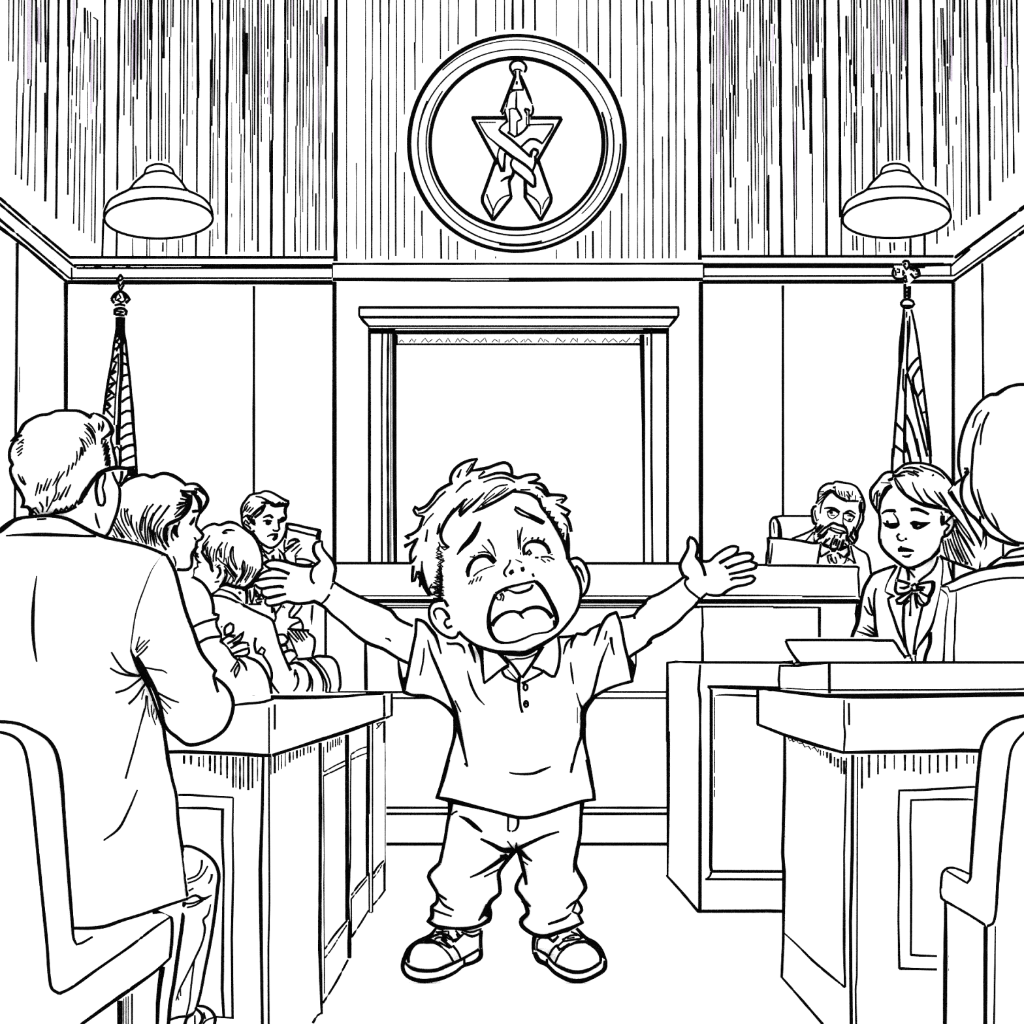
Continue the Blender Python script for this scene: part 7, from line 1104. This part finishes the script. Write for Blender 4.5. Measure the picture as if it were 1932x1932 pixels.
# ---- the long-haired person at the edge
lo_ = thing('person', 'person with very long loose hair, seen from behind, cut off by the picture edge', 'person', ground(1990, 3.7))
b = Part('body', lo_, SKIN)
b.blob('P: 1420,700 1700,300 2000,250 2300,400 2300,1300 2000,1700 1600,1500', 3.78, .06, 60, step=14)
b.blob('Q: 1560,200 1930,260 2300,330 2350,2600 1500,2600 1500,500', 3.82, .05, 50, step=14)
b.fuse(.008); b.done()
q = Part('garment', lo_, CLOTH)
q.blob('Q: 1480,330 1535,150 1600,200 1720,260 1860,280 1932,290 2300,300 2350,2000 1490,2000 1490,520', 3.8, .08, 40, step=10)
q.ink('Q: 1537,150 1537,270 1520,312', [4, 4.4, 2.6]).ink('Q: 1715,260 1715,382', 4.6).ink('Q: 1940,293 1860,310 1790,330 1728,392', [5.4, 5.6, 5.8, 4]).ink('Q: 1708,402 1780,395 1940,375', [4, 4.4, 4.8]).ink('Q: 1702,388 1640,430 1575,480 1550,512', [4.6, 6, 7, 7]).ink('Q: 1490,512 1560,500', 5); q.done()
q = Part('hair', lo_, HAIR)
q.blob('P: 1510,290 1580,243 1650,230 1700,200 1770,162 1870,138 1932,136 2200,160 2500,500 2500,1500 2200,1830 1932,1812 1830,1800 1720,1770 1620,1730 1560,1690 1480,1590 1430,1530 1360,1470 1300,1370 1280,1280 1290,1160 1310,1060 1285,1110 1255,990 1255,850 1270,740 1310,590 1370,460 1430,370', 3.72, .13, 80, step=10)
q.mid = lambda x, y: 3.7
for sp, w, *a in [
 ('P: 1945,138 1870,140 1770,165 1700,205 1650,240', [6, 6, 5.4, 7, 8]), ('P: 1650,240 1580,245 1510,290 1430,370 1370,460 1310,590 1270,740 1256,850 1256,990 1287,1112', [7, 5.4, 5.6, 6, 6, 6, 6, 6, 6, 4.6]), ('P: 1312,1010 1340,1012 1352,1050 1320,1090 1290,1160 1280,1280 1300,1370 1360,1470 1430,1530 1480,1590', [5.4, 6.6, 6.8, 6.8, 6, 5.6, 6.6, 6.6, 6.6, 6.4]), ('P: 1480,1590 1560,1690 1620,1730 1720,1770 1830,1800 1882,1806', [6, 7, 6.6, 6.8, 6.8, 4.6]),
 ('P: 1482,543 1440,660 1405,800 1395,950 1385,1100 1390,1230 1430,1350 1480,1460 1517,1532', [2.6, 4.6, 5.4, 5, 5.6, 5.8, 6.6, 5.8, 4]), ('P: 1448,1222 1480,1350 1530,1490 1600,1590 1700,1680 1780,1740 1870,1780 1940,1786', [3, 4.6, 4.8, 5.6, 5.6, 5.6, 5.6, 4.6]), ('P: 1593,1468 1640,1560 1672,1637', [2.6, 4.6, 4]), ('P: 1497,403 1440,460 1398,588', [2.6, 4.2, 3.4]), ('P: 1567,428 1520,520 1490,640 1480,767', [4.6, 4.6, 4.2, 3]), ('P: 1480,1500 1474,1582', 5), ('P: 1318,1060 1330,1035', 4)]: q.ink(sp, w)
q.done()
q = Part('hair_strand', lo_, HAIR)
q.blob('P: 1205,1185 1285,1112 1300,1200 1280,1290 1295,1360 1300,1440 1160,1245', 3.75, .01, 6, step=4); q.mid = lambda x, y: 3.74
q.ink('P: 1208,1185 1240,1150 1282,1120', [5, 5.4, 5]).ink('P: 1175,1240 1225,1330 1282,1412', [5, 4.6, 4]); q.done()

# ---- flags
def flag(base_px, label, cloth, clines, parts, Y=6.42):
    root = thing('flag', label, 'flag', ground(base_px, Y), 'furled flags on poles beside the middle bay')
    q = Part('cloth', root, CLOTH); q.blob(cloth, Y, .05, 16, step=5); q.mid = lambda x, y: Y - .04
    for sp, w in clines: q.ink(sp, w)
    q.done()
    q = Part('pole', root, WOOD); x = P(base_px, 0, Y).x; q.box(x - .012, x + .012, Y - .012, Y + .012, .03, P(0, 600, Y).z); q.done()
    q = Part('base', root, METAL); q.lathe([(.15, 0), (.15, .015), (.05, .03), (.02, .06)], V3(x, Y, 0)); q.done()
    for nm, blobs, ls in parts:
        q = Part(nm, root, METAL)
        for sp, d, r in blobs: q.blob(sp, Y - .03, d, r, step=3, sm=False)
        q.mid = lambda x, y: Y - .04
        for sp, w in ls: q.ink(sp, w)
        q.done()
flag(228, 'tightly furled banded flag rising behind the man in the suit', 'E: 1060,695 1132,695 1132,850 1147,950 1162,1100 1182,1270 1197,1450 1207,1600 1222,1780 1237,1940 1250,2300 940,2300 940,1700 965,1430 990,1270 1020,1100 1040,950 1060,850', [
 ('E: 1062,718 1060,850 1040,950 1020,1100 990,1270 965,1430 943,1605', [4, 5.4, 4.6, 4.6, 5, 5, 5]), ('E: 1130,718 1130,850 1147,950 1162,1100 1182,1270 1197,1450 1207,1600 1222,1780 1237,1940', [4.6, 4.6, 5, 5, 5, 5, 5.6, 5.6, 5.6]), ('E: 1096,720 1097,880', 15), ('E: 1105,870 1118,965', [11, 7]), ('E: 1107,950 1108,1100 1104,1250 1092,1450 1086,1650 1078,1790 1076,1880', [9, 6.6, 6.6, 6.6, 6.4, 8, 9]), ('E: 1077,1050 1077,1200 1060,1350 1050,1500 1040,1702', 3.2), ('E: 1062,1700 1062,1880', 3.4),
 ('E: 1060,888 1092,900 1060,942; 1038,1012 1087,988; 1028,1112 1082,1048; 1032,1120 1060,1130 1010,1242 1060,1208; 1000,1252 1052,1312 988,1332; 1052,1312 990,1372 1045,1427; 978,1390 1012,1410 968,1452; 1042,1440 970,1482 1012,1532; 953,1490 1002,1537 958,1562; 968,1560 1032,1632', 4.4), ('E: 1050,940 1085,960 1060,1030', 3.4), ('E: 1030,1205 1050,1220', 5),
 ('E: 1118,1042 1152,1062; 1108,1132 1162,1152; 1118,1252 1172,1240; 1128,1362 1172,1340; 1110,1380 1130,1360; 1108,1492 1150,1460 1197,1440; 1103,1602 1150,1572 1202,1575; 1103,1732 1150,1692 1212,1680; 1098,1832 1150,1792 1212,1775; 1098,1934 1160,1892 1227,1880', 4.8), ('E: 1118,1050 1116,1300', 3.4), ('F: 1463,700 1540,652 1622,635; 1468,842 1550,802 1637,768', 4.6), ('F: 1590,0 1610,160 1625,400 1640,640 1655,850 1660,1002', 5), ('F: 1472,640 1466,760 1470,850 1450,900', 4.2), ('F: 1388,702 1400,670 1420,660 1447,692 1450,882', 3.6), ('F: 1610,920 1640,960 1655,1000', 4), ('F: 1560,990 1520,1040 1500,1080', 4)],
 [('finial', [('E: 1097,325 1130,372 1112,420 1100,470 1120,482 1150,510 1182,555 1142,592 1100,600 1058,592 1015,555 1040,515 1075,482 1090,470 1080,420 1065,370', .025, 8)],
   [('E: 1097,328 1075,365 1092,385 1122,362 1097,328', 4.6), ('E: 1063,370 1078,400 1097,432 1132,378', 3.4), ('E: 1078,425 1092,472', 4), ('E: 1127,425 1100,472', 4.8), ('E: 1015,555 1040,512 1095,482 1150,512 1182,555 1145,590', 5.6), ('E: 1015,555 1040,590', 5), ('E: 1040,542 1080,500 1102,540 1060,562 1112,580 1080,602 1142,560 1120,508 1152,540 1120,582; 1060,520 1050,560 1090,570', 3.3), ('E: 1050,608 1090,600 1140,612', 4.6)]),
  ('collar', [('E: 1045,695 1045,648 1080,635 1132,640 1155,665 1145,697', .03, 8)], [('E: 1045,695 1045,650 1080,636 1130,640 1155,665 1143,700', 5.6), ('E: 1060,662 1132,667 1060,692', 3.3), ('E: 1050,695 1135,703', 4)])])
flag(1710, 'loosely furled flag with diagonal folds rising behind the girl with the bow tie', 'T: 985,585 1062,585 1082,680 1112,850 1137,1030 1162,1230 1187,1430 1207,1600 1227,1800 1237,1940 1260,2300 850,2300 895,1932 910,1700 925,1500 940,1300 958,1080 970,900 985,720', [
 ('T: 992,585 985,720 970,900 960,1080', [4, 8, 11, 9]), ('T: 958,1080 940,1300 925,1500 910,1700 893,1940', [7, 5.6, 5, 5, 5]), ('T: 1060,598 1080,680 1112,850 1137,1030 1162,1230 1187,1430 1207,1600 1227,1800 1237,1940', [4, 4.6, 5, 5, 4.6, 5, 5, 5.6, 5.6]), ('T: 1017,620 1015,672', 3), ('T: 1045,658 1040,800 1025,950 1020,1152', [3, 5.6, 4.6, 4.6]), ('T: 1024,700 1024,930', 2.4), ('T: 988,1138 985,1320 1000,1350 1005,1450 1000,1700 1000,1905', [3.6, 3.6, 5.6, 5.6, 6.6, 5.6]), ('T: 1012,1190 1008,1402', 4.8), ('T: 1020,1170 1060,1290 1110,1390 1150,1540 1190,1690 1215,1882', [4.6, 4.6, 4, 4.6, 4.6, 3.4]),
 ('T: 1023,1167 1070,1090 1122,1038', 5), ('T: 1068,1255 1075,1220 1137,1118', 5), ('T: 1075,1230 1085,1310 1120,1392 1162,1328', [4.6, 4.6, 4.4, 5]), ('T: 1118,1390 1122,1440 1157,1542 1192,1530', 4.4), ('T: 1060,1300 1110,1550 1160,1760 1207,1940', 5), ('T: 1013,1558 1060,1660 1100,1800 1132,1940', 5.6), ('T: 923,1638 992,1712', 5), ('T: 908,1838 992,1902', 5), ('T: 1000,1798 1042,1940', 4.6), ('P: 710,740 725,800 742,860 757,942', 5.4), ('P: 575,800 567,920 565,1032', 5.4), ('P: 685,850 690,955', 5), ('P: 820,700 865,940', 4.6), ('P: 958,800 966,960', 5)],
 [('finial', [('T: 1000,372 980,330 905,312 888,262 905,215 985,240 978,170 1005,150 1040,165 1048,240 1075,215 1130,240 1137,292 1090,318 1045,360 1045,490 1000,490', .02, 8), ('T: 962,545 988,512 1030,503 1075,522 1088,550 1065,577 985,577', .035, 10)],
   [('T: 963,545 990,510 1030,504 1075,525 1086,550 1065,577 985,577 963,545', 5), ('T: 985,562 1060,562', 3), ('T: 1000,368 1000,492', 5.6), ('T: 1043,388 1040,492', 7), ('T: 1000,402 1042,402; 1000,440 1042,440; 1000,470 1042,472', 4.6), ('T: 980,172 1000,153 1032,157 1042,200 1015,235 990,195 1010,180', 4.8), ('T: 905,218 888,270 910,312 980,318 1012,290', 5), ('T: 1048,232 1070,218 1130,240 1136,290 1090,314 1050,270', 5), ('T: 928,228 952,232 950,262 928,260; 1100,248 1122,252 1120,277 1093,275; 915,240 920,290; 980,240 1002,272; 1010,300 1022,352; 1060,230 1090,250', 3.4), ('T: 983,330 1012,352', 5), ('T: 985,240 985,290', 4)])])

# ------------------------------------------------------------------ light and camera
wd = bpy.data.worlds.new('daylight'); SC.world = wd; wd.use_nodes = True
bg = wd.node_tree.nodes['Background']; bg.inputs[0].default_value = (1, 1, 1, 1); bg.inputs[1].default_value = 1.0
cam = bpy.data.cameras.new('camera'); co = bpy.data.objects.new('camera', cam); COL.objects.link(co)
co.location = CAM; co.rotation_euler = (math.radians(90), 0, 0)
cam.sensor_width = 36; cam.lens = 36 * F / 1932; cam.shift_y = (CY - 966) / 1932; cam.clip_start = .05; cam.clip_end = 60
SC.camera = co
SC.view_settings.view_transform = 'Standard'; SC.view_settings.look = 'None'; SC.view_settings.gamma = 1
SC.view_settings.use_curve_mapping = False; SC.view_settings.exposure = 1.8
SC.cycles.max_bounces = 40; SC.cycles.diffuse_bounces = 40; SC.cycles.use_denoising = False
SC.cycles.filter_width = 1.2
